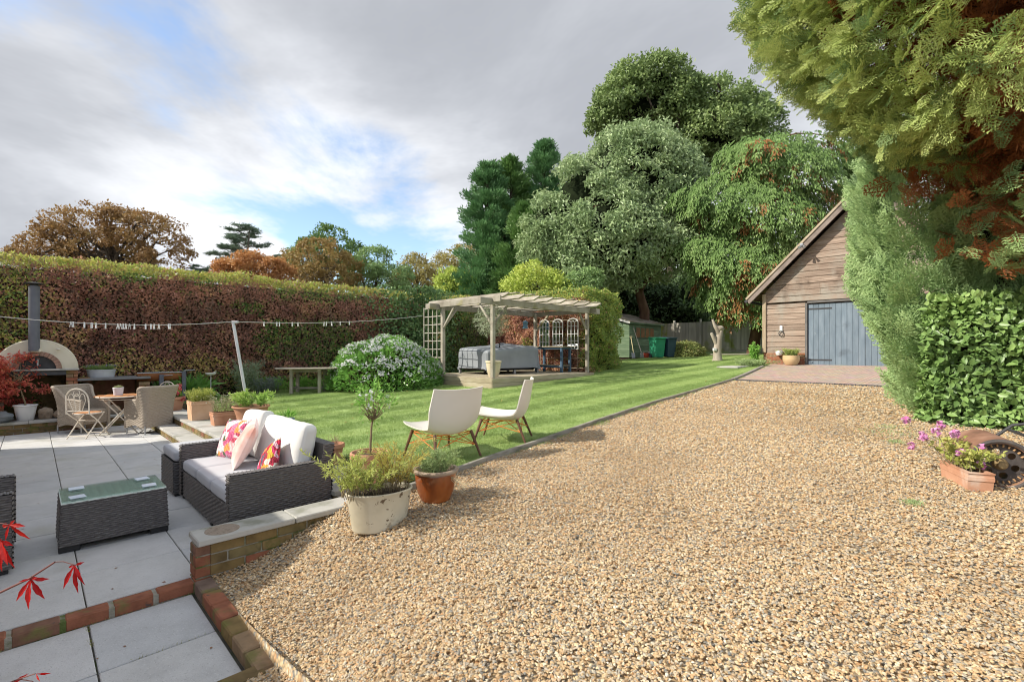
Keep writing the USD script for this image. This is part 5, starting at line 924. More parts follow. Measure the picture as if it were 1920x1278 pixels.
# ================================================================ furniture on the patio and lawn
def weave(bl, br, tl, tr, out, cell=.050, strand=.0185, amp=.0045, sub=4):
    """a woven panel between four corners: strands bulge over every other stake; out = outward direction"""
    bl, br, tl, tr = (np.array(q, float) for q in (bl, br, tl, tr)); w = np.linalg.norm(br - bl); h = np.linalg.norm(tl - bl); nx = max(2, int(w / cell)); nz = max(2, int(round(h / strand)))
    s = np.linspace(0, 1, nx * sub + 1); rows, zz, hh = [], [], []
    for k in range(nz):
        for e, d in ((.04, -1.0), (.3, 0.0), (.7, 0.0), (.96, -1.0)): zz.append((k + e) / nz); hh.append(amp * (np.cos(math.pi * (s * nx + k)) * (1 if d == 0 else .35)) + d * amp * 1.3)
    zz, hh = np.array(zz)[:, None, None], np.array(hh)[..., None]; s3 = s[None, :, None]
    P = (bl * (1 - s3) + br * s3) * (1 - zz) + (tl * (1 - s3) + tr * s3) * zz + unit(np.array(out, float)) * hh
    n_ = np.cross(br - bl, tl - bl); mb = MB(); mb.grid(P, flip=not (n_ @ np.array(out, float) > 0)); return mb
wick = mat('dark_wicker', ramp((.06, .053, .05), (.105, .095, .09), (.16, .148, .14)), scale=26, stretch=(1, 1, 3), coord='object', detail=4, rough=.42, spec=.5)
wick_flat = mat('dark_wicker_rim', ramp((.07, .063, .06), (.125, .115, .11)), scale=60, coord='object', rough=.45, spec=.5, bump=.5, bscale=120, bdist=.004)
plast = mat('black_plastic', ramp((.02, .02, .02), (.035, .035, .036)), scale=8, rough=.5)
shade_canvas = mat('shade_grey_canvas', ramp((.42, .425, .45), (.47, .475, .50)), scale=3, bump=.25, bscale=260, bdist=.002, rough=.9, spec=.15, sheen=.2)  # bluish grey puts shade into the seat and footstool cushion colour
sunlit_canvas = mat('sunlit_cream_canvas', ramp((.60, .595, .57), (.68, .675, .655)), scale=3, bump=.25, bscale=260, bdist=.002, rough=.9, spec=.15, sheen=.2)  # lighter copy, sunlight put into the back cushion colour
_base = trimesh.creation.box((2, 2, 2)); _bv, _bf = _base.vertices, _base.faces
for _ in range(4): _bv, _bf = trimesh.remesh.subdivide(_bv, _bf)
def cushion(c, size, rot=None, puff=.18, round_=.32, wr=.006, seed=0, n_=None):
    """a soft box: edges rounded, faces puffed, wrinkled"""
    p = np.array(_bv); k = 1 - round_; q = np.clip(p, -k, k); d = p - q; dl = np.linalg.norm(d, axis=1, keepdims=True); s = np.array(size, float) / 2; r = min(s) * round_ * 1.6
    core = np.sign(p) * np.maximum(np.abs(p) * s - r, 0); nrm = unit(np.where(np.abs(p) > 1 - 1e-6, p, p * np.where(np.abs(p) * s > s - r, (np.abs(p) * s - (s - r)) / r, 0)))
    core = np.sign(p) * np.minimum(np.abs(p) * s, s - r); e = np.abs(p) * s - np.abs(core); e = np.sign(p) * e; v = core + unit(np.where(np.abs(e).sum(1, keepdims=True) > 1e-9, e, nrm)) * r * (np.abs(e).max(1, keepdims=True) > 1e-9)
    a = int(np.argmin(s)); o = [i for i in range(3) if i != a]; bulge = (1 - (v[:, o[0]] / s[o[0]]) ** 2) * (1 - (v[:, o[1]] / s[o[1]]) ** 2); v[:, a] += np.sign(v[:, a]) * np.clip(bulge, 0, 1) * s[a] * puff * np.abs(v[:, a] / s[a])
    v += unit(v / s)[:, :] * ((meshkit.fbm(v * 9 + seed * 7.7, 3, seed) - .5) * 2 * wr)[:, None]
    if rot is not None: v = v @ np.asarray(rot).T
    mb = MB(); mb.add(v + np.array(c, float), _bf); return mb
def wicker_seat(name, label, cat, loc, rz, width, seats, group=None, arms=True):
    """x runs from the front to the back, y along the seat"""
    t = thing(name, label, cat, loc, rz, group); D_, AH, BH, aw = .85, .58, .72, .09
    obj('front_panel', weave((.012, width - .005, .035), (.012, .005, .035), (.012, width - .005, .30), (.012, .005, .30), (-1, 0, 0)), wick, t, smooth=60)
    mb = MB(); mb.box((D_ / 2, width / 2, .17), (D_ - .05, width - .06, .25), .01); obj('seat_base', mb, wick_flat, t)
    for y0, sg in ((0, -1), (width - aw, 1)):
        ar = holder('arm', t); yo, yi = (y0, y0 + aw) if sg < 0 else (y0 + aw, y0)
        obj('outer_weave', weave((0, yo, .035), (D_, yo, .035), (0, yo, AH - .012), (D_, yo, AH - .012), (0, sg, 0)), wick, ar, smooth=60)
        obj('inner_weave', weave((0, yi, .29), (D_ - .06, yi, .29), (0, yi, AH - .012), (D_ - .06, yi, AH - .012), (0, -sg, 0)), wick, ar, smooth=60)
        obj('front_weave', weave((-.004, y0 + aw, .035), (-.004, y0, .035), (-.004, y0 + aw, AH - .01), (-.004, y0, AH - .01), (-1, 0, 0), cell=.03), wick, ar, smooth=60)
        obj('top_weave', weave((0, y0, AH - .004), (0, y0 + aw, AH - .004), (D_, y0, AH - .004), (D_, y0 + aw, AH - .004), (0, 0, 1), cell=.03, strand=.016, amp=.002), wick, ar, smooth=60)
        mb = MB(); mb.box((D_ / 2, y0 + aw / 2, AH / 2 + .01), (D_ - .016, aw - .014, AH - .05), 0); obj('frame', mb, plast, ar)
    bk = holder('back', t); obj('rear_weave', weave((D_, 0, .035), (D_, width, .035), (D_ + .03, 0, BH), (D_ + .03, width, BH), (1, 0, 0), cell=.05, strand=.018), wick, bk, smooth=60)
    for y0, y1, sg in ((0, 0, -1), (width, width, 1)): obj('side_weave', weave((D_ - .10, y0, AH - .02), (D_ + .0, y0, AH - .02), (D_ - .06, y0, BH), (D_ + .03, y0, BH), (0, sg, 0)), wick, bk, smooth=60)
    mb = MB(); mb.add([[D_ - .1, .012, .3], [D_ - .008, .012, .3], [D_ + .02, .012, BH], [D_ - .06, .012, BH], [D_ - .1, width - .012, .3], [D_ - .008, width - .012, .3], [D_ + .02, width - .012, BH], [D_ - .06, width - .012, BH]], [[0, 1, 2, 3], [4, 7, 6, 5], [0, 3, 7, 4], [1, 5, 6, 2], [3, 2, 6, 7], [0, 4, 5, 1]]); obj('frame', mb, wick_flat, bk)
    obj('top_weave', weave((D_ - .065, 0, BH + .004), (D_ + .035, 0, BH + .004), (D_ - .065, width, BH + .004), (D_ + .035, width, BH + .004), (0, 0, 1), cell=.03, strand=.016, amp=.002), wick, bk, smooth=60)
    for x in (.05, D_ - .05):
        for y in ((.05, width - .05) if seats < 3 else (.05, width * .36, width - .05)): mb = MB(); mb.box((x, y, .018), (.06, .06, .04), .006); obj('foot', mb, plast, t)
    cw = (width - 2 * aw - .01) / seats
    for k in range(seats):
        y = aw + .005 + cw * (k + .5); obj('seat_cushion', cushion((.37, y, .365), (.72, cw - .006, .125), rotz(.01 * (-1) ** k), .10, .4, .004, seed=k), shade_canvas, t, smooth=True)
        obj('back_cushion', cushion((.645 + .015 * (k % 2), y, .66 + .012 * (k == 2)), (.155, cw - .035, .50), rotz((.10, -.06, .05)[k % 3]) @ roty((.20, .30, .22)[k % 3]) @ rotx((.05, -.03, -.05)[k % 3]), .45, .42, .014, seed=k + 5), sunlit_canvas, t, smooth=True)
    return t
wicker_seat('garden_sofa', 'dark woven three seat sofa with pale cushions toned for shade and sun by the low wall', 'sofa', W(1.13, 4.37, 0), Q, 1.85, 3)
wicker_seat('wicker_armchair', 'dark woven armchair cut off by the left edge of the photo', 'armchair', W(-.10, 5.70, 0), Q + math.pi, .76, 1)
ott = thing('ottoman', 'dark woven footstool with cushion toned grey for shade beside the far sofa arm', 'footstool', W(1.08, 6.27, 0), Q); w_ = .66
for a, b, o in (((0, w_), (0, 0), (-1, 0, 0)), ((0, 0), (w_, 0), (0, -1, 0)), ((w_, 0), (w_, w_), (1, 0, 0)), ((w_, w_), (0, w_), (0, 1, 0))): obj('side_weave', weave((*a, .03), (*b, .03), (*a, .37), (*b, .37), o), wick, ott, smooth=60)
mb = MB(); mb.box((w_ / 2, w_ / 2, .20), (w_ - .02, w_ - .02, .33)); obj('frame', mb, plast, ott); obj('cushion', cushion((w_ / 2, w_ / 2, .43), (w_ - .02, w_ - .02, .12), None, .12, .4, .004, 3), shade_canvas, ott, smooth=True)
for x in (.05, w_ - .05):
    for y in (.05, w_ - .05): mb = MB(); mb.box((x, y, .016), (.06, .06, .034), .006); obj('foot', mb, plast, ott)
# coffee table
ct = thing('coffee_table', 'low dark woven coffee table with glass top on the patio', 'table', W(.16, 5.15, 0), Q); LX, LY, TH = .68, .53, .385; f = .014
b4 = [(-f, -f), (LX + f, -f), (LX + f, LY + f), (-f, LY + f)]; t4 = [(0, 0), (LX, 0), (LX, LY), (0, LY)]
for k, o in enumerate(((0, -1, .06), (1, 0, .06), (0, 1, .06), (-1, 0, .06))): j = (k + 1) % 4; obj('side_weave', weave((*b4[k], .05), (*b4[j], .05), (*t4[k], TH), (*t4[j], TH), o, cell=.046, strand=.0165, amp=.0045), wick, ct, smooth=60)
mb = MB(); mb.box((LX / 2, LY / 2, .21), (LX - .01, LY - .01, .33)); obj('frame', mb, plast, ct)
obj('top_weave', weave((0, 0, TH + .002), (LX, 0, TH + .002), (0, LY, TH + .002), (LX, LY, TH + .002), (0, 0, 1), strand=.016), mat('top_wicker_sheen', ramp((.50, .54, .50), (.66, .70, .65)), scale=30, coord='object', rough=.5), ct, smooth=60)  # weave paled so its colour carries the sky reflected in the glass
glass = usdkit.material(stage, '/World/Looks/table_glass', {'t': ('transparent_bsdf', {'color': (.88, .96, .93)}), 'g': ('glossy_bsdf', {'roughness': .12, 'color': (.9, .97, .95)}), 'f': ('layer_weight', {'blend': .5}), 'w': ('math', {'math_type': 'power', 'value2': 4.0}), 'k': ('math', {'math_type': 'multiply_add', 'value2': .6, 'value3': .10}), 'm': ('mix_closure', {})}, [('f.facing', 'w.value1'), ('w.value', 'k.value1'), ('k.value', 'm.fac'), ('t.BSDF', 'm.closure1'), ('g.BSDF', 'm.closure2')], surface='m.closure')
mb = MB(); mb.box((LX / 2, LY / 2, TH + .014), (LX - .01, LY - .01, .008), .002); obj('glass_top', mb, glass, ct)
for x, y in ((.05, .05), (LX - .05, .05), (LX - .05, LY - .05), (.05, LY - .05)): mb = MB(); mb.box((x, y, .025), (.13, .09, .05), .006); obj('foot', mb, plast, ct)
coast = mat('pale_coaster', ramp((.60, .66, .74), (.72, .77, .83)), scale=9, rough=.5)
for (x, y, a), lb in zip(((.10, .10, .1), (.57, .11, -.05), (.56, .42, .12), (.11, .43, 0)), ('pale blue coaster at the near left corner of the glass table', 'pale blue coaster at the near right corner of the glass table', 'pale blue coaster at the far right corner of the glass table', 'pale blue coaster at the far left corner of the glass table')):
    p = W(.16, 5.15, 0) + rotz(Q) @ np.array([x, y, TH + .0225]); mb = MB(); mb.box(p, (.10, .10, .006), .002, rotz(Q + a)); tag(obj('coaster', mb, coast), lb, 'coaster', 'coasters on the glass table')
# scatter cushions
def printmat(name, cols, scale, seed, rough=.8):
    n = {'g': ('texture_coordinate', {}), 'mp': ('mapping', {'location': (seed, seed * .7, seed * .3)}), 'w': ('noise_texture', {'scale': 7.0, 'detail': 3.0}), 'ad': ('mix', {'mix_type': 'linear_light', 'fac': .10}), 'v': ('voronoi_texture', {'scale': scale, 'randomness': 1.0}), 's': ('separate_color', {}),
         'r': ('rgb_ramp', {'interpolate': False, 'ramp': cols}), 'wv': ('wave_texture', {'scale': 16.0, 'distortion': 6.0, 'detail': 2.0, 'detail_scale': 2.0}), 'm': ('mix', {'mix_type': 'overlay', 'fac': .55}), 'p': ('principled_bsdf', {'roughness': rough, 'specular_ior_level': .2, 'sheen_weight': .1})}
    return usdkit.material(stage, f'/World/Looks/{name}', n, [('g.object', 'mp.vector'), ('mp.vector', 'w.vector'), ('mp.vector', 'ad.color1'), ('w.color', 'ad.color2'), ('ad.color', 'v.vector'), ('v.color', 's.color'), ('s.r', 'r.fac'), ('r.color', 'm.color1'), ('mp.vector', 'wv.vector'), ('wv.color', 'm.color2'), ('m.color', 'p.base_color')], surface='p.BSDF')
flor = printmat('floral_print', [(0, (.50, .08, .18)), (.16, (.62, .55, .55)), (.30, (.55, .17, .27)), (.44, (.62, .42, .42)), (.54, (.20, .13, .19)), (.64, (.60, .26, .07)), (.72, (.07, .11, .05)), (.82, (.50, .44, .50)), (.91, (.45, .06, .10))], 15, 1.7)
trop = printmat('tropical_print', [(0, (.42, .012, .03)), (.22, (.50, .02, .06)), (.36, (.60, .05, .16)), (.46, (.70, .30, .04)), (.56, (.60, .52, .44)), (.68, (.30, .02, .04)), (.78, (.12, .08, .12)), (.88, (.52, .30, .36)), (.95, (.58, .34, .04))], 16, 5.2)
coral = mat('coral_velvet', ramp((.60, .22, .17), (.70, .36, .29), (.78, .56, .50), (.82, .72, .68)), scale=3.0, coord='object', detail=5, rough=.75, sheen=.5, spec=.2, bump=.1, bscale=80, bdist=.002)
def pillow(c, w, h, th, rot, seed):
    n_ = 26; a = np.linspace(-1, 1, n_); X, Y = np.meshgrid(a, a, indexing='ij'); k = (1 - X ** 2) * (1 - Y ** 2); T = th / 2 * np.clip(k, 0, 1) ** .42; px_ = X * w / 2 * (1 - .07 * (1 - Y ** 2) * np.abs(X) ** 6 * 0 - .06 * Y ** 2 * 0) * (1 - .055 * (1 - Y ** 4)); py = Y * h / 2 * (1 - .055 * (1 - X ** 4))
    nz = (meshkit.fbm(np.stack([X * 2.5 + seed, Y * 2.5, 0 * X], -1), 3, seed) - .5) * .022 * np.clip(k * 3, 0, 1); mb = MB()
    for sg in (1, -1): P = np.stack([px_, py, sg * T + nz], -1) @ np.asarray(rot).T + np.array(c, float); mb.grid(P, flip=sg < 0)
    return mb
def on_sofa(x, y, z): return W(1.13, 4.37, 0) + rotz(Q) @ np.array([x, y, z])
def lean(tilt, yaw, spin=0): return rotz(Q + yaw) @ roty(-math.pi / 2 + tilt) @ rotz(spin)     # face towards the sofa's front, leaning back
for (x, y, z, w, h, th, tilt, yaw, spin, m_, lb) in ((.43, 1.50, .625, .44, .44, .15, .38, .22, .06, flor, 'square cushion printed with pink flowers at the far sofa arm'), (.40, .98, .655, .46, .46, .16, .42, -.30, -.08, coral, 'coral pink velvet cushion in the middle of the sofa'), (.42, .36, .565, .36, .36, .13, .35, -.12, .52, trop, 'crimson tropical print cushion standing on its corner near the sofa end')):
    tag(obj('scatter_cushion', pillow(on_sofa(x, y, z), w, h, th, lean(tilt, yaw, spin), int(y * 10)), m_, smooth=True), lb, 'cushion', 'scatter cushions on the sofa')

# white shell chairs on the lawn (x forward)
shell_w = mat('white_shell', ramp((.66, .625, .56), (.70, .665, .60)), scale=3, rough=.45, spec=.4)
walnut = mat('walnut_leg', ramp((.075, .035, .02), (.14, .07, .04), (.18, .10, .06)), scale=6, stretch=(5, 5, 1), coord='object', rough=.45)
orange = mat('orange_wire', ramp((.62, .17, .03), (.72, .23, .05)), scale=6, rough=.4)
def shell_chair(label, loc, rz):
    t = thing('lounge_chair', label, 'chair', loc, rz, 'white shell lounge chairs on the lawn'); n_ = 34; s = np.linspace(0, 1, n_)
    ctrl = np.array([(.40, .375), (.30, .335), (.10, .30), (-.10, .29), (-.23, .33), (-.30, .46), (-.335, .63), (-.365, .80)]); from_ = np.linspace(0, 1, len(ctrl))
    from scipy.interpolate import CubicSpline
    cs = CubicSpline(from_, ctrl); pr = cs(s); tg = cs(s, 1); nr = unit(np.stack([-tg[:, 1], tg[:, 0]], 1)) * -1.0
    hw = np.interp(s, [0, .15, .5, .62, .8, 1], [.30, .325, .31, .33, .355, .335]); cup = np.interp(s, [0, .3, .55, .8, 1], [.05, .07, .09, .085, .06]); m = 17; w_ = np.linspace(-1, 1, m)
    def surf(o): 
        X = pr[:, 0:1] + nr[:, 0:1] * (cup[:, None] * w_ ** 2 + o); Z = pr[:, 1:2] + nr[:, 1:2] * (cup[:, None] * w_ ** 2 + o); Y = hw[:, None] * w_ * (1 - .04 * (w_ ** 2)); return np.stack([X, np.broadcast_to(Y, X.shape), Z], -1)
    A, B = surf(0.0), surf(-.014); mb = MB(); mb.grid(A, flip=True); mb.grid(B)
    rim = lambda M: np.vstack([M[0], M[1:, -1], M[-1, ::-1][1:], M[::-1, 0][1:]]); ra, rb = rim(A), rim(B); mb.grid(np.stack([ra, rb], 1)); obj('shell', mb, shell_w, t, smooth=50)
    for x, y, tx, ty in ((.24, .25, .34, .31), (.24, -.25, .34, -.31), (-.20, .24, -.33, .30), (-.20, -.24, -.33, -.30)): mb = MB(); mb.tube([(x, y, .315), (tx, ty, 0)], [.019, .012], 10); obj('leg', mb, walnut, t, smooth=40)
    mb = MB(); c4 = [(.235, .24), (.235, -.24), (-.2, -.235), (-.2, .235)]
    for k in range(4): a, b = c4[k], c4[(k + 1) % 4]; mb.tube([(*a, .30), (*b, .30)], .006, 6)
    f4 = [(.285, .275, .16), (.285, -.275, .16), (-.265, -.268, .16), (-.265, .268, .16)]
    for k in range(4): a, b = f4[k], f4[(k + 1) % 4]; mb.tube([a, (*c4[(k + 1) % 4], .285)], .005, 6); mb.tube([b, (*c4[k], .285)], .005, 6)
    mb.tube([f4[0], (0, 0, .275), f4[2]], .005, 6); mb.tube([f4[1], (0, 0, .272), f4[3]], .005, 6); obj('wire_brace', mb, orange, t, smooth=40); return t
c1 = shell_chair('white shell chair with its back turned, behind the amber pot', (-.78, 5.42, .375), math.atan2(.74, -.67))
dup(c1, (-.10, 6.17, .425), math.atan2(.16, -.98), 'white shell chair seen from the side, farther from the pots')

# pale rattan tub chairs at the bistro table (x forward)
ratt = mat('pale_rattan', ramp((.24, .195, .15), (.34, .285, .225), (.41, .355, .29)), scale=40, stretch=(1, 1, 4), coord='object', detail=4, rough=.6, spec=.3)
def rattan_chair(label, loc, rz):
    t = thing('rattan_armchair', label, 'armchair', loc, rz, 'pale rattan armchairs at the bistro table'); HX, HY, rc = .29, .29, .10
    pts = [(HX, -HY)] + [(-HX + rc - rc * math.sin(q), -HY + rc - rc * math.cos(q)) for q in np.linspace(0, math.pi / 2, 6)] + [(-HX + rc - rc * math.cos(q), HY - rc + rc * math.sin(q)) for q in np.linspace(0, math.pi / 2, 6)] + [(HX, HY)]
    p = np.array(pts); L = np.concatenate([[0], np.cumsum(np.linalg.norm(np.diff(p, axis=0), axis=1))]); n_ = 88; s = np.linspace(0, L[-1], n_); X, Y = np.interp(s, L, p[:, 0]), np.interp(s, L, p[:, 1]); tx, ty = np.gradient(X), np.gradient(Y); nn = unit(np.stack([ty, -tx], 1)) ; nn = np.where((nn * np.stack([X, Y], 1)).sum(1, keepdims=True) < 0, -nn, nn)
    back = smooth01((-.02 - X) / .22); top = .63 + .25 * back - .02 * smooth01((X - .05) / .2); bot = .13 + .05 * np.cos(np.clip(s / L[-1] * 6 * math.pi, 0, 100)) * 0 + .035 * np.cos(X * 9) * (np.abs(Y) > .25) ; nz = 26; rows, W_ = [], []
    def sheet(o, sgn):
        R_ = []
        for k in range(nz):
            for e, d in ((.05, -1), (.35, 0), (.65, 0), (.95, -1)):
                f = (k + e) / nz; z = bot + (top - bot) * f; fl = (.075 * back + .015) * np.clip((z - .42) / .45, 0, 1) ** 1.6; a = .0035 * np.cos(math.pi * (s / .05 + k)) * (1 if d == 0 else .3) + d * .005; off = o + fl + sgn * a; R_.append(np.stack([X + nn[:, 0] * off, Y + nn[:, 1] * off, z], 1))
        return np.array(R_)
    A, B = sheet(0, 1), sheet(-.05, -1); mb = MB(); mb.grid(A); obj('outer_weave', mb, ratt, t, smooth=50); mb = MB(); mb.grid(B, flip=True); obj('inner_weave', mb, ratt, t, smooth=50)
    mb = MB(); mb.tube((A[-1] + B[-1]) / 2 + [0, 0, .004], .029, 8); mb.tube([(HX - .012, -HY + .025, .12), (HX - .012, -HY + .025, .62)], .03, 8); mb.tube([(HX - .012, HY - .025, .12), (HX - .012, HY - .025, .62)], .03, 8); obj('rim', mb, ratt, t, smooth=50)
    obj('front_weave', weave((HX - .01, -HY, .16), (HX - .01, HY, .16), (HX - .01, -HY, .41), (HX - .01, HY, .41), (1, 0, 0), cell=.05, strand=.02), ratt, t, smooth=50)
    mb = MB(); mb.box((0, 0, .40), (.52, .50, .05), .02); obj('seat', mb, ratt, t)
    for x in (-.25, .26):
        for y in (-.26, .26): mb = MB(); mb.tube([(x, y, .16), (x, y, 0)], [.014, .012], 8); obj('leg', mb, metal, t)
    return t
ra = rattan_chair('pale rattan tub chair seen from behind right of the bistro table', (-7.02, 9.32, 0), math.atan2(.34, -.94))
dup(ra, (-8.42, 9.42, 0), math.atan2(-.12, .99), 'pale rattan tub chair left of the bistro table, before the brick counter')

# bistro table and folding chairs
cream_iron = mat('cream_iron', ramp((.60, .53, .43), (.72, .66, .57)), scale=9, rough=.5, spots=[((.35, .20, .12), 22, .64, .72)])
terrac = mat('orange_slats', ramp((.36, .14, .05), (.48, .22, .09), (.54, .28, .13)), scale=8, coord='object', rough=.6)
bt = thing('bistro_table', 'small round folding bistro table with terracotta coloured top', 'table', (-7.56, 9.28, 0), .5)
for k in range(7):
    x = -.33 + .11 * k; hh = math.sqrt(max(.37 ** 2 - x ** 2, .001)) - .012; mb = MB(); mb.box((x, 0, .712), (.10, 2 * hh, .018), .004); obj('slat', mb, terrac, bt)
a = np.linspace(0, 2 * np.pi, 41); mb = MB(); mb.tube(np.stack([.375 * np.cos(a), .375 * np.sin(a), np.full(41, .705)], 1), .012, 7, False); mb.tube(np.stack([.32 * np.cos(a), .32 * np.sin(a), np.full(41, .655)], 1), .007, 6, False); obj('rim', mb, cream_iron, bt, smooth=40)
for y in (-.19, .19):
    for sg in (1, -1): mb = MB(); mb.tube([(-.29 * sg, y + .012 * sg, .0), (.25 * sg, y + .012 * sg, .68)], .011, 8); obj('leg', mb, cream_iron, bt, smooth=40)
mb = MB()
for x, z in ((-.24, .07), (.24, .07), (.2, .62), (-.2, .62), (0, .36)): mb.tube([(x, -.19, z), (x, .19, z)], .009, 7)
obj('crossbar', mb, cream_iron, bt, smooth=40)
def bistro_chair(label, loc, rz):
    t = thing('bistro_chair', label, 'chair', loc, rz, 'folding bistro chairs'); 
    a = np.linspace(0, math.pi, 17); arch = [(-.20, -.20, .44)] + [(-.215 - .02 * math.sin(q), -.2 * math.cos(q), .70 + .20 * math.sin(q)) for q in a] + [(-.20, .20, .44)]
    mb = MB(); mb.tube(arch, .011, 8); obj('back_frame', mb, cream_iron, t, smooth=40); mb = MB()
    mb.tube([(-.205, -.2, .50), (-.205, .2, .50)], .007, 6)
    for y in (-.13, -.045, .045, .13):
        mb.tube([(-.205, y * .6, .50), (-.215, y * 1.15, .70)], .006, 6); q = np.linspace(0, math.pi, 9); mb.tube(np.stack([np.full(9, -.225), y * 1.15 + (.05 * np.cos(q) - .05) * np.sign(y) * 1.0, .70 + .11 * np.sin(q)], 1), .006, 6)
    q = np.linspace(0, 2 * math.pi, 15); mb.tube(np.stack([np.full(15, -.228), .055 * np.cos(q), .825 + .055 * np.sin(q)], 1), .006, 6, False); obj('scrollwork', mb, cream_iron, t, smooth=40)
    st = holder('seat', t); a = np.linspace(0, 2 * np.pi, 31); mb = MB(); mb.tube(np.stack([.20 * np.cos(a), .20 * np.sin(a), np.full(31, .44)], 1), .011, 7, False); obj('rim', mb, cream_iron, st, smooth=40)
    for k in range(5): x = -.15 + .075 * k; hh = math.sqrt(.195 ** 2 - x ** 2) - .008; mb = MB(); mb.box((x, 0, .445), (.066, 2 * hh, .014), .003); obj('slat', mb, terrac, st)
    for y in (-.185, .185):
        mb = MB(); mb.tube([(-.205, y * 1.06, .46), (.0, y, .30), (.25, y, .0)], .0105, 8); obj('leg', mb, cream_iron, t, smooth=40); mb = MB(); mb.tube([(.17, y * .88, .44), (0, y * .9, .28), (-.24, y * .9, 0)], .0105, 8); obj('leg', mb, cream_iron, t, smooth=40)
    mb = MB(); mb.tube([(.215, -.185, .05), (.215, .185, .05)], .008, 6); mb.tube([(-.205, -.165, .05), (-.205, .165, .05)], .008, 6); mb.tube([(0, -.185, .30), (0, .185, .30)], .008, 6); obj('stretcher', mb, cream_iron, t, smooth=40); return t
bc = bistro_chair('cream scrollwork folding bistro chair in front of the table, nearest the camera', (-7.78, 8.80, 0), math.atan2(.99, -.02))
dup(bc, (-7.55, 10.25, 0), math.atan2(-.95, -.1), 'folding bistro chair half hidden behind the right rattan armchair')

# covered furniture, bench table and olive tree under the pergola
DK = .60 + DZ
cov = thing('covered_furniture', 'garden furniture under a grey fabric cover on the pergola deck', 'furniture cover', W(9.32, 10.22, DK), Q); n_ = 90; th = np.linspace(0, 2 * np.pi, n_, endpoint=False)
LXc, LYc = 2.25, 1.55; sq = lambda q: (np.sign(np.cos(q)) * np.abs(np.cos(q)) ** .22 * LXc / 2, np.sign(np.sin(q)) * np.abs(np.sin(q)) ** .22 * LYc / 2); rows = []
for k, (f, sc_) in enumerate(((.07, 1.03), (.2, 1.02), (.4, 1.01), (.6, 1.0), (.78, 1.0), (.88, .985), (.94, .95), (.97, .88), (1.0, .6), (1.0, .3), (1.0, .02))):
    x, y = sq(th); H = .80 - .10 * smooth01((.2 - x) / 1.2) + .03 * np.sin(y * 3); fold = (.022 * np.sin(th * 23 + 3 * np.sin(th * 5)) + .03 * np.sin(th * 9 + 1)) * (1 - f) ** .8; z = .02 + H * f + (.035 * np.sin(th * 4 + 2) if f < .1 else 0) + (.02 * np.sin(x * 6) if f > .95 else 0)
    rows.append(np.stack([LXc / 2 + x * sc_ * (1 + fold), LYc / 2 + y * sc_ * (1 + fold), z + .07], 1))
Pc = np.array(rows); Pc = np.concatenate([Pc, Pc[:, :1]], 1); Pc += (unit(Pc - Pc.mean((0, 1))) * ((meshkit.fbm(Pc * 3.0, 3, 4) - .5) * .10)[..., None]); mb = MB(); mb.grid(Pc)
obj('cover', mb, mat('grey_cover', ramp((.20, .22, .24), (.245, .265, .285), (.29, .31, .33)), scale=1.6, coord='object', rough=.5, spec=.35, bump=.12, bscale=30, bdist=.004), cov, smooth=True)
for x in (.08, 1.1, 2.15):
    for y in (.1, 1.45): mb = MB(); mb.box((x, y, .06), (.07, .07, .12), .008); obj('leg', mb, metal, cov)
mb = MB(); mb.box((1.12, .78, .35), (2.0, 1.3, .5), .05); obj('furniture', mb, plast, cov)
bl_p = mat('bench_blue', ramp((.045, .085, .13), (.075, .125, .18)), scale=4, rough=.6)
ben = thing('blue_table', 'dark blue wooden side table with pale top beside the covered furniture', 'table', W(11.98, 9.72, DK), Q)
for x in (.04, .46):
    for y in (.05, 1.15): mb = MB(); mb.box((x, y, .40), (.075, .075, .80), .006); obj('leg', mb, bl_p, ben)
mb = MB(); mb.box((.25, .6, .775), (.46, 1.14, .07), .005); obj('apron', mb, bl_p, ben); mb = MB(); mb.box((.25, .6, .825), (.58, 1.32, .03), .006); obj('table_top', mb, DW[1], ben)
for k in range(4): mb = MB(); mb.box((.07 + .12 * k, .6, .215), (.105, 1.16, .02), .003); obj('shelf_slat', mb, DW[k % 3], ben)
mb = MB(); mb.box((.04, .6, .18), (.05, 1.06, .06), .004); mb.box((.46, .6, .18), (.05, 1.06, .06), .004); obj('rail', mb, bl_p, ben)
lan = thing('blue_lantern', 'small blue lantern hanging near the back pergola post', 'lantern', W(12.0, 11.35, 2.32), Q); lb_m = mat('lantern_blue', ramp((.10, .20, .27), (.16, .28, .36)), scale=6, rough=.5)
mb = MB(); mb.lathe([(0, 0), (.10, 0), (.105, .02), (.085, .05), (.08, .17), (.105, .20), (.06, .26), (0, .28)], 12); obj('body', mb, lb_m, lan, smooth=40); mb = MB(); mb.tube([(0, 0, .27), (0, 0, .42)], .006, 6); obj('hook', mb, iron, lan)
def bracket(): pass

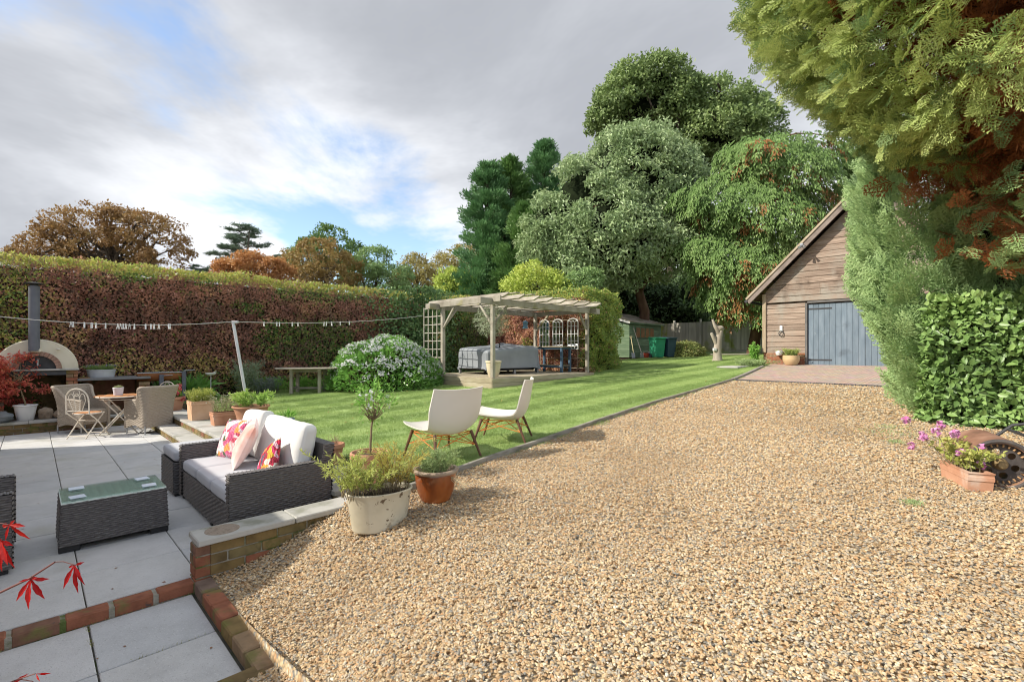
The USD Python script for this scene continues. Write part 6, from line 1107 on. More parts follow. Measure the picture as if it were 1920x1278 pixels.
# ================================================================ pots, plants and small things
terra = mat('terracotta', ramp((.36, .17, .10), (.47, .24, .145), (.55, .31, .20)), scale=5, rough=.85, spec=.2, bump=.2, bscale=40, bdist=.004, spots=[((.56, .42, .33), 4.0, .56, .74)])
terra_pale = mat('pale_terracotta', ramp((.50, .30, .18), (.60, .38, .235), (.66, .45, .30)), scale=4, rough=.85, spec=.2, bump=.2, bscale=40, bdist=.004)
compost = mat('compost', ramp((.03, .02, .014), (.07, .048, .032), (.14, .10, .07)), scale=40, rough=1.0, bump=1.0, bscale=60)
stem_m = mat('stem', ramp((.14, .11, .06), (.25, .20, .11)), scale=8, rough=.8)
stem_g = mat('green_stem', ramp((.13, .17, .05), (.22, .26, .09)), scale=8, rough=.7)
def round_pot(t, r_top, r_bot, h, m_, rim=.02, rimh=.03, n=36, soil=.04, sx=1, sy=1, bulge=0.0, name='pot'):
    prof = [(0, 0), (r_bot * .98, 0), (r_bot, .006)] + [(r_bot + (r_top - r_bot) * f + bulge * math.sin(math.pi * f), h * f) for f in np.linspace(.06, 1 - rimh / h - .03, 9)] + [(r_top + rim, h - rimh), (r_top + rim, h - .006), (r_top + rim - .006, h), (r_top - .006, h), (r_top - .012, h - .01), (r_top - .02, h - soil - .02)]
    mb = MB(); mb.lathe(prof, n, sx=sx, sy=sy); obj(name, mb, m_, t, smooth=45)
    a = np.linspace(0, 2 * np.pi, 25)[:-1]; mb = MB(); mb.lathe([(r_top - .012, h - soil), (r_top * .5, h - soil + .012), (0, h - soil + .015)], 24, sx=sx, sy=sy); obj('soil', mb, compost, t, smooth=True)
def stem_plant(t, seed, roots, height, spread, n_leaf, L, Wd, lm, stemm=stem_g, r=.003, start=.15, flat=.0, droop=.1, pts=4, ang=.9, hvar=.3, curve=.25, name='foliage', tip=None):
    """stems from the roots (n, 3), each set with leaves"""
    rng = R(seed); mb = MB(); P, D, s = [], [], []
    for q in roots:
        q = np.array(q, float); a = rng.uniform(0, 6.283); out = np.array([math.cos(a), math.sin(a), 0]) * spread * rng.uniform(.2, 1.0) + (q * [1, 1, 0]) * .35; H = height * rng.uniform(1 - hvar, 1 + hvar * .4)
        tt = np.linspace(0, 1, 5)[:, None]; path = q + out * tt ** 1.6 + np.array([0, 0, H]) * (tt - curve * tt ** 3 * .5) + rng.normal(0, .008, (5, 3)) * tt; mb.tube(path, np.linspace(r, r * .4, 5), 4, False)
        f = rng.uniform(start, 1, n_leaf); i = np.minimum((f * 4).astype(int), 3); w = (f * 4 - i)[:, None]; p = path[i] * (1 - w) + path[i + 1] * w; ax = unit(path[i + 1] - path[i]); d = unit(ax * (1 - ang * .6) + sph(rng, n_leaf) * ang + [0, 0, .15]); P.append(p); D.append(d); s.append(f)
    P, D, s = np.vstack(P), np.vstack(D), np.concatenate(s); obj('stem', mb, stemm, t); m = len(P); sz = L * rng.uniform(.7, 1.3, m)
    obj(name, leaf_mesh(P, D, sph(rng, m) + [0, 0, .8], sz, Wd * rng.uniform(.8, 1.2, m), np.clip(.15 + .6 * s + rng.normal(0, .15, m), 0, 1), fold=.2, droop=droop, pts=pts), lm, t, rnd=True); return P
def disc(rng, n_, rx, ry, z): a, q = rng.uniform(0, 6.283, n_), np.sqrt(rng.uniform(0, 1, n_)); return np.stack([rx * q * np.cos(a), ry * q * np.sin(a), np.full(n_, z)], 1)
lime = leafmat('lime_leaf', (.14, .16, .04), (.22, .25, .07), (.28, .28, .10), tr=.3)
gold = leafmat('gold_leaf', (.17, .13, .03), (.24, .21, .06), (.22, .25, .08), tr=.3)
herb = leafmat('herb_leaf', (.08, .12, .05), (.14, .185, .08), (.19, .235, .11), tr=.25)
fresh = leafmat('fresh_leaf', (.05, .12, .02), (.10, .20, .035), (.16, .26, .06), tr=.3)
wisp = leafmat('wispy_leaf', (.13, .12, .07), (.20, .19, .11), (.25, .25, .16), tr=.25)
# oval cream planter at the wall's end
ov = thing('oval_planter', 'stained cream metal oval planter with yellow green feathery shrubs at the wall end', 'planter', (-1.00, 3.63, .262), Q - .25)
cream_tin = mat('cream_tin', ramp((.40, .36, .26), (.52, .475, .355), (.58, .54, .42)), scale=3, coord='object', rough=.55, spec=.35, spots=[((.11, .075, .045), 17, .60, .66), ((.24, .19, .12), 5, .58, .72)])
round_pot(ov, .245, .20, .285, cream_tin, rim=.006, rimh=.012, sx=1.0, sy=.66, soil=.035, name='tub')
rng = R(501)
for k, (cx, n_, hh, sp, lm) in enumerate(((-.20, 26, .36, .30, lime), (.12, 24, .42, .26, gold), (-.04, 20, .30, .34, lime))): q = disc(rng, n_, .09, .09, .25) + [cx, 0, 0]; stem_plant(ov, 502 + k, q, hh, sp, 54, .040, .008, lm, stem_m, .003, .2, ang=.75)
mb = MB(); mb.tube([(.10, .0, .24), (.12, -.02, .33), (.10, 0, .42), (.13, .02, .50)], [.008, .007, .005, .003], 6); mb.tube([(.12, -.02, .33), (.17, -.03, .42)], [.006, .003], 6); mb.tube([(-.12, .0, .24), (-.15, -.02, .33), (-.2, 0, .42)], [.008, .006, .003], 6); obj('woody_stem', mb, mat('pale_stem', ramp((.30, .24, .18), (.42, .36, .28)), scale=10, rough=.9), ov)
# amber glazed pot
am = thing('glazed_pot', 'amber brown glazed pot with a light green airy plant on the gravel', 'plant pot', (-.645, 4.05, .335), .3)
amber = mat('amber_glaze', ramp((.10, .022, .006), (.22, .055, .012), (.33, .10, .022)), scale=3.0, coord='object', rough=.12, spec=.6, coat=.5); rimg = mat('pot_rim_clay', ramp((.27, .20, .14), (.38, .29, .21)), scale=8, rough=.6)
mb = MB(); mb.lathe([(0, 0), (.115, 0), (.125, .01), (.155, .09), (.168, .16), (.172, .215), (.168, .235)], 40); obj('pot', mb, amber, am, smooth=60); mb = MB(); mb.lathe([(.167, .233), (.19, .240), (.195, .255), (.185, .268), (.165, .268), (.155, .25), (.15, .20)], 40); obj('rim', mb, rimg, am, smooth=60); mb = MB(); mb.lathe([(.155, .215), (.08, .225), (0, .23)], 24); obj('soil', mb, compost, am, smooth=True)
stem_plant(am, 510, disc(R(510), 60, .10, .10, .21), .24, .17, 30, .034, .006, herb, stem_g, .002, .15, ang=.9)
mb = MB(); rng = R(511)
for k in range(7): a = rng.uniform(-.6, .9); mb.tube(limb_path((.1, -.12, .22), (.16 + .05 * math.cos(a), -.2 - .02 * k, .08 + .02 * k), rng, 5, .1), .002, 4, False)
obj('dry_stalk', mb, mat('straw', ramp((.42, .35, .20), (.55, .48, .32)), scale=9, rough=.8), am)
# terracotta pot with a standard tree
tp = thing('standard_tree_pot', 'terracotta pot with a small ball headed white flowering standard', 'potted tree', (-1.335, 4.50, .30), .4); round_pot(tp, .165, .125, .345, terra, rim=.012, rimh=.05)
rng = R(520); mb = MB(); mb.tube(limb_path((0, 0, .28), (.03, .02, .64), rng, 6, .015), np.linspace(.013, .009, 6), 8)
C = np.array([.035, .02, .77])
for k in range(26): mb.tube(limb_path((.03, .02, .62), C + sph(rng, 1)[0] * [.13, .13, .14] + [0, 0, .02], rng, 5, .05), np.linspace(.006, .002, 5), 5, False)
obj('trunk', mb, stem_m, tp, smooth=True); m = 420; dd = sph(rng, m); dd[:, 2] = np.where(rng.uniform(0, 1, m) < .75, np.abs(dd[:, 2]), dd[:, 2]); P = C + dd * [.17, .17, .17] * rng.uniform(.6, 1.1, (m, 1)) * (1 + .3 * np.sin(dd[:, :1] * 9)); obj('crown', leaf_mesh(P, dd + sph(rng, m) * .7, dd + sph(rng, m) * .6, rng.uniform(.03, .055, m), .016, rng.uniform(0, 1, m)), fresh, tp, rnd=True)
m = 26; dd = sph(rng, m); dd[:, 2] = np.abs(dd[:, 2]); c = C + dd * [.155, .155, .165]; k = np.repeat(np.arange(m), 6); N = unit(dd[k] + sph(rng, len(k)) * .5); obj('flowers', leaf_mesh(c[k] + rng.normal(0, .006, (len(k), 3)), np.cross(N, sph(rng, len(k))), N, .022, .018, rng.uniform(0, 1, len(k))), leafmat('white_petal_small', (.30, .31, .28), (.36, .36, .34), tr=.2), tp, rnd=True)
# small terracotta pot and blue pot behind the sofa
sp = thing('small_pot', 'small terracotta pot of bare brown stalks behind the near sofa arm', 'plant pot', tuple(W(2.45, 5.36, .288)), 0); round_pot(sp, .115, .085, .235, terra, rim=.012, rimh=.045)
stem_plant(sp, 530, disc(R(530), 12, .06, .06, .2), .14, .07, 7, .02, .004, wisp, mat('bare_stalk', ramp((.22, .12, .08), (.34, .22, .15)), scale=9, rough=.9), .003, .3)
bp = thing('blue_pot', 'blue glazed pot with long leaves half hidden behind the sofa back', 'plant pot', tuple(W(2.9, 8.0, .37)), 0); round_pot(bp, .10, .075, .13, mat('blue_glaze', ramp((.05, .10, .14), (.12, .2, .26), (.3, .38, .42)), scale=6, coord='object', rough=.2, spec=.6), rim=.012, rimh=.02)
stem_plant(bp, 531, disc(R(531), 9, .05, .05, .1), .10, .12, 5, .14, .018, fresh, stem_g, .002, .2, ang=.5)
# three terracotta planters on the paving above the steps
def square_planter(t, sx, sy, h, m_, soil=.03):
    mb = MB(); a = .92; th = .02
    def ring(w, d, z): return [(-w / 2, -d / 2, z), (w / 2, -d / 2, z), (w / 2, d / 2, z), (-w / 2, d / 2, z)]
    rings = [ring(sx * a, sy * a, 0), ring(sx * (a + .05), sy * (a + .05), h - .07), ring(sx, sy, h - .065), ring(sx, sy, h - .035), ring(sx * .985, sy * .985, h - .03), ring(sx * .985, sy * .985, h - .012), ring(sx * 1.02, sy * 1.02, h - .008), ring(sx * 1.02, sy * 1.02, h), ring(sx - .05, sy - .05, h), ring(sx - .06, sy - .06, h - soil - .02)]
    v = np.array(rings).reshape(-1, 3); f = []
    for k in range(len(rings) - 1):
        for i in range(4): j = (i + 1) % 4; f.append([k * 4 + i, k * 4 + j, k * 4 + 4 + j, k * 4 + 4 + i])
    f.append([3, 2, 1, 0]); mb.add(v, f); obj('pot', mb, m_, t); mb = MB(); mb.box((0, 0, h - soil - .01), (sx - .05, sy - .05, .02)); obj('soil', mb, compost, t)
q1 = thing('square_planter', 'square pale terracotta planter full of upright yellow green stems by the steps', 'planter', tuple(W(2.255, 10.60, .287)), Q); square_planter(q1, .37, .38, .35, terra_pale); rng = R(540)
stem_plant(q1, 540, np.stack([rng.uniform(-.16, .16, 150), rng.uniform(-.16, .16, 150), np.full(150, .31)], 1), .27, .05, 26, .035, .006, leafmat('sedum_leaf', (.14, .17, .04), (.22, .24, .06), (.28, .28, .09), tr=.3), stem_g, .003, .05, ang=.6, hvar=.25)
q2 = thing('trough_planter', 'long terracotta trough of wispy grey flowering plants next to the square planter', 'planter', tuple(W(2.50, 9.55, .287)), Q); square_planter(q2, .62, .26, .22, terra); rng = R(541)
stem_plant(q2, 541, np.stack([rng.uniform(-.27, .27, 110), rng.uniform(-.09, .09, 110), np.full(110, .19)], 1), .34, .16, 18, .024, .007, wisp, stem_m, .002, .2, ang=1.0); m = 90; P = np.stack([rng.normal(0, .25, m), rng.normal(0, .16, m), rng.uniform(.38, .56, m)], 1); obj('seedheads', leaf_mesh(P, sph(rng, m), sph(rng, m), .022, .018, rng.uniform(0, 1, m)), leafmat('seedhead', (.25, .2, .14), (.33, .3, .24), tr=.2), q2, rnd=True)
q3 = thing('flared_pot', 'flared terracotta pot with bright green leafy stems behind the sofa', 'plant pot', tuple(W(2.55, 8.62, .30)), 0); round_pot(q3, .27, .19, .38, terra, rim=.012, rimh=.02, bulge=-.02); rng = R(542)
stem_plant(q3, 542, disc(rng, 26, .2, .2, .35), .26, .20, 40, .062, .022, leafmat('euphorbia_leaf', (.09, .15, .035), (.17, .25, .06), (.25, .31, .09), tr=.3), stem_g, .004, .15, ang=.7, droop=.2)
# geranium by the top step
ge = thing('red_geranium_pot', 'terracotta pot of coral red geraniums beside the top of the steps', 'plant pot', tuple(W(2.2, 12.55, .287)), 0); round_pot(ge, .175, .12, .29, terra, rim=.014, rimh=.05); rng = R(550)
stem_plant(ge, 550, disc(rng, 20, .1, .1, .26), .16, .15, 10, .06, .05, fresh, stem_g, .004, .3, pts=6)
def flower_heads(t, seed, C, r, n_, sz, lm, name='flowers'):
    rng = R(seed); k = np.repeat(np.arange(len(C)), n_); d = sph(rng, len(k)); P = np.asarray(C)[k] + d * r * rng.uniform(.4, 1, (len(k), 1)); obj(name, leaf_mesh(P, np.cross(d, sph(rng, len(k))), d + sph(rng, len(k)) * .4, sz, sz * .85, rng.uniform(0, 1, len(k))), lm, t, rnd=True).SetCustomDataByKey('kind', 'stuff')
red_p = leafmat('red_petal', (.22, .02, .03), (.28, .045, .055), (.30, .10, .09), tr=.25)
flower_heads(ge, 551, np.array([[.0, -.02, .50], [.10, .0, .46], [-.09, .03, .47], [.05, -.1, .42], [.02, .1, .52], [.2, -.05, .24], [.13, -.12, .38], [-.05, -.1, .40]]), .055, 34, .035, red_p)
# acer in a white pot on the terrace
ac = thing('potted_acer', 'coral red leaved acer in a white pot in front of the pizza oven', 'potted tree', tuple(W(-.09, 13.32, .228)), 0); white_pot = mat('white_pot', ramp((.62, .62, .60), (.72, .72, .70)), scale=3, rough=.35, spec=.5); round_pot(ac, .17, .12, .30, white_pot, rim=.008, rimh=.02)
rng = R(560); mb = MB(); mb.tube(limb_path((0, 0, .26), (-.12, 0, .7), rng, 6, .04), np.linspace(.016, .009, 6), 7); C = []
for k in range(34):
    e = np.array([-.34 + rng.normal() * .22, rng.normal() * .2 - .05, rng.uniform(.30, 1.30)]); e[0] += .12 * (1.0 - e[2]); mb.tube(limb_path((-.1, 0, .55 + .3 * rng.uniform()), e, rng, 5, .06), np.linspace(.007, .002, 5), 5, False); C.append(e)
obj('trunk', mb, stem_m, ac, smooth=True); C = np.array(C); k = np.repeat(np.arange(34), 84); m = len(k); P = C[k] + rng.normal(0, 1, (m, 3)) * [.085, .085, .032]
acer = leafmat('acer_leaf', (.26, .025, .03), (.29, .065, .05), (.31, .115, .05), tr=.4); obj('crown', leaf_mesh(P, sph(rng, m) + [0, 0, -.25], sph(rng, m) * .5 + [0, 0, 1], rng.uniform(.05, .09, m), .042, np.clip(.5 + rng.normal(0, .25, m), 0, 1), fold=.1, droop=.25), acer, ac, rnd=True)
# rocks, bags on the terrace
rock_m = mat('rock', ramp((.17, .13, .09), (.28, .22, .16), (.36, .30, .23)), scale=5, bump=.5, bscale=25, rough=.9)
def blob(c, r, seed, rough_=.35, n=3): s = trimesh.creation.icosphere(n); v = s.vertices; v = v * (1 + rough_ * (meshkit.fbm(v * 1.6 + seed * 3.1, 3, seed) - .5) * 2)[:, None] * np.array(r); mb = MB(); mb.add(v + np.array(c), s.faces); return mb
for k, (u, v, r, lb) in enumerate(((.19, 13.30, (.13, .11, .13), 'large buff rock beside the white pot'), (.42, 13.26, (.13, .11, .10), 'smaller pinkish rock next to the buff rock'), (1.22, 13.25, (.15, .1, .11), 'grey rock under the bistro table on the terrace wall'))):
    tag(obj('rock', blob(W(u, v, .225 + r[2] * .75), r, 570 + k, .3), rock_m, smooth=40), lb, 'rock')
tag(obj('blue_bag', blob(W(.72, 13.3, .36), (.14, .12, .16), 575, .5), mat('blue_plastic', ramp((.02, .16, .42), (.06, .30, .62)), scale=5, rough=.35, bump=.5, bscale=12), smooth=True), 'crumpled bright blue plastic bag behind the left rattan chair', 'bag')
tag(obj('grey_bag', blob(W(-.42, 13.2, .32), (.2, .13, .11), 576, .4), mat('grey_cloth', ramp((.10, .12, .13), (.2, .22, .23)), scale=5, rough=.8, bump=.5, bscale=12), smooth=True), 'slumped grey green bag left of the white pot', 'bag')
tag(obj('clay_jar', blob(W(-.68, 13.2, .33), (.12, .12, .12), 577, .1), terra, smooth=True), 'rounded terracotta jar at the left edge on the terrace wall', 'jar')
# trough on the kitchen counter, pot on the bistro table
zt = thing('zinc_trough', 'oval zinc trough of lavender on the outdoor kitchen counter', 'planter', KO + rotz(Q) @ np.array([1.0, .30, .79]), Q); zinc = mat('zinc', ramp((.36, .38, .40), (.48, .50, .52)), scale=5, rough=.5, metallic=.4); round_pot(zt, .25, .22, .17, zinc, rim=.006, rimh=.012, sx=1, sy=.45, soil=.03)
rng = R(580); stem_plant(zt, 580, disc(rng, 120, .22, .09, .14), .13, .07, 14, .035, .005, leafmat('lavender_leaf', (.07, .13, .04), (.12, .19, .06), (.16, .23, .09), tr=.25), stem_g, .002, .1, ang=.5); flower_heads(zt, 581, disc(rng, 30, .25, .1, .26) + rng.normal(0, .015, (30, 3)), .014, 6, .018, leafmat('lavender_petal', (.12, .10, .16), (.2, .17, .25), tr=.2))
sb = thing('succulent_pot', 'small white pot with a pale succulent on the bistro table', 'plant pot', (-7.58, 9.24, .722), 0); round_pot(sb, .085, .07, .15, mat('lilac_pot', ramp((.58, .56, .62), (.66, .64, .69)), scale=3, rough=.4), rim=.004, rimh=.01, soil=.02)
rng = R(582); m = 60; d = sph(rng, m); d[:, 2] = np.abs(d[:, 2]); obj('succulent', leaf_mesh(np.array([0, 0, .13]) + d * [.04, .04, .02], d + [0, 0, .3], d * .2 + [0, 0, 1], .05, .025, rng.uniform(0, 1, m), fold=.3), leafmat('succulent_leaf', (.14, .17, .10), (.22, .24, .14), (.26, .24, .13), tr=.1), sb, rnd=True)
# barbecue trough on posts
bq = thing('drum_barbecue', 'rust brown half drum barbecue on thick dark posts beside the hedge', 'barbecue', tuple(W(2.15, 13.75, .33)), Q); post_m = mat('slate_paint', ramp((.075, .08, .10), (.12, .125, .15)), scale=4, rough=.55); rust = mat('rust_brown', ramp((.16, .055, .02), (.26, .095, .035), (.32, .14, .055)), scale=4, coord='object', rough=.55)
for x in (-.02, .42): mb = MB(); mb.box((x, -.06, .34 if x < 0 else .36), (.085, .085, .70 if x < 0 else .78), .006); obj('post', mb, post_m, bq)
th = np.linspace(math.pi, 2 * math.pi, 13); xs = np.array([-.45, .38]); P = np.stack([np.stack([np.full(13, x), .10 + .17 * np.cos(th), .70 + .17 * np.sin(th)], 1) for x in xs]); mb = MB(); mb.grid(P); mb.grid(P * [1, .97, 1] + [0, .003, .004], flip=True)
for x in xs: mb.add(np.vstack([[x, .10, .70], np.stack([np.full(13, x), .10 + .17 * np.cos(th), .70 + .17 * np.sin(th)], 1)]), [[0, k, k + 1] for k in range(1, 13)])
obj('half_drum', mb, rust, bq, smooth=40); mb = MB(); mb.tube([(-.47, -.07, .735), (.42, -.07, .735)], .014, 8); mb.tube([(.42, -.07, .72), (.42, -.07, .765), (.64, -.07, .78)], .012, 8); obj('rail', mb, metal, bq, smooth=40); mb = MB(); mb.tube([(.0, -.085, .66), (.2, -.085, .665)], .008, 6); obj('handle', mb, metal, bq)
# bird table on a thin pole
bd = thing('bird_bath', 'small pale dish on a thin pole in front of the hedge', 'bird bath', tuple(W(3.02, 13.2, .38)), 0); mb = MB(); mb.tube([(0, 0, 0), (0, 0, .62)], .012, 8); obj('pole', mb, metal, bd); mb = MB(); mb.lathe([(0, .60), (.09, .62), (.12, .66), (.11, .665), (.08, .64), (0, .63)], 20); mb.tube([(.05, 0, .66), (.12, .02, .70)], .012, 6); obj('dish', mb, mat('pale_dish', ramp((.5, .5, .49), (.62, .62, .6)), scale=6, rough=.5), bd, smooth=40)
# clothes post, line and pegs
cl_m = mat('galvanised', ramp((.48, .49, .50), (.60, .61, .62)), scale=6, rough=.35, metallic=.3); cp = thing('clothes_post', 'leaning pale metal clothes line post behind the planters', 'post', (-5.76, 10.5, .33), 0)
top = np.array([-.34, 0, 1.87]); mb = MB(); mb.tube([(0, 0, -.1), top], .032, 14); obj('pole', mb, cl_m, cp, smooth=40); mb = MB(); mb.box(top + [.04, 0, .0], (.14, .05, .05), .008); obj('line_clamp', mb, cl_m, cp)
PT_ = np.array([-5.76, 10.5, .33]) + top + [0, 0, .01]; EA, EB = np.array([-9.0, 7.25, 2.25]), np.array([-2.72, 14.55, 2.62])
def sagline(a, b, sag, n=25): t = np.linspace(0, 1, n); return a + (b - a) * t[:, None] - np.array([0, 0, 1.0]) * (4 * sag * t * (1 - t))[:, None]
LA, LB = sagline(PT_, EA, .16), sagline(PT_, EB, .10); rope = mat('line_rope', ramp((.50, .48, .44), (.6, .58, .54)), scale=9, rough=.7); mb = MB(); mb.tube(LA[::-1], .0075, 6, False); mb.tube(LB, .0075, 6, False)
tag(obj('clothes_line', mb, rope, smooth=True), 'white clothes line strung from the left past the post to the pergola', 'clothes line')
peg_m = mat('white_peg', ramp((.66, .66, .64), (.74, .74, .73)), scale=6, rough=.5)
def peg_mesh(seed):
    mb = MB(); rng = R(seed)
    for s in (-1, 1): v = [(-.008, s * .003, .012), (.008, s * .003, .012), (.012, s * .010, -.085), (-.012, s * .010, -.085)]; mb.bar((0, s * .004, .018), (s * .012, s * .013, -.085), .018, .007, .002)
    mb.cyl((0, -.016, -.03), (0, .016, -.03), .006, n=6); return mb
def on_line(L, px):
    for a, b in zip(L[:-1], L[1:]):
        qa, qb = 960 + a[0] / a[1] * 900, 960 + b[0] / b[1] * 900
        if (qa - px) * (qb - px) <= 0: return a + (b - a) * (px - qa) / (qb - qa)
first = None; ang = math.atan2(LA[0][1] - LA[-1][1], LA[0][0] - LA[-1][0]); angb = math.atan2(LB[-1][1] - LB[0][1], LB[-1][0] - LB[0][0]); rng = R(590)
for grp, L, a0, pxs, lb in (('pegs on the left stretch of the clothes line', LA, ang, (133, 137, 158, 172, 180, 198, 221, 226, 231, 236, 243, 252, 273, 283, 289, 298, 316, 319), 'white clothes peg clipped left of the post, before the hedge'), ('pegs on the right stretch of the clothes line', LB, angb, (495, 519, 524, 548, 559, 608, 612, 622, 638, 655), 'white clothes peg clipped on the line right of the post')):
    for px in pxs:
        p = on_line(L, px); a = a0 + rng.normal() * .5
        if first is None: first = thing('clothes_peg', lb, 'clothes peg', p, a, grp); obj('peg', peg_mesh(1), peg_m, first)
        else: dup(first, p, a, lb, grp)
# half round slatted table in front of the hedge
wt = thing('garden_table', 'old grey wooden table standing on the lawn edge beside the flowering bush', 'table', (-5.42, 12.62, float(G(5.05))), .10)
rng = R(600)
for k in range(6): y = -.36 + .13 * k; hw = .80 if k > 2 else .62 + .06 * k; mb = MB(); mb.box((.02, y, .645), (2 * hw, .122, .028), .005); obj('slat', mb, PW[k % 3], wt)
for x in (-.28, .42):
    for y in (-.25, .22): mb = MB(); mb.box((x, y, .315), (.075, .075, .63), .006); obj('leg', mb, PW[1], wt)
mb = MB(); mb.box((-.28, -.015, .13), (.05, .40, .06), .004); mb.box((.42, -.015, .13), (.05, .40, .06), .004); mb.box((.07, -.02, .13), (.66, .05, .05), .004); mb.box((.07, -.25, .59), (.66, .03, .07), .004); mb.box((.07, .22, .59), (.66, .03, .07), .004); obj('stretcher', mb, PW[0], wt)
# plants at the foot of the hedge
def clump(name, label, loc, seed, n_, h, sp, nl, L, Wd, lm, rad=(.25, .25), cat='plant', group=None, **kw): t = thing(name, label, cat, loc, 0, group); stem_plant(t, seed, disc(R(seed), n_, rad[0], rad[1], -.02), h, sp, nl, L, Wd, lm, **kw); return t
strap = leafmat('strap_leaf', (.04, .10, .02), (.07, .15, .03), (.11, .19, .05), tr=.25)
clump('strap_plant', 'clump of bright strap leaved plants under the drum barbecue', tuple(W(2.6, 14.15, .36)), 610, 40, .35, .25, 7, .42, .035, strap, rad=(.4, .2), ang=.5, droop=.5)
clump('grey_shrub', 'loose grey green shrub right of the clothes post foot', tuple(W(4.05, 13.9, .42)), 611, 70, .95, .3, 26, .085, .016, leafmat('sage_leaf', (.07, .095, .06), (.12, .15, .095), (.16, .185, .12), tr=.2), rad=(.25, .25))
clump('purple_sage', 'dark bluish herb beside the old wooden table', tuple(W(4.4, 13.6, .43)), 612, 60, .5, .22, 24, .06, .014, leafmat('dusk_leaf', (.05, .06, .065), (.08, .095, .09), (.11, .125, .11), tr=.2), rad=(.25, .2))
clump('border_plants', 'low mixed green plants under the old wooden table at the hedge foot', tuple(W(5.0, 13.9, .46)), 613, 120, .42, .2, 16, .07, .03, fresh, rad=(.9, .35))
# olive in its pot at the pergola corner
ol = thing('potted_olive', 'olive tree in a cream pot behind the front pergola post', 'potted tree', tuple(W(8.72, 9.42, DK)), 0); round_pot(ol, .20, .125, .44, mat('cream_pot', ramp((.52, .44, .30), (.62, .54, .39)), scale=3, rough=.7), rim=.014, rimh=.05, bulge=.02)
rng = R(620); mb = MB(); mb.tube(limb_path((0, 0, .4), (0, 0, 1.2), rng, 6, .015), np.linspace(.02, .014, 6), 7); Cc = np.array([-.05, 0, 1.50]); mb_t = mb
for k in range(30): mb.tube(limb_path((0, 0, 1.1 + .15 * rng.uniform()), Cc + sph(rng, 1)[0] * [.40, .40, .36], rng, 5, .05), np.linspace(.008, .002, 5), 5, False)
obj('trunk', mb, bark_grey, ol, smooth=True); m = 2600; dd = sph(rng, m); P = Cc + dd * [.46, .46, .42] * (rng.uniform(.35, 1.05, (m, 1))) * (1 + .3 * (fbm(dd * 2, 2, 3)[:, None] - .5)); obj('crown', leaf_mesh(P, dd + sph(rng, m) * .9, sph(rng, m) + [0, 0, .5], rng.uniform(.05, .085, m), .014, rng.uniform(0, 1, m)), leafmat('olive_tree_leaf', (.11, .13, .085), (.17, .19, .125), (.22, .24, .17), tr=.2), ol, rnd=True)
# things by the shed
def wheelie(name, label, loc, rz, m_, lid=True):
    t = thing(name, label, 'bin', loc, rz); mb = MB(); v = np.array([[-.22, -.22, .05], [.22, -.22, .05], [.22, .24, .05], [-.22, .24, .05], [-.28, -.30, .95], [.28, -.30, .95], [.28, .30, .95], [-.28, .30, .95]]); mb.add(v, [[0, 3, 2, 1], [0, 1, 5, 4], [1, 2, 6, 5], [2, 3, 7, 6], [3, 0, 4, 7]]); mb.box((0, 0, .945), (.60, .63, .03), .01); obj('body', mb, m_, t)
    mb = MB(); mb.box((0, -.02, .995), (.62, .68, .05), .02, rotx(.05)); obj('lid', mb, m_, t); mb = MB(); mb.tube([(-.22, .36, .93), (.22, .36, .93)], .018, 8); obj('handle', mb, m_, t)
    for x in (-.24, .24): mb = MB(); mb.cyl((x - .03, .2, .1), (x + .03, .2, .1), .10, n=16); obj('wheel', mb, plast, t)
    return t
wheelie('wheelie_bin', 'bright green wheelie bin with raised lid in front of the shed', (7.18, 23.75, 1.18), .35, mat('bin_green', ramp((.02, .20, .10), (.035, .27, .14)), scale=4, rough=.45)); wheelie('wheelie_bin', 'dark blue grey wheelie bin right of the green bin', (7.78, 23.95, 1.19), .45, mat('bin_dark', ramp((.02, .045, .065), (.035, .07, .095)), scale=4, rough=.45))
tl = thing('garden_spade', 'yellow handled spade leaning on the shed corner', 'spade', (6.12, 24.15, 1.17), 0); mb = MB(); mb.tube([(0, 0, .25), (-.06, .3, 1.05)], .02, 8); mb.tube([(-.13, .3, 1.08), (.01, .3, 1.08)], .02, 8); obj('shaft', mb, mat('yellow_handle', ramp((.50, .42, .22), (.62, .54, .32)), scale=5, rough=.5), tl); mb = MB(); mb.bar((0, 0, 0), (-.01, .06, .28), .18, .012, .004); obj('blade', mb, metal, tl)
tl = thing('garden_fork', 'long dark handled fork leaning on the shed front', 'fork', (6.55, 24.2, 1.18), 0); mb = MB(); mb.tube([(0, 0, .2), (-.35, .40, 1.62)], .018, 8); obj('shaft', mb, mat('dark_handle', ramp((.10, .09, .08), (.16, .15, .14)), scale=5, rough=.6), tl); mb = MB()
for x in (-.07, -.023, .023, .07): mb.tube([(x, -.02, 0), (x, .02, .22)], .008, 5)
mb.box((0, .02, .22), (.17, .02, .03)); obj('head', mb, metal, tl)
for nm, lb, loc, c in (('red_bucket', 'small red bucket on the grass before the shed', (6.78, 24.2, 1.18), (.35, .05, .03)), ('blue_bucket', 'small dark blue bucket between the red bucket and the green bin', (7.05, 24.25, 1.19), (.05, .08, .22))):
    t = thing(nm, lb, 'bucket', loc, 0); mb = MB(); mb.lathe([(0, 0), (.11, 0), (.15, .24), (.155, .24), (.145, .235), (.105, .02), (0, .02)], 20); obj('pail', mb, mat(nm + '_plastic', ramp(tuple(.8 * x for x in c), c), scale=4, rough=.4), t, smooth=40); mb = MB(); a = np.linspace(0, math.pi, 11); mb.tube(np.stack([.15 * np.cos(a), .05 * np.sin(a), .24 + .09 * np.sin(a)], 1), .005, 5, False); obj('handle', mb, metal, t)
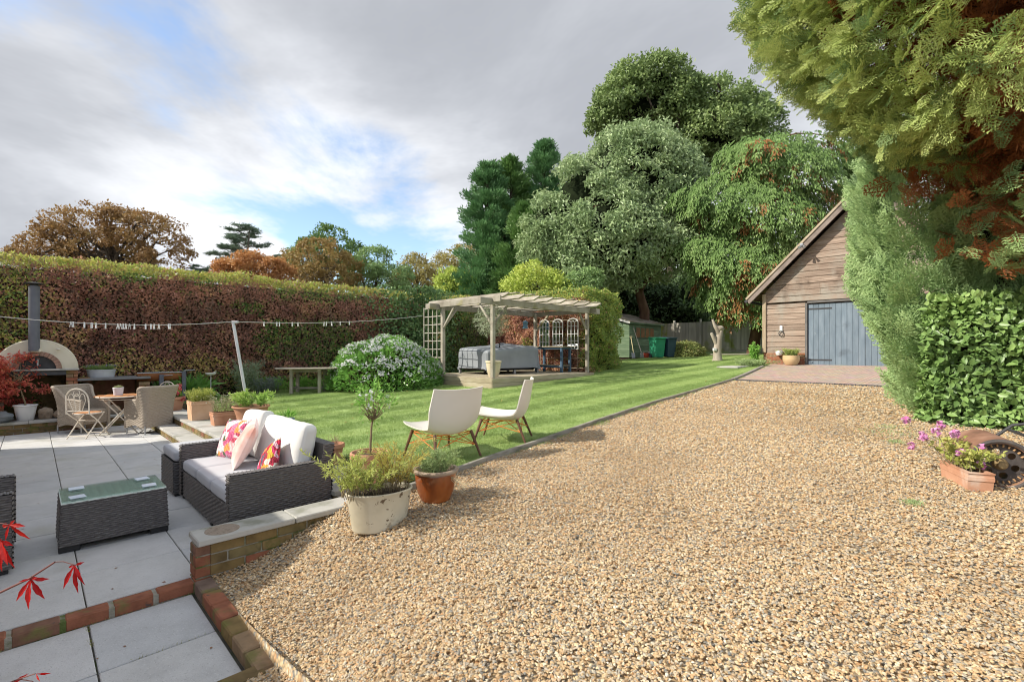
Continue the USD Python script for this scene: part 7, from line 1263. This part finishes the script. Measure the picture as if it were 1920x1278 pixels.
hp = thing('leaf_heap', 'heap of cut foliage against the fence beside the bins', 'compost heap', (8.85, 24.4, 1.22), .2); rng = R(630); m = 4200; dd = sph(rng, m); dd[:, 2] = np.abs(dd[:, 2]); P = dd * [1.05, .8, .80] * rng.uniform(.75, 1.05, (m, 1)); obj('foliage', leaf_mesh(P, sph(rng, m) + [0, 0, -.4], dd + sph(rng, m) * .6, rng.uniform(.08, .2, m), .045, rng.uniform(0, 1, m), droop=.3), leafmat('cut_leaf', (.10, .07, .03), (.10, .13, .04), (.14, .15, .05), (.16, .10, .05), tr=.2), hp, rnd=True); hp_c = MB(); hp_c.tm(trimesh.creation.icosphere(2).apply_scale((.9, .65, .65))); obj('core', hp_c, dark_core, hp, smooth=True)
# dead tree
st = thing('dead_tree', 'pale dead tree trunk with lopped limbs in front of the fence', 'tree stump', (8.74, 20.44, 1.10), 0); pale_bark = mat('pale_bark', ramp((.22, .18, .135), (.36, .31, .25), (.48, .43, .36)), scale=3, stretch=(1, 1, .35), coord='object', detail=8, bump=.7, bscale=14, bdist=.02, rough=.9)
mb = MB(); rng = R(640); mb.tube(np.array([(0, 0, -.05), (.01, 0, .1), (.0, 0, .4), (.03, 0, .7), (.08, .02, 1.0), (.12, .0, 1.2), (.16, 0, 1.32)]), [.24, .19, .165, .155, .13, .12, .10], 12); mb.tube([(.02, 0, .62), (-.10, -.03, .85), (-.24, -.05, 1.13), (-.28, -.05, 1.2)], [.10, .085, .07, .055], 10); mb.tube([(.08, 0, 1.15), (-.02, -.02, 1.36), (-.10, 0, 1.5), (-.13, 0, 1.58), (-.20, .0, 1.78)], [.10, .085, .075, .06, .045], 10)
obj('trunk', mb, pale_bark, st, smooth=60); obj('knot', blob((.12, 0, 1.38), (.17, .14, .14), 641, .35), pale_bark, st, smooth=True); mb = MB(); mb.box((-.16, -.12, .50), (.14, .10, .12), .01); obj('box', mb, peg_m, st, label='small pale box fixed to the trunk')
for k, (p, q, lb) in enumerate((((9.9, 23.9, 1.36), (12.0, 23.4, 1.38), 'weathered plank lying at the foot of the fence behind the dead tree'),)): mb = MB(); mb.bar(p, q, .2, .07, .01); tag(obj('old_plank', mb, PW[0]), lb, 'plank')
# beside the garage
slab_p = thing('stepping_slab', 'pale paving slab set in the lawn corner near the garage', 'paving slab', tuple(W(17.4, 6.35, float(G(17.4)) + .01)), Q); mb = MB(); mb.box((0, 0, .0), (1.5, .7, .05), .01); obj('slab', mb, step_mat, slab_p)
clump('ground_cover', 'low dense grey green plant at the paving corner left of the garage', tuple(W(18.05, 6.0, 1.01)), 650, 160, .28, .22, 16, .05, .022, herb, rad=(.42, .42)); clump('corner_climber', 'upright light green leafy plant at the garage corner post', tuple(W(19.0, 6.25, 1.05)), 651, 26, .85, .16, 20, .09, .05, fresh, rad=(.12, .12), pts=6)
gp = thing('garage_pot', 'round sandy pot of trailing green plant beside the garage door', 'plant pot', (9.80, 16.85, 1.055), 0); round_pot(gp, .25, .17, .34, mat('sand_pot', ramp((.44, .31, .16), (.56, .41, .23)), scale=3, rough=.7), rim=.012, rimh=.03, bulge=.05); stem_plant(gp, 652, disc(R(652), 50, .2, .2, .3), .28, .26, 18, .06, .026, leafmat('trail_leaf', (.10, .13, .03), (.15, .19, .05), (.22, .22, .08), tr=.3), stem_g, .003, .2)
wp = thing('white_wall_pot', 'small white rounded pot fixed low on the garage brickwork', 'plant pot', (9.66, 17.36, 1.38), 0); mb = MB(); mb.lathe([(0, 0), (.08, .01), (.11, .06), (.115, .13), (.10, .18), (.09, .18), (.08, .12), (0, .1)], 20); obj('pot', mb, white_pot, wp, smooth=50)
# roller, pink geraniums and weeds at the right edge
ro = thing('garden_roller', 'rusty iron garden roller with spoked end lying on the gravel', 'roller', (4.00, 3.92, .455), math.atan2(.87, .5)); RR = .205; rust_i = mat('rusty_iron', ramp((.13, .07, .045), (.24, .125, .08), (.33, .19, .13), (.20, .15, .12)), scale=3.5, coord='object', detail=8, rough=.75, bump=.5, bscale=30, bdist=.004, spots=[((.34, .16, .04), 4, .55, .68), ((.09, .08, .075), 5, .58, .7)])
RX = np.array([[0, 0, 1.0], [0, 1, 0], [-1, 0, 0]])
mb = MB(); mb.lathe([(RR - .035, -.002), (RR - .01, -.006), (RR, .004), (RR, .58), (RR - .01, .59), (RR - .03, .588)], 56, (0, 0, RR), rot=RX); mb.lathe([(RR - .03, .588), (RR - .03, -.001)], 56, (0, 0, RR), rot=RX); obj('drum', mb, rust_i, ro, smooth=50)
dk_i = mat('dark_iron', ramp((.035, .03, .03), (.075, .065, .06), (.12, .10, .085)), scale=6, coord='object', rough=.6, bump=.4, bscale=30)
from shapely import Point, Polygon as _Poly
pl = Point(0, 0).buffer(RR - .03, 40)
for k in range(6): a = k * math.pi / 3 + .3; pl = pl.difference(Point(.098 * math.cos(a), .098 * math.sin(a)).buffer(.027, 16))
e = trimesh.creation.extrude_polygon(pl, .012); v = e.vertices; mb = MB(); mb.add(np.stack([v[:, 2] + .045, v[:, 0], v[:, 1] + RR], 1), e.faces); wh = obj('end_plate', mb, dk_i, ro)
mb = MB(); mb.lathe([(.05, .0), (.045, -.03), (.028, -.05), (.026, -.065), (0, -.066)], 24, (.045, 0, RR), rot=RX); obj('hub', mb, mat('hub_brass', ramp((.16, .11, .05), (.30, .22, .11)), scale=8, rough=.5), ro, smooth=40)
for k in range(26):
    a = k * 2 * math.pi / 26
    if abs(math.sin(a * 1.0)) > .35: mb = MB(); mb.box((.036, .150 * math.cos(a), RR + .150 * math.sin(a)), (.02, .011, .022), .003, rotx(a - math.pi / 2)); obj('stud', mb, mat('stud_rust', ramp((.38, .22, .10), (.48, .30, .15)), scale=9, rough=.7), ro)
mb = MB(); a_ = np.linspace(0, 2 * math.pi, 49); mb.tube(np.stack([np.full(49, .0), (RR - .014) * np.cos(a_), RR + (RR - .014) * np.sin(a_)], 1), .017, 8, False); obj('end_rim', mb, dk_i, ro, smooth=40)
mb = MB(); mb.tube([(.62, 0, RR), (.66, 0, RR), (.64, -.25, .46), (.55, -.8, .60)], .014, 8); mb.tube([(.45, -.8, .60), (.30, -.45, .46), (.25, -.22, .42), (.62, -.22, .42)], .014, 8); mb.tube([(.40, -.8, .60), (.62, -.8, .60)], .016, 8); obj('handle', mb, iron, ro, smooth=40)
pg = thing('pink_geranium_trough', 'terracotta trough of leggy pink geraniums leaning on the roller', 'planter', (3.80, 4.02, .466), math.atan2(.43, .16) ); square_planter(pg, .46, .17, .155, terra_pale if False else terra, .02); rng = R(660)
stem_plant(pg, 660, np.stack([rng.uniform(-.2, .2, 46), rng.uniform(-.06, .06, 46), np.full(46, .13)], 1), .24, .20, 11, .040, .032, leafmat('geranium_leaf', (.12, .14, .03), (.18, .20, .05), (.25, .21, .07), tr=.3), stem_m, .003, .15, pts=6, ang=.9)
hd = np.array([[.05, .05, .42], [.18, .0, .40], [-.05, .22, .44], [.10, .26, .38], [.28, .18, .34], [-.16, .10, .30], [-.02, -.10, .32], [.16, -.10, .24], [.3, .05, .46], [-.12, -.04, .20], [.33, .26, .25], [.22, .33, .50]]); flower_heads(pg, 661, hd, .030, 22, .034, leafmat('pink_petal', (.26, .06, .16), (.30, .12, .22), (.32, .18, .24), tr=.25))
mb = MB()
for h in hd: mb.tube(limb_path((h[0] * .4, h[1] * .3, .14), h, R(int(h[2] * 1000)), 5, .05), .0025, 5, False)
obj('flower_stalk', mb, stem_m, pg)
rng = R(670); m = 800; cx = np.array([(4.62, 6.05), (4.95, 6.25), (4.4, 5.5), (3.0, 3.6), (4.75, 5.85)]); k = rng.integers(0, 5, m); q = cx[k] + rng.normal(0, 1, (m, 2)) * np.array([.17, .10, .05, .04, .14])[k][:, None]; u, v = UV(q[:, 0], q[:, 1]); P = np.stack([q[:, 0], q[:, 1], gravel_z(u, v)], 1)
tag(obj('weeds', leaf_mesh(P, sph(rng, m) * .8 + [0, 0, .8], sph(rng, m), rng.uniform(.015, .035, m), .006, rng.uniform(0, 1, m)), herb, rnd=True), 'patches of grass and weeds growing through the gravel', 'weeds', kind='stuff')
# a red maple's lowest twigs reaching in from the left, close to the camera
mp = thing('red_maple', 'crimson maple twigs with pointed leaves reaching in at the left foreground', 'maple', (0, 0, 0), 0); d = 1.16; A = lambda px, py, dd=1.16: np.array([(px - 960) / 900 * dd, dd, 1.6 - (py - 655) / 900 * dd]); tw = mat('maple_twig', ramp((.10, .03, .03), (.18, .07, .055)), scale=20, rough=.6)
red = mat('maple_leaf', ramp((.30, .006, .010), (.45, .012, .014), (.55, .03, .015)), scale=25, rough=.45, spec=.35, translucent=.3, rnd=.6); rng = R(680)
tr0 = np.array([-2.05, 1.0, -.07]); mb = MB(); mb.tube(limb_path(tr0, (-1.95, 1.05, 1.5), rng, 7, .02), np.linspace(.022, .012, 7), 8); mb.tube([(-1.97, 1.03, .85), (-1.6, 1.1, .95), A(-60, 1140), A(0, 1110), A(55, 1084), A(103, 1053)], [.008, .006, .0032, .003, .0026, .0022], 6, False); mb.tube([A(103, 1053), A(118, 1052), A(139, 1058)], .0011, 5, False); mb.tube([A(48, 1087), A(56, 1083), A(60, 1086)], .0011, 5, False)
mb.tube([(-1.95, 1.05, 1.2), (-1.5, 1.12, 1.22), A(-30, 975), A(16, 983)], [.006, .004, .0018, .0012], 6, False); mb.tube([A(-30, 975), A(-12, 1000), A(4, 1012)], .0012, 5, False); mb.tube([(-2.0, 1.02, .6), (-1.6, 1.05, .78), A(-10, 1290), A(35, 1272), A(66, 1262)], [.006, .004, .002, .0016, .0012], 6, False); mb.tube([A(35, 1272), A(60, 1276), A(72, 1285)], .001, 5, False); mb.tube([A(-10, 1290), A(18, 1283)], .001, 5, False); obj('branch', mb, tw, mp, smooth=True)
def maple(c, lobes, roll=0.0, tint=.5):
    """lobes: (tip pixel offset x, y, width); lobed leaf hanging at c, slightly cupped"""
    mb = MB()
    for k, (dx, dy, w) in enumerate(lobes):
        D = np.array([dx, rng.normal() * 8, -dy]) / 900 * d; L = np.linalg.norm(D); Dn = D / L; N = unit(np.array([.15 * rng.normal(), -1, .25 + .2 * rng.normal()])); N = unit(N - Dn * (N @ Dn)); B = np.cross(N, Dn); w = w / 900 * d; t = np.linspace(0, 1, 9); prof = np.array([.16, .34, .55, .82, 1.0, .86, .58, .28, 0]) * w / 2; saw = 1 + .12 * np.array([0, 1, -1, 1, -1, 1, -1, 1, 0]); sag = .10 * L * t ** 2
        mid = c + Dn * (L * t)[:, None] - N * sag[:, None]; l = mid + B * (prof * saw)[:, None] + N * (prof * .3)[:, None]; r_ = mid - B * (prof * saw)[:, None] + N * (prof * .3)[:, None]; mb.grid(np.stack([l, mid, r_], 1), rnd=float(np.clip(tint + rng.normal() * .2, 0, 1)))
    return mb
for c, lobes, tint in ((A(58, 1085), [(0, 54, 13), (-25, 40, 9), (22, 40, 11), (25, 5, 8), (-8, -3, 5), (14, -5, 5)], .5), (A(140, 1059), [(2, 56, 10), (-22, 44, 10), (15, 25, 8), (-17, 6, 5), (14, -4, 5), (10, 44, 8)], .25), (A(18, 983), [(27, 3, 8), (-20, 4, 9), (18, 38, 8), (-8, 30, 6), (10, 20, 6), (8, -8, 5)], .8), (A(2, 1013), [(24, 40, 12), (12, 60, 12), (-6, 62, 12), (20, 10, 9), (-14, 20, 9), (-3, -6, 6)], .6), (A(68, 1262), [(19, 6, 5), (12, 10, 4)], .9), (A(72, 1286), [(12, 14, 8), (20, 8, 6), (3, 18, 6)], .5), (A(18, 1284), [(22, -14, 6), (16, 10, 6)], .6)):
    obj('leaf', maple(c, lobes, tint=tint), red, mp, rnd=True, smooth=False)
# fallen bits on the paving
rng = R(690); m = 70; u, v = rng.uniform(-.9, 1.6, m), rng.uniform(2.7, 9.5, m); ok = ((v > 4.0) | (u < .75)); u, v = u[ok], v[ok]; m = len(u); z = np.where(v < 3.9, -.062, .003); P = np.stack([(u - v) * S2, (u + v) * S2, z], 1)
tag(obj('fallen_leaves', leaf_mesh(P, sph(rng, m) * [1, 1, .1], sph(rng, m) * .2 + [0, 0, 1], rng.uniform(.012, .03, m), .014, rng.uniform(0, 1, m)), leafmat('fallen_leaf', (.06, .03, .02), (.12, .07, .035), (.16, .05, .03), tr=.1), rnd=True), 'scattered dry leaf scraps on the patio slabs', 'leaf litter', kind='stuff')
rng = R(700); m = 130; u, v = rng.uniform(3, 13, m), rng.uniform(5, 13.6, m); k = m // 3; v[:k] = rng.uniform(12.6, 13.9, k); ok = ~((u > 8.2) & (v > 8.9)) & (v > edge_v(u) + .2); u, v = u[ok], v[ok]; m = len(u); P = np.stack([(u - v) * S2, (u + v) * S2, G(u) + .03], 1)
tag(obj('lawn_leaves', leaf_mesh(P, sph(rng, m) * [1, 1, .2], sph(rng, m) * .4 + [0, 0, 1], rng.uniform(.03, .06, m), .03, rng.uniform(0, 1, m)), leafmat('autumn_leaf', (.10, .045, .02), (.18, .10, .035), (.2, .15, .05), tr=.2), rnd=True), 'a few brown leaves fallen on the lawn near the hedge', 'leaf litter', kind='stuff')
